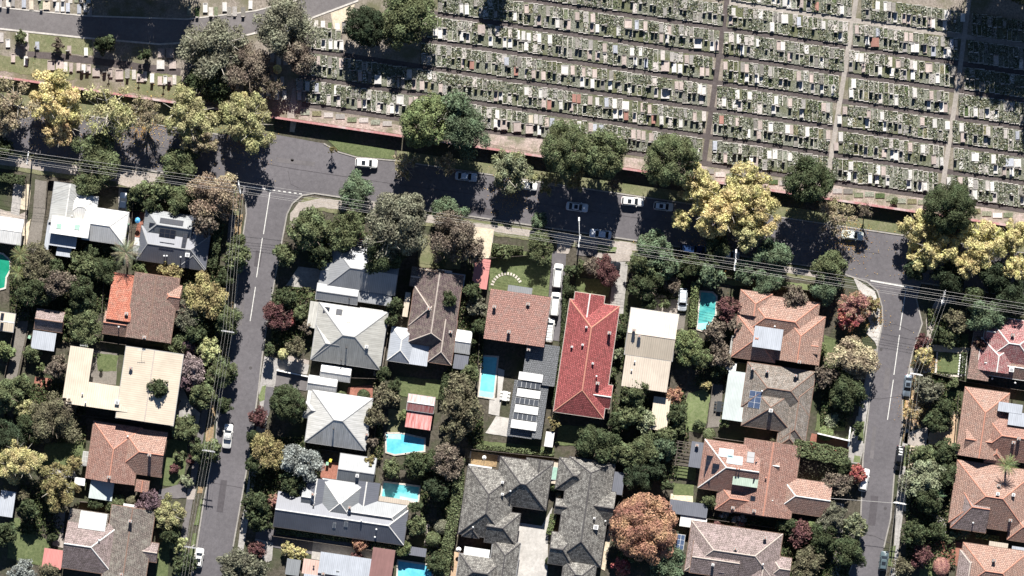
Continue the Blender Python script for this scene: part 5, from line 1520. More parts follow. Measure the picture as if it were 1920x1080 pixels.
# ---------------------------------------------------------------- trees and shrubs
def crown_mesh(form, rad, seed):
    """unit crown (radius 1, half height 1 centred on z=0); rad = intended radius in metres"""
    rs = np.random.RandomState(seed)
    leaf = {'d': .24, 'c': .28, 'l': .27, 's': .23, 'b': .15, 'y': .28}[form]
    leaf = min(leaf, .16 + rad * .07) / rad
    cover = {'d': 13.0, 'c': 12.0, 'l': 8.0, 's': 3.6, 'b': 11, 'y': 9.0}[form]
    n = int(cover * math.pi / (leaf * leaf * .5) * .5)
    n = min(n, 34000)
    nl = {'d': 90, 'c': 46, 'l': 40, 's': 36, 'b': 1, 'y': 56}[form]
    if rad < 2: nl = max(1, int(nl * .5))
    cen, lr = [], []
    for i in range(nl):
        while True:
            d = rs.normal(size=3); d /= np.linalg.norm(d)
            if d[2] > (-.8 if form == 'd' else -.6): break
        if form == 'd':
            r, q = rs.uniform(.72, .86), rs.uniform(.15, .26)
        elif form == 'c':
            r, q = rs.uniform(.35, .84), rs.uniform(.18, .34)
        elif form == 'l':
            r, q = rs.uniform(.3, .86), rs.uniform(.14, .34)
        elif form == 's':
            r, q = rs.uniform(.2, .92), rs.uniform(.12, .28)
        elif form == 'y':
            r, q = rs.uniform(.25, .88), rs.uniform(.12, .26)
        else:
            r, q = 0, .95
        # irregular outline
        a = math.atan2(d[1], d[0])
        k = 1 + (.07 if form in 'db' else .20) * (math.sin(a * 2 + seed) * .5 + math.sin(a * 3 + seed * 1.7) * .35 + math.sin(a * 5 + seed * 2.3) * .25)
        if form in 'db': k = min(k, 1.05)
        cen.append(d * r * (k, k, 1)); lr.append(q)
    cen, lr = np.array(cen), np.array(lr)
    w_ = lr ** 2; w_ = w_ / w_.sum()
    li = rs.choice(nl, n, p=w_)
    d = rs.normal(size=(n, 3)); d[:, 2] = np.abs(d[:, 2]) * 1.1 - .35 * (rs.uniform(size=n) < .35)
    d /= np.linalg.norm(d, axis=1)[:, None]
    jit = {'d': .12, 'c': .3, 'l': .6, 's': .95, 'b': .07, 'y': .55}[form]
    rr = 1 - rs.uniform(0, 1, n) ** 1.3 * jit + rs.normal(size=n) * .05
    pos = cen[li] + d * (lr[li] * rr)[:, None]
    if form in 'dc':     # solid underside so no light leaks through the mass
        m = n // 7
        q = rs.normal(size=(m, 3)); q /= np.linalg.norm(q, axis=1)[:, None]
        pos[:m] = q * rs.uniform(.2, .72, (m, 1))
        d[:m] = q
    pos[:, 2] = np.maximum(pos[:, 2], -.92 + .2 * rs.uniform(size=n))
    nr = d + rs.normal(size=(n, 3)) * {'d': .45, 'c': .55, 'l': .8, 's': .9, 'b': .3, 'y': .65}[form]
    nr /= np.linalg.norm(nr, axis=1)[:, None]
    return quad_mesh('crown', quads(pos, nr, leaf, rs), M['leaf_autumn' if form in 'ys' else 'leaf'])


def trunk_mesh(seed, many=7, bark='bark'):
    """unit tree skeleton: spread 1 in x/y, crown top at z=1"""
    r = random.Random(seed)
    b = MB()
    lean = (r.uniform(-.06, .06), r.uniform(-.06, .06))
    b.tube([(0, 0, -.01), (lean[0] * .4, lean[1] * .4, .2), (lean[0], lean[1], .45), (lean[0] * 1.5, lean[1] * 1.5, .72)], [.075, .055, .045, .02], 0, 8)
    for i in range(many):
        a = i * 2.4 + r.uniform(-.4, .4)
        z0 = r.uniform(.22, .5)
        e = r.uniform(.55, .85)
        p0 = (lean[0], lean[1], z0)
        p1 = (math.cos(a) * e * .45, math.sin(a) * e * .45, z0 + .16)
        a2 = a + r.uniform(-.25, .25)
        p2 = (math.cos(a2) * e, math.sin(a2) * e, z0 + r.uniform(.2, .38))
        b.tube([p0, p1, p2], [.034, .022, .006], 0, 5)
        for k in range(2):
            a3 = a + (-.5, .55)[k] + r.uniform(-.15, .15)
            b.tube([p1, (math.cos(a3) * e * .8, math.sin(a3) * e * .8, p1[2] + r.uniform(.06, .25))], [.016, .004], 0, 4)
    return b.mesh('trunk', [M[bark]])


CR = {}
for fi, form in enumerate('dclsyb'):
    for ci, rad in enumerate((1.1, 2.4, 4.6, 6.6)):
        if form in 'bs' and ci == 3: continue
        for v in range(1 if form == 'b' else 3):
            CR[(form, ci, v)] = crown_mesh(form, rad, 11 + fi * 37 + ci * 7 + v * 3)
TRK = {(bk, s): trunk_mesh(s * 5 + 3, 7 if bk == 'bark' else 9, bk) for bk in ('bark', 'bark_pale') for s in range(3)}
CC = {
    'dg': (.058, .072, .034), 'mg': (.105, .122, .056), 'bg': (.125, .150, .060), 'ol': (.13, .118, .070), 'gg': (.15, .148, .10),
    'yl': (.57, .50, .22), 'yg': (.40, .38, .18), 'or': (.52, .38, .18), 'tn': (.33, .27, .17), 'br': (.15, .12, .09), 'rd': (.42, .10, .09),
    'bu': (.11, .05, .048), 'pu': (.13, .085, .095), 'li': (.42, .44, .20), 'rb': (.21, .155, .105), 'ru': (.30, .155, .095), 'sv': (.21, .225, .205), 'mv': (.27, .21, .20),
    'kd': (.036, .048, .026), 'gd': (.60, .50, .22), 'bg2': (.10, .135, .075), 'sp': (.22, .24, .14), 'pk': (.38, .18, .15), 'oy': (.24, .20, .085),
}
# x, y, radius (px), form, colour, total height (m), label
TREES = """
684,48,38,d,kd,10,dark conical evergreen at the edge of the cemetery by the curving road
758,36,58,c,mg,11,broad olive evergreen touching the dark conical evergreen in the cemetery
40,68,13,c,mg,3.5,small bright bush on grass below the curving cemetery road
107,85,13,l,br,3.5,small dark brown bush between two slabs below the cemetery road
197,84,20,c,dg,5,round dark green bush at the end of the grass strip
275,102,14,l,dg,4,dark bush in shade of the cemetery road trees
405,88,64,l,gg,11,grey green gum overhanging the bend of the cemetery road
530,48,58,l,gg,12,pale grey gum tree straddling the cemetery road bend
556,100,40,l,br,9,twiggy brown tree below the pale grey gum
468,128,50,l,br,8,dark brown gum in the shaded cemetery corner
392,150,46,l,dg,7,dark gum beneath the grey green road gum
510,160,26,s,br,7,bare tree beside cream cemetery path
520,130,8,b,yl,1.5,tiny yellow shrub near the cemetery bend
800,228,46,d,bg,15,bright green domed tree straddling brick wall beside blue green gum
872,245,52,l,bg2,15,loose blue green gum beside the bright domed tree
852,192,28,l,bg2,14,smaller blue green gum crown reaching up into the graves
1060,278,47,d,mg,15.5,western dome of the touching pair of round trees on the wall
1128,288,45,d,mg,15.5,eastern dome of the touching pair of round trees on the wall
1258,302,48,d,mg,15,single round tree on the wall beside the yellow plane trees
1517,338,42,d,dg,14.5,dark round tree on the wall at the foot of the pale path
1780,389,47,d,dg,14,dark round tree on the wall behind eastern yellow trees
1677,377,9,c,mg,2,small green bush on the pinkish bed above the brick wall
18,192,54,s,tn,11,tan plane tree at the west end of the main road
104,184,56,y,gd,11.5,brightest golden plane tree west on the main road
116,240,42,y,or,8,orange tinged plane tree crown below the brightest golden tree
202,208,54,s,yg,11,yellow green plane tree beside the golden one
275,215,38,s,tn,10.5,thin bare branched plane tree on the west verge
354,214,56,y,yg,11,yellow green plane tree at the brick wall
372,262,34,y,tn,8,small tan plane crown over the road edge
466,228,56,y,yg,11.5,last yellow green plane tree before the road junction
452,190,20,y,yl,8,small yellow crown against the wall near the junction
8,225,40,l,tn,9,tan crown on the west picture edge above the road
184,296,44,c,mg,7,rounded green street tree on the west verge with flat top
176,334,36,l,mg,6,low green tree overhanging the white roof
338,306,36,c,mg,6.5,dark green street tree west of the junction
5,280,22,c,dg,6,dark green tree on the west picture edge by the power lines
760,312,28,s,tn,7,thin tan sapling in shade of the domed tree
835,308,24,s,tn,7,thin brown sapling between the sedan and the domed tree
962,322,44,y,sp,9,pale olive plane tree overhanging a white car
1030,345,24,s,oy,7,thin yellowish street tree under the domed pair
1082,340,22,s,oy,7,second thin yellowish street tree beneath the domed pair
1150,350,18,s,br,6,thin brown street tree beside the white wagon
622,282,10,s,oy,4,young street sapling at the grass point
1312,354,46,y,yl,11,golden plane tree nearest the single round tree
1396,346,46,y,yl,11,golden plane tree rising against the brick wall
1348,392,54,y,gd,11.5,large golden plane tree in the middle of the road clump
1414,396,50,y,gd,11.5,large golden plane tree at the east side of the road clump
1278,412,22,y,yl,7,low golden crown hanging over the silver car
1398,440,34,y,yg,9,yellow green crown at the bottom of the golden clump
1570,410,38,s,tn,9.5,nearly bare tan plane tree over a pale car
1624,394,18,s,br,7,bare twiggy tree against the brick wall shadow
1724,430,38,y,yl,9,golden plane tree left of the dark round tree
1748,470,44,y,yl,10,golden plane tree below the dark round tree
1838,454,52,y,yl,10.5,golden plane tree beside the dark round tree
1815,495,30,y,gd,9,lower golden crown reaching toward the side street
1900,445,38,y,yl,10,golden plane tree on the east picture edge
1908,500,30,y,yl,9,lower golden crown on the east picture edge
1800,430,20,s,br,7,sparse brown crown in shade of the dark round tree
668,358,35,c,bg2,5.5,flat topped small green tree on the south kerb
658,398,14,l,bu,3,dark red shrub under the flat topped tree
580,432,42,c,mg,9,deep green tree on the house corner by the junction
536,476,23,c,mg,6,small deep green tree beside the side street corner
600,475,26,c,dg,7,dark tree between corner house and deep green tree
655,432,40,l,mg,8,leafy green tree behind the power lines above corner house
672,446,9,b,rd,3,small red shrub above the ribbed pergola
738,428,60,c,gg,15,large grey green gum shading the corner house
772,392,32,c,gg,13,upper lobe tree of the grey green gum at the kerb
720,478,40,c,dg,10,dark lower gum beside ribbed pergola
840,396,31,c,bg2,7,green street tree touching the brown gum
852,445,50,l,br,12,large brown olive gum over the tin sheds
885,470,26,l,br,9,small brown gum beside the sandy drive
1010,416,17,c,bg2,4,small round green street tree between road and wires
1010,468,30,l,mg,5.5,garden tree over the top of the stepping stone lawn
946,475,14,l,mg,3,small shrub inside the stepping stone garden
1136,507,30,l,bu,4.5,burgundy shrub beside the concrete drive
1112,500,18,c,br,4,brownish shrub next to the burgundy shrub
1073,508,14,c,dg,3,dark shrub next to the white van
1070,548,16,c,dg,3.5,dark shrub at the northwest corner of red tiled house
1225,465,36,c,bg2,7,green street tree above the gravel garden
1250,498,28,l,bg2,6,bluish green garden tree below the street tree
1203,495,28,c,mg,6.5,green tree beside the top of the concrete drive
1210,532,34,c,dg,6.5,dark green garden tree east of the concrete drive
1262,535,18,l,br,4,brown shrub beside the gravel garden
1332,512,28,c,bg2,5,rounded light green tree by the power pole
1300,498,22,c,dg,5,dark tree over the blue parked cars
1345,470,30,l,dg,6,dark green tree beneath the golden clump
1452,478,32,c,bg2,7,light green street tree below the golden clump
1400,508,26,c,bg2,5,light green tree on the verge beside a white car
1440,524,32,c,bg2,5,light green hedge like tree fronting the salmon house
1492,558,26,l,br,6,brown tree overhanging salmon house roof
1556,500,34,c,mg,7.5,green street tree near the side street corner
1548,540,30,c,bg2,6,green garden tree on the salmon house corner
1608,575,34,y,pk,6,pinkish red tree at the top of the east side street
1590,600,22,y,rd,5,redder crown beneath the pinkish red tree
1636,570,16,y,oy,4,yellowing shrub at the corner footpath
1604,674,42,c,tn,7.5,tan round street tree by the east side street
1545,706,26,l,br,5.5,brownish olive tree on the corner of mossy house
1588,735,36,c,dg,7,dark green tree below the tan round tree
1560,788,15,l,sp,2,pale variegated shrub in the small front lawn
1548,812,14,b,bg,1.5,bright clipped shrub at the white garden wall
1608,745,20,c,dg,5,dark narrow tree beside east side street footpath
1610,800,14,l,dg,4,dark shrub on the east side street verge
1540,652,14,c,bg,3,light green shrub at the side of salmon house
1608,888,19,y,rd,4.5,scarlet tree over a white parked car
1570,905,28,l,br,5,brown olive tree beside the scarlet tree
1582,872,18,c,dg,4.5,dark shrub at the end of the long hedge
1560,970,30,l,gg,6,grey green tree beside the footpath below the service wire
1602,988,28,y,sp,6,pale olive street tree near the bottom of the east side street
1545,1010,30,c,dg,6,dark garden tree left of the pale olive street tree
1592,1035,32,c,dg,8,dark green street tree casting shade on the side street
1500,1000,26,l,bu,5,dusky red brown tree beside pale pink grey house
1520,990,16,b,bg,3,round bright green shrub among dark garden trees
1480,988,24,c,dg,4,dark clipped tree beside pale pink grey house
1515,1058,36,l,ol,6,olive tree at the bottom edge beside pale pink grey house
1733,640,16,l,bu,4,reddish shrub on the verge of east side street
1722,650,7,b,rd,2,small crimson shrub by the side street kerb
1732,668,20,y,gd,4.5,golden shrub on the verge beside small square lawn
1712,770,20,s,or,5,thin orange tree shedding leaves on the verge
1745,735,26,l,gg,6,grey green tree between verge and salmon east house
1768,765,22,c,dg,5,dark garden tree beside the small round lawn
1755,790,24,c,dg,5,dark tree above the orange gravel drive
1775,790,15,l,ol,2.5,mottled shrub bordering the orange gravel drive
1728,720,20,l,gg,5.5,grey verge tree by the parked grey car
1788,718,12,c,mg,3,small green shrub on top of the round lawn
1850,590,38,c,bg2,8.5,large green tree over the magenta roof
1795,600,26,l,ol,5.5,olive tree above the little walled garden
1825,560,24,c,dg,7,dark tree under the power wires east
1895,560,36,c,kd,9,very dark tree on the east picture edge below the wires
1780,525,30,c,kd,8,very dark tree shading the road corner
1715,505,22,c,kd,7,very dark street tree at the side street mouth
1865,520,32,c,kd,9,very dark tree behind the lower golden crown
1780,632,20,c,mg,3.5,green bush above the sandy strip of the walled garden
1760,628,16,c,dg,4,dark bush beside the olive tree
1838,645,18,y,bu,5,wine red shrub casting shade on brown tiles
1770,848,26,c,dg,6,dark green tree below the orange gravel drive
1732,855,24,c,mg,6,green tree below the pink paved crossing
1733,895,42,l,sp,7,pale speckled large tree beside the east side street
1700,905,20,l,gg,5,grey green verge tree near the dark pickup
1768,890,28,c,dg,6,dark crown east of the pale speckled tree
1740,935,30,c,dg,6.5,dark crown below the pale speckled tree
1715,1000,26,c,dg,7,dark tree shading the lower side street footpath
1728,1040,24,l,bu,5,wine dark tree beside red brick forecourt
1756,995,20,l,dg,4,dark shrub left of the garden court
1790,975,16,c,mg,2.5,green shrub against the pale salmon hipped house
1690,1062,22,l,ol,5,olive tree over the last parked car
1786,1006,14,c,mg,2,round shrub by the red brick forecourt
1765,1062,16,b,pk,2,pinkish shrub on the corner lawn
405,372,52,l,rb,10,large brown olive gum on the junction corner
425,345,22,l,tn,8,tan upper crown at the junction corner wires
345,372,30,c,mg,6,green garden tree left of the russet brown gum
305,358,26,l,mg,5.5,light green garden tree above charcoal hipped house
265,362,22,c,mg,5,green shrub tree beside the blue black driveway car
285,385,20,c,dg,5,dark shrub tree above blue umbrella
385,420,28,l,br,9,dark crown shading the charcoal hipped roof
442,482,28,c,mg,7,green street tree at top of west side street
448,450,15,c,mg,4,small green verge tree near the white lines
425,520,18,c,dg,5,dark verge tree beside charcoal hipped house corner
196,508,30,c,dg,5,dark green tree above orange sloped roof
160,498,28,c,mg,6,green tree below the white roofed house
168,478,18,c,dg,4,dark bush below the white roofed house
262,505,15,c,bg,3,light bush just above the brown tiled house
320,508,24,l,oy,4.5,yellow olive shrub between two dark hedges
72,490,38,l,ol,6.5,olive tree below the old lane
112,530,34,l,br,8,brownish rear garden tree in the western block
62,545,34,c,dg,7,dark green garden tree near the green pool
152,548,32,c,dg,8,dark tree left of the orange sloped roof
98,505,22,c,dg,6,dark crown between olive and brownish garden trees
388,555,46,l,oy,8,large tan olive tree beside brown tiled house
352,590,30,l,gg,6,grey tree crown on the corner of brown tiled house
428,600,30,c,mg,7,green street tree along west side street by the twin wires
365,620,28,c,dg,6,dark tree below the large tan olive tree
158,614,36,l,mg,6.5,green olive tree left of the brown tiled house
130,592,20,l,bg,4,pale green shrub tree beside pink garage
60,662,18,c,mg,3.5,green bush below the white carport
75,690,10,l,bg,2.5,small potted palm like bush in lane garden
335,648,24,l,mg,5,green bush at the south corner of brown tiled house
352,650,17,c,pu,4,dusky purple shrub by the pale lime tree
391,655,25,y,li,5,pale lime tree beside the west side street
362,692,30,l,mv,6,mauve grey tree beside cream building
345,715,22,l,pu,5,dull purple tree nearest the cream roof edge
415,700,30,c,mg,6.5,green verge tree with crown over the west side street
436,708,10,c,mg,4,small round crown over the west side street tarmac
298,728,20,c,dg,8.5,round dark green bush standing over the cream roof
380,740,26,c,mg,6,green garden tree near the cream building drive
422,760,16,c,dg,5,small dark street tree throwing shade on side street
330,752,12,l,br,2,low brownish shrub at cream building corner
10,740,34,c,mg,8,green tree on the west picture edge beside the lane
8,660,20,c,bg,4,light green bush on the west picture edge
44,768,22,y,yg,5,yellow green shrub tree on the old lane
40,720,20,c,mg,6,green tree beside the old lane bend
98,785,48,l,ol,8,broad olive brown tree behind brown tiled house
62,800,30,c,dg,7,dark tree next to the big yellow tree
125,760,24,l,br,6,brown twiggy tree at the cream building corner
108,690,24,l,br,6,brown tree along the cream building west wall
15,820,34,c,kd,7,very dark tree above the big yellow tree
36,862,48,y,yl,8,big rounded yellow tree on the west picture edge
110,915,44,y,oy,8,olive yellow tree beside the big yellow tree
140,868,16,l,oy,4.5,orange olive shrub behind brown tiled house
345,802,26,c,mg,4,dark green hedge like tree below the cream drive
388,850,28,c,mg,6,green street tree with wires above beside side street
328,880,11,c,bu,2.2,crimson rounded shrub in front lawn
335,855,12,l,mg,2,tall green shrub above the crimson shrub
358,862,10,l,bu,3,red brown verge shrub by front lawn
352,905,14,l,sp,2,pale flowering shrub by the front lawn corner
366,835,14,l,dg,4,small dark verge shrub beside front lawn
282,940,26,l,pu,5,purple brown tree above the grey brown tiled house
318,962,32,y,yg,6,yellow green tree beside grey brown tiled house
320,1000,20,c,dg,5,dark lower crown below the yellow green tree
225,936,9,b,mg,1.8,clipped green ball shrub below the sage patio roof
246,938,10,b,ol,1.8,clipped olive ball shrub beside the green ball
335,1022,17,y,li,3.2,pale lime shrub beside the white parked hatchback
345,1055,24,c,dg,6,dark street tree over the white parked hatchback
215,948,22,c,mg,3,green shrub above the white corrugated carport
180,942,16,c,dg,3,dark shrub against the sage patio roof
52,956,20,c,dg,6,dark tree next to the long white shed
45,930,14,c,ol,4,small olive tree beside the long white shed
10,1000,24,c,dg,6,dark tree on the west edge beside the back lawn
42,1074,26,l,sv,5,silvery shrub tree at the bottom west corner
92,1072,22,c,ol,4,olive bush at the coral garden shed
98,1008,12,c,dg,4,dark shrub at the edge of the back lawn
452,1062,44,l,gg,9,grey gum at the bottom of the west side street
535,560,24,c,dg,6,dark street tree above the red shrub
520,595,30,l,bu,6.5,maroon green street tree beside red shrub
541,601,15,y,rd,3.5,small bright red tree beside pyramid roofed house
560,588,17,c,mg,4,green garden shrub next to small bright red tree
575,612,14,l,br,4,brown garden shrub next to pyramid roof
556,652,20,l,ol,6,narrow olive tree beside the pink drive
531,664,10,b,yg,2.5,yellow clipped shrub at pink drive
505,655,14,c,dg,5,dark kerb tree above pink drive
656,578,12,l,bu,3,maroon shrub between corner house and pyramid roof
632,575,9,b,bg,2,bright yellow green shrub behind pyramid roof
540,757,33,d,dg,8,domed dark green street tree at the gabled carports
486,782,20,l,bu,4.5,maroon street tree beside the domed dark tree
475,820,15,c,dg,5,dark kerb tree over the west side street
502,850,36,l,oy,7,yellow olive tree next to silver tree
480,868,20,c,dg,6,dark crown at the kerb by the yellow olive tree
566,868,42,l,sv,8,silver grey tree above the wide charcoal house
548,905,26,c,dg,6,dark crown below the silver grey tree
640,745,11,b,mg,2,green clipped shrub between carport and white roof
682,741,11,b,dg,2.2,round dark ball shrub on red brick patio
735,600,14,c,dg,5,dark shrub west of plum slate house
742,575,17,c,dg,5,dark green shrub beside cream porch
720,700,15,c,dg,5,dark shrub by the end of pink side path
722,742,28,l,ol,6,olive tree between red patio and back lawn
704,780,22,l,ol,6,lower olive tree beside rusty shed lawn
740,725,16,l,dg,5,dark sapling west of the back lawn
757,780,12,c,bg,3,bright green shrub beside rusty red shed
862,752,46,l,ol,10,big olive gum between rusty shed and cyan pool
858,800,34,l,ol,8,lower olive gum south of the big one
882,700,18,c,mg,5,green shrub between sheds and cyan pool
905,610,20,c,dg,5,dark green shrub beside big pink tiled house
895,575,22,l,gg,5,grey green shrub beside coral carport
885,545,20,l,dg,6,dark shrub below coral carport
880,640,12,c,dg,3,dark round shrub by the lilac shed
842,560,16,l,dg,7,dark crown over plum slate roof east
838,868,34,l,br,8,brown olive tree above teal pool east corner
777,874,26,c,dg,4.6,dark green tree between two pools
734,880,19,c,mg,4.6,green tree above the teal pool west end
696,866,12,l,oy,4.5,yellow olive shrub at the sky blue pool west end
698,828,11,l,br,5,brown shrub beside white pyramid roof corner
812,866,22,c,dg,5,dark tree at the eastern end of sky blue pool
782,985,20,c,mg,5,upright green tree east of wide charcoal house
676,1020,18,l,ru,4,russet shrub in the rear courtyard on the bottom edge
672,1045,12,l,bu,3,maroon shrub beside maroon roof
540,1030,15,y,yl,3,yellow bush left of the small grey shed
563,1038,14,y,yl,3,yellow bush touching the small grey shed
480,945,28,c,dg,7,dark green tree at the kerb west of charcoal house
515,940,15,y,pk,4,thin red tree at the end of charcoal house
490,975,24,c,dg,6,dark crown at the west end of charcoal house
482,1030,18,l,bu,4,maroon bush by the concrete drive at the bottom
758,1028,16,c,bg,3.5,bright shrub above the blue bottom edge pool
812,1010,14,b,mg,2.5,round shrub on garden path near climbing hedge
828,988,14,b,gg,2.5,grey shrub on garden path near climbing hedge
780,950,14,c,dg,5,dark shrub below the teal pool
820,915,24,c,kd,7,very dark tree east of teal pool
820,1060,22,c,dg,5,dark shrub east of the bottom edge pool
1040,790,14,y,oy,4,small yellowish tree at foot of charcoal extension
1120,832,40,c,dg,7.5,dark green tree below red tiled house
1098,838,20,c,dg,6,smaller dark crown west of the dark green tree
1190,735,30,c,mg,6.5,green tree beside lower red tiled house
1182,775,28,c,mg,6,green tree between red house and narrow cream garage
1210,790,22,l,sp,5.5,pale green tree touching the narrow cream garage
1160,790,22,c,dg,5,dark tree beneath the red tiled house south corner
1205,845,34,c,mg,6,rounded green tree near the lower timber fence
1245,838,26,c,bg2,6,brighter green tree near the stacked pergola
1165,850,24,c,mg,6,green tree next to timber fence crossing
1250,812,20,c,mg,5,green tree beneath the narrow cream garage
1160,620,16,c,dg,5,dark shrub in side strip by the banded roof house
1156,665,14,l,sp,3.5,pale flowering shrub in the side strip
1148,700,12,l,mg,3,green shrub in the side strip
1292,650,34,c,bg,7,bright green tree beside banded roof house
1318,672,18,c,mg,6,lower green crown beside the bright green tree
1350,665,28,l,br,6,brown olive tree by glass pergola
1365,580,26,l,bu,5.5,reddish brown tree beside the turquoise pool
1340,625,26,l,br,5.5,dark brown tree at foot of turquoise pool
1378,610,14,l,br,5,brown crown touching salmon roof west
1265,742,18,l,ru,4,russet shrub left of bright back lawn
1270,775,20,c,dg,5,dark shrub left of the bright back lawn
1275,800,14,c,mg,4,green shrub at bottom of bright back lawn
1320,722,12,l,oy,2.5,yellowish shrub on top of bright back lawn
1330,815,12,b,mg,2,rounded shrub at patio end
1358,790,12,c,bg,3,bright green shrub beside white verandah roof
1350,690,18,c,dg,4,dark shrub near tiny white box shed
1210,990,61,d,ru,10.5,big round russet tree beside the eastern dark slate house
1165,1062,20,y,rd,4,red shrub under the big russet tree
1250,1062,38,c,bg2,7,light green tree on the bottom edge beside russet tree
1180,1030,24,c,dg,5,dark crown in shade of the big russet tree
1039,910,10,b,bg,2.5,lime green ball shrub between the slate houses
1048,928,7,b,ol,1.8,small olive ball shrub between the slate houses
958,1034,14,c,mg,1.8,dark low shrub by the cracked concrete court
1030,1052,8,b,dg,1.5,small dark ball shrub at the court edge
1330,940,16,c,mg,4,green shrub south of terracotta house corner
1358,964,14,l,sv,2,silvery low shrub below terracotta house
1385,975,14,l,sv,2,second silvery low shrub in the strip below terracotta house
1345,985,14,l,bu,2.5,maroon shrub in the strip under terracotta house
1385,992,14,l,bu,2.5,maroon shrub in the middle of the fence strip
1420,998,12,l,bu,2.5,maroon shrub at the east end of the fence strip
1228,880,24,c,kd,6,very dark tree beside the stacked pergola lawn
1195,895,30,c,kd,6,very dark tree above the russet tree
1250,910,12,c,dg,4,dark shrub west of the small terracotta back lawn
1308,795,12,l,dg,2,dark shrub at corner of mossy house garden
1470,845,12,l,sp,2.5,pale shrub between mossy and terracotta houses
1450,832,14,l,ol,2.5,olive shrub between mossy and terracotta houses
1090,500,12,c,mg,3,green hedge shrub at drive top beside dark car
1180,600,10,c,dg,3,dark shrub at the drive foot
1215,570,16,c,dg,4,dark shrub beside cream banded roof corner
1250,570,12,l,mg,3,loose shrub in the gravel garden
"""
seen = {}
NAMES = {'b': ('ball_shrub', 'shrub')}


def tree(x, y, rpx, form, col, h, lab, k, deep=False):
    r_ = random.Random(int(x * 13 + y * 7))
    rm = rpx * S * 1.07
    rz = min((1.0 if form in 'dc' else .9) * rm, .46 * h) if form not in 'b' else min(rm, h * .5)
    if deep: rz = .47 * h
    zc = h - rz if form != 'b' else h * .5
    loc = P(x, y, zc)
    small = h < 4.6 or rpx < 17
    nm, cat = NAMES.get(form, ('shrub', 'shrub') if small else ('tree', 'tree'))
    grp = {'d': 'round topped evergreen trees', 'b': 'clipped ball shrubs', 'y': 'autumn coloured trees', 's': 'thin and bare trees'}.get(form, 'garden shrubs' if small else 'garden and street trees')
    e = empty(nm, (loc[0], loc[1], 0))
    tag(e, lab, cat, grp)
    ci = 0 if rm < 1.7 else 1 if rm < 3.3 else 2 if rm < 5.5 or form in 'bs' else 3
    me = CR[(form, ci, 0 if form == 'b' else k % 3)]
    c = bpy.data.objects.new('crown', me)
    COL.objects.link(c); c.parent = e
    c.location = (0, 0, zc)
    c.rotation_euler = (0, 0, r_.uniform(0, 6.28))
    sx = r_.uniform(.93, 1.07)
    c.scale = (rm * sx, rm * (2 - sx), rz)
    v = r_.uniform(.88, 1.12)
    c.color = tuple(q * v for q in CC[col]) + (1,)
    t = bpy.data.objects.new('trunk', TRK[('bark_pale' if form in 'sy' or col in ('gg', 'sp') else 'bark', k % 3)])
    COL.objects.link(t); t.parent = e
    t.scale = (rm, rm, h) if rm > 1.2 else (rm * .8, rm * .8, h * .8)
    t.rotation_euler = (0, 0, r_.uniform(0, 6.28))


k = 0
for ln in TREES.strip().split('\n'):
    f = ln.split(',', 6)
    tree(float(f[0]), float(f[1]), float(f[2]), f[3], f[4], float(f[5]), f[6], k)
    k += 1
tree(930, -32, 26, 'c', 'dg', 8, 'round tree beyond the top edge shading cemetery graves', k, True); k += 1
# trees beyond the top edge whose shade falls into view
for x, y, r_, h, lab in ((192, -56, 50, 14, 'tall evergreen beyond the top edge shading the west of the road bend'), (258, -58, 52, 15, 'tall evergreen beyond the top edge shading the middle of the road bend'),
                         (322, -58, 50, 14, 'tall evergreen beyond the top edge shading the east of the road bend')):
    tree(x, y, r_, 'c', 'dg', h, lab, k, True); k += 1
for x, y, r_, h, lab in ((1842, -58, 56, 20, 'tall gum above the cemetery corner, western of three'), (1925, -54, 58, 22, 'tall gum above the cemetery corner, middle of three'),
                         (1986, 50, 60, 21, 'tall gum above the cemetery corner, eastern of three'), (1880, -120, 62, 26, 'tall gum far beyond the top edge casting long shade')):
    tree(x, y, r_, 'c', 'dg', h, lab, k, True); k += 1

# hedges
HEDGES = [
    ('tall clipped green hedge between brown driveway and terracotta house', [(1488, 838), (1586, 858)], 30, 3.8, 'mg'),
    ('narrow clipped hedge beside the turquoise pool', [(1304, 530), (1298, 612)], 14, 1.8, 'bg'),
    ('climbing hedge along west side of western slate house', [(860, 860), (858, 930), (842, 1010), (830, 1080)], 20, 3.0, 'mg'),
    ('dark hedge below the terracotta house on the side street', [(1455, 982), (1508, 990)], 16, 2.4, 'dg'),
    ('low hedge along south wall of wide charcoal house', [(520, 996), (660, 1012), (700, 1020)], 9, 1.4, 'mg'),
    ('hedge between cracked court and eastern slate house', [(1038, 965), (1030, 1000)], 10, 1.8, 'bg'),
    ('dark hedge on the west side of red tiled house', [(1062, 520), (1056, 640), (1040, 760)], 9, 2.2, 'dg'),
    ('clipped hedge across the top of stepping stone garden', [(924, 462), (980, 468)], 9, 2.0, 'mg'),
    ('hedge bordering the square walled lawn', [(1808, 662), (1804, 700)], 8, 1.6, 'dg'),
    ('long hedge on the south side of lawn below charcoal extension', [(896, 838), (1036, 850)], 8, 1.4, 'mg'),
    ('hedge under the cream building drive', [(312, 792), (352, 800)], 12, 1.8, 'dg'),
    ('dark hedge beside charcoal hipped house on the side street', [(398, 500), (412, 420)], 16, 2.6, 'dg'),
    ('hedge row in the rear courtyard on the bottom edge', [(700, 1024), (776, 1034)], 12, 2.2, 'mg'),
    ('hedge between the two rear gardens east of the rusty shed', [(838, 700), (828, 748)], 12, 2.2, 'dg'),
    ('hedge along house frontages under the dark timber fence', [(1196, 500), (1290, 516)], 12, 2.0, 'dg'),
    ('hedge above the magenta roof on the east edge', [(1862, 596), (1930, 604)], 12, 2.2, 'mg'),
    ('hedge below pale salmon hipped house wall', [(1830, 1004), (1872, 1010)], 8, 1.4, 'bg'),
    ('front hedge hiding the west white shed house', [(-10, 330), (46, 338)], 16, 2.2, 'dg'),
]
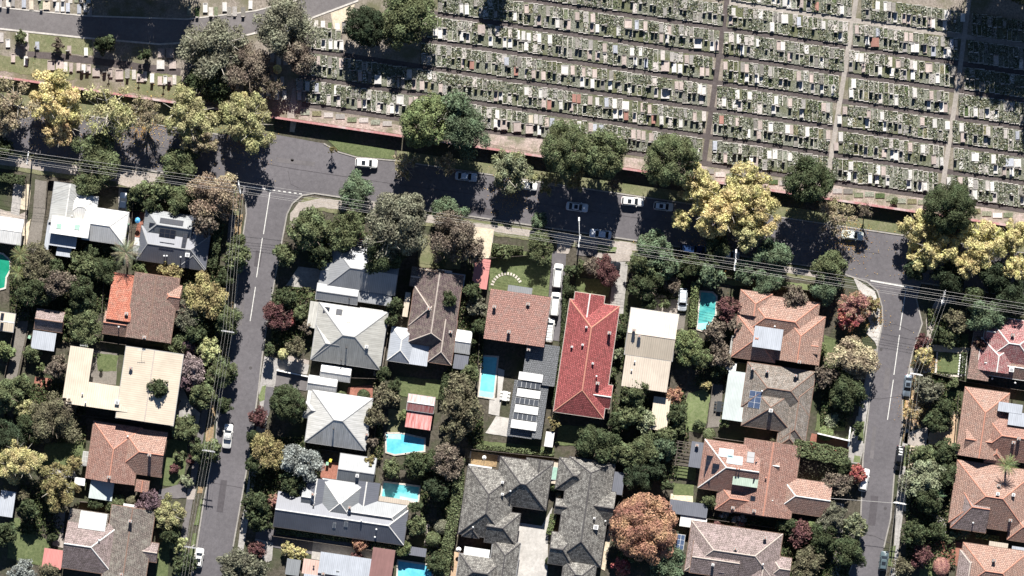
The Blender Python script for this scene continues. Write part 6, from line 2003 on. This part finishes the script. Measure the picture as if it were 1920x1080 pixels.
rs = np.random.RandomState(9)
for lab, pts, wpx, h, col in HEDGES:
    pos, nr = [], []
    wd = wpx * S / 2
    ppts = [np.array(P(x, y, h * .5)[:2]) for x, y in pts]
    for p, q in zip(ppts, ppts[1:]):
        L = np.linalg.norm(q - p); d = (q - p) / L; nn = np.array([-d[1], d[0]])
        n = int(L * (2 * wd + 2 * h) * 42)
        t = rs.uniform(-.02, 1.02, n) * L
        s = rs.uniform(-(wd + h), wd + h, n)
        top = np.abs(s) < wd
        off = np.clip(s, -wd, wd) * (1 + .08 * np.sin(t * 2.1)) + rs.normal(size=n) * .05
        z = np.where(top, h, h - (np.abs(s) - wd)) + rs.normal(size=n) * .08 + .10 * np.sin(t * 1.3)
        pos.append(np.stack([p[0] + d[0] * t + nn[0] * off, p[1] + d[1] * t + nn[1] * off, np.maximum(z, .05)], 1))
        nm_ = np.stack([np.where(top, 0, nn[0] * np.sign(s)), np.where(top, 0, nn[1] * np.sign(s)), np.where(top, 1., .2)], 1)
        nr.append(nm_)
    pos = np.concatenate(pos); nr = np.concatenate(nr) + rs.normal(size=pos.shape) * .5
    nr /= np.linalg.norm(nr, axis=1)[:, None]
    c0 = pos.mean(0); c0[2] = 0
    e = empty('hedge', tuple(c0)); tag(e, lab, 'hedge')
    o = bpy.data.objects.new('foliage', quad_mesh('foliage', quads(pos - c0, nr, .24, rs), M['leaf']))
    COL.objects.link(o); o.parent = e; o.color = CC[col] + (1,)
    b = MB()
    for p, q in zip(ppts, ppts[1:]):
        n = max(2, int(np.linalg.norm(q - p) / 1.2))
        for i in range(n):
            m_ = p + (q - p) * (i + .5) / n
            b.tube([(m_[0], m_[1], 0), (m_[0] + .1, m_[1] + .05, h * .75)], [.06, .03], 0, 5)
    b.build('stems', M['bark'], e)


# palms
def palm(x, y, rm, h, col, lab, seed):
    r_ = random.Random(seed)
    loc = P(x, y, h)
    e = empty('palm_tree', (loc[0], loc[1], 0)); tag(e, lab, 'palm tree')
    b = MB(); b.tube([(0, 0, 0), (.1, .05, h * .5), (0, 0, h)], [.28, .2, .17], 0, 8)
    t = b.build('trunk', M['bark_pale'], e, local=True)
    nf = 26
    for i in range(nf):
        a = i * 2.399 + r_.uniform(-.1, .1)
        el = .15 + .85 * (i / nf)
        L = rm * r_.uniform(.85, 1.05)
        f = MB()
        spine = []
        for s_ in range(9):
            t_ = s_ / 8
            rr = L * t_ * (1 - .12 * t_)
            zz = h + L * (.42 * (1 - el) * t_ + .25 * t_ - .75 * t_ * t_ * (.4 + el * .6))
            spine.append(Vector((math.cos(a) * rr, math.sin(a) * rr, zz)))
        sd = Vector((-math.sin(a), math.cos(a), 0))
        for s_ in range(1, 9):
            p0, p1 = spine[s_ - 1], spine[s_]
            wl_ = L * .20 * math.sin(min(1, s_ / 3) * 1.57) * (1.15 - s_ / 9)
            for sg in (-1, 1):
                for q in (0, .5):
                    m0 = p0.lerp(p1, q); m1 = p0.lerp(p1, q + .32)
                    tip = m1 + sd * sg * wl_ + (p1 - p0) * .7 - Vector((0, 0, wl_ * .35))
                    f.poly([m0, m1, tip])
        f.tube(spine, [.035 - .0035 * i_ for i_ in range(9)], 0, 4)
        o = f.build('frond', M['leaf'], e, local=True)
        o.color = tuple(c * r_.uniform(.8, 1.2) for c in col) + (1,)


palm(236, 474, 3.6, 6.5, (.17, .175, .11), 'star shaped palm with long fronds between two western houses', 1)
palm(1890, 872, 2.6, 8.5, (.16, .18, .07), 'tall palm throwing its shadow on the pale salmon roof', 2)
palm(38, 478, 2.6, 4.5, (.15, .16, .07), 'feathery palm at the top of the green pool', 3)
palm(34, 512, 2.4, 4.2, (.15, .16, .07), 'feathery palm at the bottom of the green pool', 4)
palm(1758, 930, 2.2, 3.5, (.12, .17, .09), 'small blue green palm below the pale speckled tree', 5)
palm(826, 492, 2.0, 2.4, (.08, .10, .05), 'low spiky palm on the rough grass above tin sheds', 6)
palm(1810, 1000, 1.5, 1.8, (.12, .13, .07), 'little spiky palm below pale salmon hipped house', 7)
palm(1808, 935, .1, .2, (.1, .1, .1), '', 8) if False else None

# dense undergrowth of the gardens, one mass
UG = [((92, 455), (215, 560)), ((20, 470), (110, 600)), ((105, 560), (195, 640)), ((335, 500), (430, 720)), ((40, 720), (160, 830)), ((40, 900), (120, 1000)), ((160, 928), (240, 955)),
      ((360, 480), (400, 520)), ((510, 540), (590, 660)), ((470, 820), (600, 960)), ((700, 690), (718, 860)), ((760, 850), (850, 900)), ((790, 880), (850, 1060)), ((840, 560), (905, 700)), ((835, 770), (905, 840)),
      ((1150, 590), (1170, 780)), ((1150, 740), (1215, 860)), ((1200, 800), (1290, 900)), ((1260, 720), (1290, 830)), ((1300, 640), (1370, 720)), ((1200, 470), (1300, 560)), ((1540, 690), (1600, 800)),
      ((1460, 985), (1590, 1080)), ((1740, 580), (1800, 650)), ((1740, 700), (1800, 790)), ((1700, 840), (1790, 1060)), ((1325, 970), (1440, 1005)), ((1410, 820), (1500, 850)), ((240, 350), (370, 395)), ((570, 400), (700, 455)), ((780, 850), (880, 870)), ((1000, 440), (1040, 470)), ((700, 640), (715, 700))]
pos = []
for (a, c) in UG:
    n = int((c[0] - a[0]) * (c[1] - a[1]) * .40)
    q = rs.uniform(0, 1, (n, 2))
    cl = rs.uniform(0, 1, (max(3, n // 220), 2))
    j = rs.randint(0, len(cl), n)
    q = np.clip(cl[j] + rs.normal(size=(n, 2)) * .11, 0, 1)
    for (u, v), jj in zip(q, j):
        X, Y = P(a[0] + u * (c[0] - a[0]), a[1] + v * (c[1] - a[1]))[:2]
        pos.append((X, Y, .15 + abs(rs.normal()) * .35 + (jj % 5) * .12))
o = bpy.data.objects.new('undergrowth', quad_mesh('undergrowth', scatter_leaves(np.array(pos), .30, rs, .8), M['underleaf']))
COL.objects.link(o)
tag(o, 'tangled low garden undergrowth between the houses', kind='stuff')
# fallen leaves under the autumn trees
pos = []
for x, y, r_, n in ((105, 230, 70, 1500), (270, 240, 90, 1500), (460, 260, 60, 900), (1350, 440, 90, 1800), (1590, 450, 60, 900), (1760, 480, 80, 1200), (1713, 770, 26, 1800), (1735, 680, 24, 1000), (960, 360, 50, 700), (1610, 590, 45, 900), (1210, 1000, 65, 900), (1640, 600, 20, 300)):
    for i in range(n):
        a, d = rs.uniform(0, 6.28), abs(rs.normal()) * r_ * .55
        X, Y = P(x + math.cos(a) * d, y + math.sin(a) * d)[:2]
        pos.append((X, Y, .19))
v_ = scatter_leaves(np.array(pos), .13, rs, .25)
M['fallen'] = island('fallen_leaf', [(.42, .25, .08), (.3, .16, .06), (.5, .36, .12), (.2, .12, .06)], fine=.1)
o = bpy.data.objects.new('fallen_leaves', quad_mesh('fallen_leaves', v_, M['fallen']))
COL.objects.link(o)
tag(o, 'fallen autumn leaves scattered under the plane trees', kind='stuff')


# ---------------------------------------------------------------- cars
def rrect(x0, x1, hw, r, n=4):
    pts = []
    for cx, cy, a0 in ((x1 - r, hw - r, 0), (x0 + r, hw - r, 1), (x0 + r, -hw + r, 2), (x1 - r, -hw + r, 3)):
        for i in range(n + 1):
            a = (a0 + i / n) * math.pi / 2
            pts.append((cx + r * math.cos(a), cy + r * math.sin(a)))
    return pts


def loft(b, rings, m=0, top=True, bottom=False):
    n = len(rings[0])
    base = len(b.v)
    for rg_ in rings: b.v += [tuple(p) for p in rg_]
    for i in range(len(rings) - 1):
        for k in range(n):
            k2 = (k + 1) % n
            b.f.append((base + i * n + k, base + i * n + k2, base + (i + 1) * n + k2, base + (i + 1) * n + k))
            b.m.append(m); b.uv.append([(0, 0)] * 4)
    if top:
        b.f.append(tuple(base + (len(rings) - 1) * n + k for k in range(n))); b.m.append(m); b.uv.append([(0, 0)] * n)


CARM = {}


def car_meshes(kind):
    if kind in CARM: return CARM[kind]
    L, W, hz, roof = {'sedan': (4.6, 1.8, .92, 1.42), 'hatch': (4.1, 1.74, .95, 1.48), 'suv': (4.7, 1.88, 1.05, 1.72), 'wagon': (4.75, 1.8, .95, 1.5), 'van': (5.0, 1.9, 1.15, 1.95), 'ute': (5.1, 1.86, 1.0, 1.75)}[kind]
    h = L / 2; hw = W / 2
    # cabin: bottom front/rear, top front/rear (x forward)
    c0, c1, t0, t1 = {'sedan': (-1.65, 1.05, -1.0, .35), 'hatch': (-1.95, 1.05, -1.55, .4), 'suv': (-2.2, 1.15, -1.9, .55), 'wagon': (-2.2, 1.1, -1.85, .4), 'van': (-2.4, 1.6, -2.3, 1.0), 'ute': (-.75, 1.25, -.6, .65)}[kind]

    def zt(x, base):
        if x > c1: return base - .13 * ((x - c1) / (h - c1)) ** 1.5
        if x < c0: return base - .05 * ((c0 - x) / (h + c0 + 1e-6))
        return base
    body = MB()
    rings = []
    for z, ins in ((.22, .10), (.38, .02), (.62, 0), (hz - .12, .02), (hz, .12)):
        rings.append([(x, y, zt(x, z) if z > .6 else z) for x, y in rrect(-h + ins, h - ins, hw - ins * .8, .42 - ins * .5)])
    loft(body, rings)
    g_ = MB()
    lo_ = rrect(c0, c1, hw - .12, .22); hi_ = rrect(t0, t1, hw - .30, .18)
    loft(g_, [[(x, y, hz - .03) for x, y in lo_], [(x, y, roof - .06) for x, y in hi_]], top=False)
    ro = MB()
    o_ = rrect(t0 - .03, t1 + .03, hw - .27, .2)
    i_ = rrect(t0 + .12, t1 - .12, hw - .42, .16)
    loft(ro, [[(x, y, roof - .09) for x, y in o_], [(x, y, roof - .03) for x, y in o_], [(x, y, roof + .02) for x, y in i_]])
    # pillars
    for sy in (-1, 1):
        for a, c in (((c1 - .05, t1 - .02)), ((c0 + .05, t0 + .02)), (((c0 + c1) / 2, (t0 + t1) / 2))):
            ro.tube([(a, sy * (hw - .15), hz - .02), (c, sy * (hw - .30), roof - .05)], .05, 0, 5)
    wh = MB()
    n = 14
    for r_, y0, y1, mi in ((.33, -.1, .1, 0), (.2, -.11, .11, 1)):
        r0 = [(r_ * math.cos(2 * math.pi * k / n), y0, r_ * math.sin(2 * math.pi * k / n)) for k in range(n)]
        r1 = [(p[0], y1, p[2]) for p in r0]
        loft(wh, [r0, r1], mi)
        wh.poly(r0, mi)
    li = MB(); li.box(0, 0, 0, .16, .34, .12)
    mi_ = MB(); mi_.box(0, 0, 0, .16, .2, .13)
    out = dict(body=body.mesh('body', [M['carpaint']], True), windows=g_.mesh('windows', [M['glass']]), roof=ro.mesh('roof', [M['carpaint']]),
               wheel=wh.mesh('wheel', [M['black'], M['white_metal']]), head=li.mesh('headlight', [M['lamp_glass']]), tail=li.mesh('tail_light', [M['tail']]), mirror=mi_.mesh('mirror', [M['carpaint']]),
               dims=(L, W, hz, roof, c0, c1, t0, t1))
    sun_ = MB(); sun_.box((t0 + t1) / 2 + .1, 0, roof + .025, .75, W * .48, .03)
    out['sunroof'] = sun_.mesh('sunroof', [M['glass']])
    rk = MB()
    for q in range(6): rk.box(t0 + .35 + q * (t1 - t0 - .6) / 5, 0, roof + .14, .06, W - .6, .05)
    for sy in (-1, 1): rk.box((t0 + t1) / 2, sy * (hw - .34), roof + .10, t1 - t0 - .3, .06, .08)
    out['rack'] = rk.mesh('roof_rack', [M['white_metal']])
    if kind == 'ute':
        tr = MB()
        x0_, x1_ = -h + .18, -.85
        tr.box((x0_ + x1_) / 2, 0, hz + .01, x1_ - x0_, W - .34, .05, 0)
        for sy in (-1, 1): tr.box((x0_ + x1_) / 2, sy * (hw - .18), hz + .05, x1_ - x0_, .07, .12, 0)
        for q in range(3): tr.box(x0_ + .45 + q * .6, R.uniform(-.15, .15), hz + .14, .35, .8, .16, 1, R.uniform(-.3, .3))
        out['tray'] = tr.mesh('tray', [M['black'], M['white_metal']])
    CARM[kind] = out
    return out


def car(kind, px, py, deg, col, lab, extra='', group='parked cars'):
    """deg: heading in the picture, 0 = nose to the right, 90 = nose up"""
    m = car_meshes(kind)
    L, W, hz, roof, c0, c1, t0, t1 = m['dims']
    loc = P(px, py, .8)
    e = empty('car', (loc[0], loc[1], .05), math.radians(deg))
    tag(e, lab, 'car', group)

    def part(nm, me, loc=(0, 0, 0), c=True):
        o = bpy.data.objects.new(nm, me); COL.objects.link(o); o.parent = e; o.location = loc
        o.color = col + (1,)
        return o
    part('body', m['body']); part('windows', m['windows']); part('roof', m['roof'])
    for sx in (-1, 1):
        for sy in (-1, 1): part('wheel', m['wheel'], (sx * L * .31, sy * (W / 2 - .11), .33))
    for sy in (-1, 1):
        part('headlight', m['head'], (L / 2 - .12, sy * (W / 2 - .35), .66))
        part('tail_light', m['tail'], (-L / 2 + .10, sy * (W / 2 - .32), .72))
        part('mirror', m['mirror'], (c1 - .25, sy * (W / 2 + .04), hz))
    for x in extra.split():
        part({'sunroof': 'sunroof', 'rack': 'roof_rack', 'tray': 'tray'}[x], m[x])
    return e


WHT = (.68, .67, .64); SIL = (.55, .57, .59); GRY = (.10, .105, .115); BLK = (.015, .016, .02)
car('suv', 687, 306, -4, WHT, 'white car with sunroof parked by the sunlit grass point', 'sunroof')
car('sedan', 874, 331, -6, (.40, .45, .52), 'pale blue silver sedan parked below the blue green gum')
car('hatch', 989, 348, -8, WHT, 'white car mostly hidden under the pale olive plane tree')
car('sedan', 1082, 388, -7, SIL, 'silver sedan in deep shade of the domed pair', 'sunroof')
car('wagon', 1186, 378, -5, WHT, 'white wagon with sunroof parked in the sun by the verge', 'sunroof')
car('hatch', 1244, 387, -6, SIL, 'silver hatchback half under the golden plane tree', 'sunroof')
car('sedan', 1126, 439, 173, (.55, .57, .60), 'pale silver sedan on the house side of the main road by the lamp')
car('sedan', 1598, 441, -6, (.66, .70, .64), 'pale green white car under the bare tan plane tree')
car('van', 1046, 517, 84, WHT, 'white van at the top of the narrow drive')
car('van', 1041, 570, 84, WHT, 'white wagon in the narrow drive beside the pink tiled house')
car('van', 1030, 619, 84, WHT, 'white car with roof rack at the drive bottom beside the pink tiled house', 'rack')
car('suv', 1280, 562, -94, (.55, .58, .60), 'silver white wagon parked on gravel by the narrow hedge')
car('ute', 427, 818, 84, WHT, 'white utility with railed rear driving along the west side street', 'rack', 'moving cars')
car('hatch', 373, 1046, 82, WHT, 'white hatchback parked low on the west side street', 'sunroof')
car('sedan', 1702, 723, -97, (.14, .17, .20), 'dark grey car parked on the east side street by the power pole', 'sunroof')
car('ute', 1687, 859, -97, BLK, 'black pickup with loaded tray on the east side street', 'tray')
car('wagon', 1620, 900, 80, WHT, 'white car half under the scarlet tree')
car('hatch', 1657, 1052, 82, (.08, .11, .12), 'dark teal hatchback parked at bottom of the east side street', 'sunroof')
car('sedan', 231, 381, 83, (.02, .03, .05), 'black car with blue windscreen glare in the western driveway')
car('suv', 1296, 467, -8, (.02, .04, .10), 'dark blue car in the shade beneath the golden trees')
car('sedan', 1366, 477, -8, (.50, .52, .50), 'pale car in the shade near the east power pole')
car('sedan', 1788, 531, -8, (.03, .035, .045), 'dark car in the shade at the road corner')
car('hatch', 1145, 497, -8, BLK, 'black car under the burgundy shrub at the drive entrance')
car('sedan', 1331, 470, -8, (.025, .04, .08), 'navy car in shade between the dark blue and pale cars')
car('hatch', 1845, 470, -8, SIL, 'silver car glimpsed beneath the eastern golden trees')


# ---------------------------------------------------------------- poles, lamps and wires
def pole(px, py, ang, lab, h=9.5, arm=2.7, lamp=None, n=4):
    loc = P(px, py, h)
    e = empty('power_pole', (loc[0], loc[1], 0)); tag(e, lab, 'power pole', 'timber power poles')
    b = MB(); b.tube([(0, 0, 0), (0, 0, h + .6)], [.17, .11], 0, 8); b.build('post', M['bark_pale'], e, local=True)
    b = MB()
    c, s_ = math.cos(ang), math.sin(ang)
    b.box(0, 0, h, arm, .16, .14, 0, ang); b.box(.12 * -s_, .12 * c, h - .9, arm * .8, .14, .12, 0, ang)
    b.build('crossarm', M['c_grey' if 'side street' in lab or 'lime' in lab or 'lawn' in lab else 'white_metal'], e, local=True)
    for i in range(n):
        t = (i / (n - 1) - .5) * arm * .92
        q = MB(); q.tube([(c * t, s_ * t, h + .07), (c * t, s_ * t, h + .18), (c * t, s_ * t, h + .3)], [.06, .09, .04], 0, 6)
        q.build('insulator', M['white'], e, local=True)
    if lamp:
        lx, ly = (lamp[0] - px) * S, (py - lamp[1]) * S
        q = MB(); q.tube([(0, 0, 6.8), (lx * .5, ly * .5, 7.6), (lx, ly, 7.8)], .06, 0, 6); q.build('lamp_arm', M['white'], e, local=True)
        q = MB(); q.box(lx, ly, 7.78, .32, .8, .16, 0); q.build('lamp_head', M['white'], e, local=True)
    return e


GX = math.pi / 2 - TH
pole(52, 296, GX, 'power pole with cross arm on the western verge')
pole(449, 351, GX + .3, 'power pole at the junction corner under the russet gum')
pole(770, 401, GX, 'power pole hidden beside the large grey green gum')
pole(1087, 452, GX, 'power pole carrying the long street lamp arm', lamp=(1086, 411))
pole(1379, 496, GX, 'power pole beside the rounded light green tree', lamp=(1381, 471))
pole(1771, 556, GX, 'power pole east of the side street mouth', lamp=(1768, 566))
pole(427, 622, -TH, 'power pole with bright cross arm beside the pale lime tree')
pole(391, 846, -TH, 'power pole beside the verge tree near the front lawn')
pole(358, 1027, -TH, 'power pole beside the pale lime shrub')
pole(1718, 702, -TH, 'power pole next to the parked dark grey car')
pole(1687, 944, -TH, 'power pole at the end of the service wire')


def wire(lab, pts, h=9.75, rad=.021, sag=.5):
    e = MB()
    P3 = []
    for (a, c) in zip(pts, pts[1:]):
        n = 8
        for i in range(n):
            t = i / n
            x, y = a[0] + (c[0] - a[0]) * t, a[1] + (c[1] - a[1]) * t
            z = h - sag * 4 * t * (1 - t)
            P3.append(P(x, y, z))
    P3.append(P(*pts[-1], h))
    e.tube(P3, rad, 0, 5)
    o = e.build('power_wire', M['wire'])
    tag(o, lab, 'wire', 'overhead wires')


M['wire'] = plain('wire_aluminium', (.42, .40, .37), .45, var=0)
WMAIN = [(-60, 279), (52, 296), (449, 351), (770, 401), (1087, 452), (1379, 496), (1771, 556), (2000, 592)]
for i, (o_, nm) in enumerate(((-10, 'wire nearest the kerb along the main road'), (-3.5, 'second wire from the kerb along the main road'), (0.5, 'third wire from the kerb along the main road'),
                              (7, 'fourth wire from the kerb along the main road'), (10.5, 'wire nearest the houses along the main road'))):
    wire(nm, [(x + 1, y + o_) for x, y in WMAIN], h=9.8 if i % 2 else 9.0)
for i, o_ in enumerate((-9, -3.5, 3, 8)):
    wire(('westernmost', 'second', 'third', 'easternmost')[i] + ' of four wires down the west side street', [(449 + o_, 351), (427 + o_, 622 + o_ * .15), (391 + o_, 846 + o_ * .15), (358 + o_, 1027 + o_ * .15), (335 + o_, 1180)], rad=.013)
for i, o_ in enumerate((-7, 0, 7)):
    wire(('westernmost', 'middle', 'easternmost')[i] + ' of three wires down the east side street', [(1771 + o_, 556), (1718 + o_, 702), (1687 + o_, 944), (1660 + o_, 1140)], rad=.014)
wire('single service wire crossing the east side street', [(1555, 934), (1687, 944)], h=8, rad=.035, sag=.3)

for x, y, lab in ((548, 300, 'round iron manhole cover in the road near the brick wall'), (1652, 655, 'round iron manhole cover on the upper east side street'), (1660, 953, 'round iron manhole cover on the lower east side street'), (470, 690, 'round iron manhole cover on the west side street')):
    c = P(x, y); b = MB(); b.tube([(c[0], c[1], .0), (c[0], c[1], .058)], .33, 0, 16)
    tag(b.build('manhole_cover', M['c_dark']), lab, 'manhole cover')

# ---------------------------------------------------------------- garden things


def bin_(px, py, col, lab):
    loc = P(px, py)
    e = empty('wheelie_bin', (loc[0], loc[1], .12), R.uniform(-.4, .2)); tag(e, lab, 'bin', 'wheelie bins')
    b = MB(); q = [(-.24, -.28), (.24, -.28), (.24, .28), (-.24, .28)]
    b.prism([(x * .85, y * .85) for x, y in q], 0, .5); b.prism(q, .5, .95); b.build('body', M['bin_dark'], e, local=True)
    b = MB(); b.box(0, 0, 1.0, .56, .64, .08); b.box(0, .34, .98, .44, .06, .06); b.build('lid', M[col], e, local=True)
    for s in (-1, 1):
        b = MB(); b.tube([(s * .24, .3, .12), (s * .30, .3, .12)], .12, 0, 10); b.build('wheel', M['black'], e, local=True)


M['bin_dark'] = plain('bin_green', (.02, .05, .035), .5, var=0)
M['lid_yellow'] = plain('lid_yellow', (.6, .5, .08), .5, var=0)
M['lid_green'] = plain('lid_green', (.25, .42, .3), .5, var=0)
M['blue'] = plain('bright_blue', (.10, .36, .62), .5, var=0)
bin_(240, 422, 'lid_green', 'green lidded bin in the side passage of the white roofed house')
bin_(238, 437, 'lid_yellow', 'yellow lidded bin in the side passage of the white roofed house')
bin_(620, 863, 'lid_yellow', 'yellow lidded bin on the red brick patio')
bin_(614, 869, 'lid_green', 'pale green lidded bin on the red brick patio')
bin_(56, 632, 'lid_green', 'green lidded bin beside the white carport')


def umbrella(px, py, rx, ry, mt, lab, h=2.4):
    loc = P(px, py, h)
    e = empty('garden_umbrella', (loc[0], loc[1], .1)); tag(e, lab, 'umbrella')
    b = MB(); b.tube([(0, 0, 0), (0, 0, h)], .03, 0, 6); b.build('pole', M['white_metal'], e, local=True)
    b = MB()
    n = 8
    ring = [(rx * math.cos(2 * math.pi * i / n), ry * math.sin(2 * math.pi * i / n), h - .25) for i in range(n)]
    for i in range(n): b.poly([ring[i], ring[(i + 1) % n], (0, 0, h + .1)])
    b.build('canopy', M[mt], e, local=True)


umbrella(258, 413, .55, .62, 'blue', 'small sky blue umbrella in the narrow brick yard')
umbrella(860, 1030, .55, .5, 'white', 'small white round umbrella on the orange gravel corner', 2)
umbrella(908, 858, .45, .45, 'white', 'small square white umbrella over the leafy rear yard', 2)


def table_set(px, py, rz, lab, L=2.2, nch=3, mt='table_dark'):
    loc = P(px, py)
    e = empty('outdoor_table', (loc[0], loc[1], .12), rz); tag(e, lab, 'table')
    b = MB(); b.box(0, 0, .73, 1.0, L, .05); b.build('tabletop', M[mt], e, local=True)
    for sx in (-1, 1):
        for sy in (-1, 1):
            b = MB(); b.box(sx * .42, sy * (L / 2 - .1), .35, .06, .06, .70); b.build('leg', M[mt], e, local=True)
    for sx in (-1, 1):
        for i in range(nch):
            yy = (i - (nch - 1) / 2) * L / nch
            c, s_ = math.cos(rz), math.sin(rz)
            x_, y_ = sx * .78, yy
            f = empty('outdoor_chair', (loc[0] + x_ * c - y_ * s_, loc[1] + x_ * s_ + y_ * c, .12), rz)
            side = 'west' if sx < 0 else 'east'
            tag(f, f"{'dark' if mt == 'table_dark' else 'white'} chair, {ORD[i]} along {side} side of {lab.split(' beside ')[-1]} table", 'chair', 'outdoor chairs')
            b = MB(); b.box(0, 0, .43, .45, .45, .05); b.build('seat', M[mt], f, local=True)
            b = MB(); b.box(sx * .22, 0, .68, .04, .44, .5); b.build('backrest', M[mt], f, local=True)
            for ax in (-1, 1):
                for ay in (-1, 1):
                    b = MB(); b.box(ax * .19, ay * .19, .2, .04, .04, .4); b.build('leg', M[mt], f, local=True)


M['table_dark'] = plain('dark_furniture', (.04, .045, .05), .5, var=0)
table_set(1348, 762, -.1, 'dark outdoor dining table beside mossy house patio')
table_set(947, 742, -.15, 'grey outdoor dining table beside the long cyan pool', mt='white_metal', L=2.0)
table_set(153, 596, .5, 'white garden table beside brown house west garden', mt='white', L=1.2, nch=1)


def pot(px, py, lab):
    loc = P(px, py)
    e = empty('plant_pot', (loc[0], loc[1], .12)); tag(e, lab, 'plant pot', 'potted plants')
    b = MB(); b.tube([(0, 0, 0), (0, 0, .45)], [.2, .3], 0, 10); b.build('pot', M['brick_wall'], e, local=True)
    o = bpy.data.objects.new('foliage', CR[('b', 0, 0)]); COL.objects.link(o); o.parent = e
    o.scale = (.38, .38, .42); o.location = (0, 0, .75); o.color = CC['dg'] + (1,)


for x, y, lab in ((177, 667, 'potted shrub at the top of the cream building courtyard'), (190, 694, 'potted shrub in the middle of the cream building courtyard'), (168, 706, 'potted shrub against the west wing of the cream building'),
                  (83, 716, 'potted shrub on the lane garden paving, western one'), (92, 717, 'potted shrub on the lane garden paving, eastern one')):
    pot(x, y, lab)
# stepping stones
for i in range(13):
    a = math.radians(195 + i * 11.5)
    x, y = 950 + 28 * math.cos(a), 540 + 27 * math.sin(a)
    b = MB(); c = P(x, y); b.box(c[0], c[1], .13, .62, .36, .1, 0, -a)
    q = b.build('stepping_stone', M['coping']); tag(q, f'pale paving slab, {ORD[i]} clockwise in the curved path on the lawn', 'stepping stone', 'curved row of stepping stones')
for i in range(8):
    for j in (0, 1):
        b = MB(); c = P(1801 + j * 5 - i * .5, 666 + i * 5 + j * 2.4)
        n = 6; r_ = .24
        b.prism([(c[0] + r_ * R.uniform(.8, 1.2) * math.cos(t * 1.047), c[1] + r_ * R.uniform(.8, 1.2) * math.sin(t * 1.047)) for t in range(n)], .10, .18)
        q = b.build('stepping_stone', M['white']); tag(q, f"white flagstone, {ORD[i]} down the {'east' if j else 'west'} line beside the square lawn", 'stepping stone', 'white flagstones beside the square lawn')
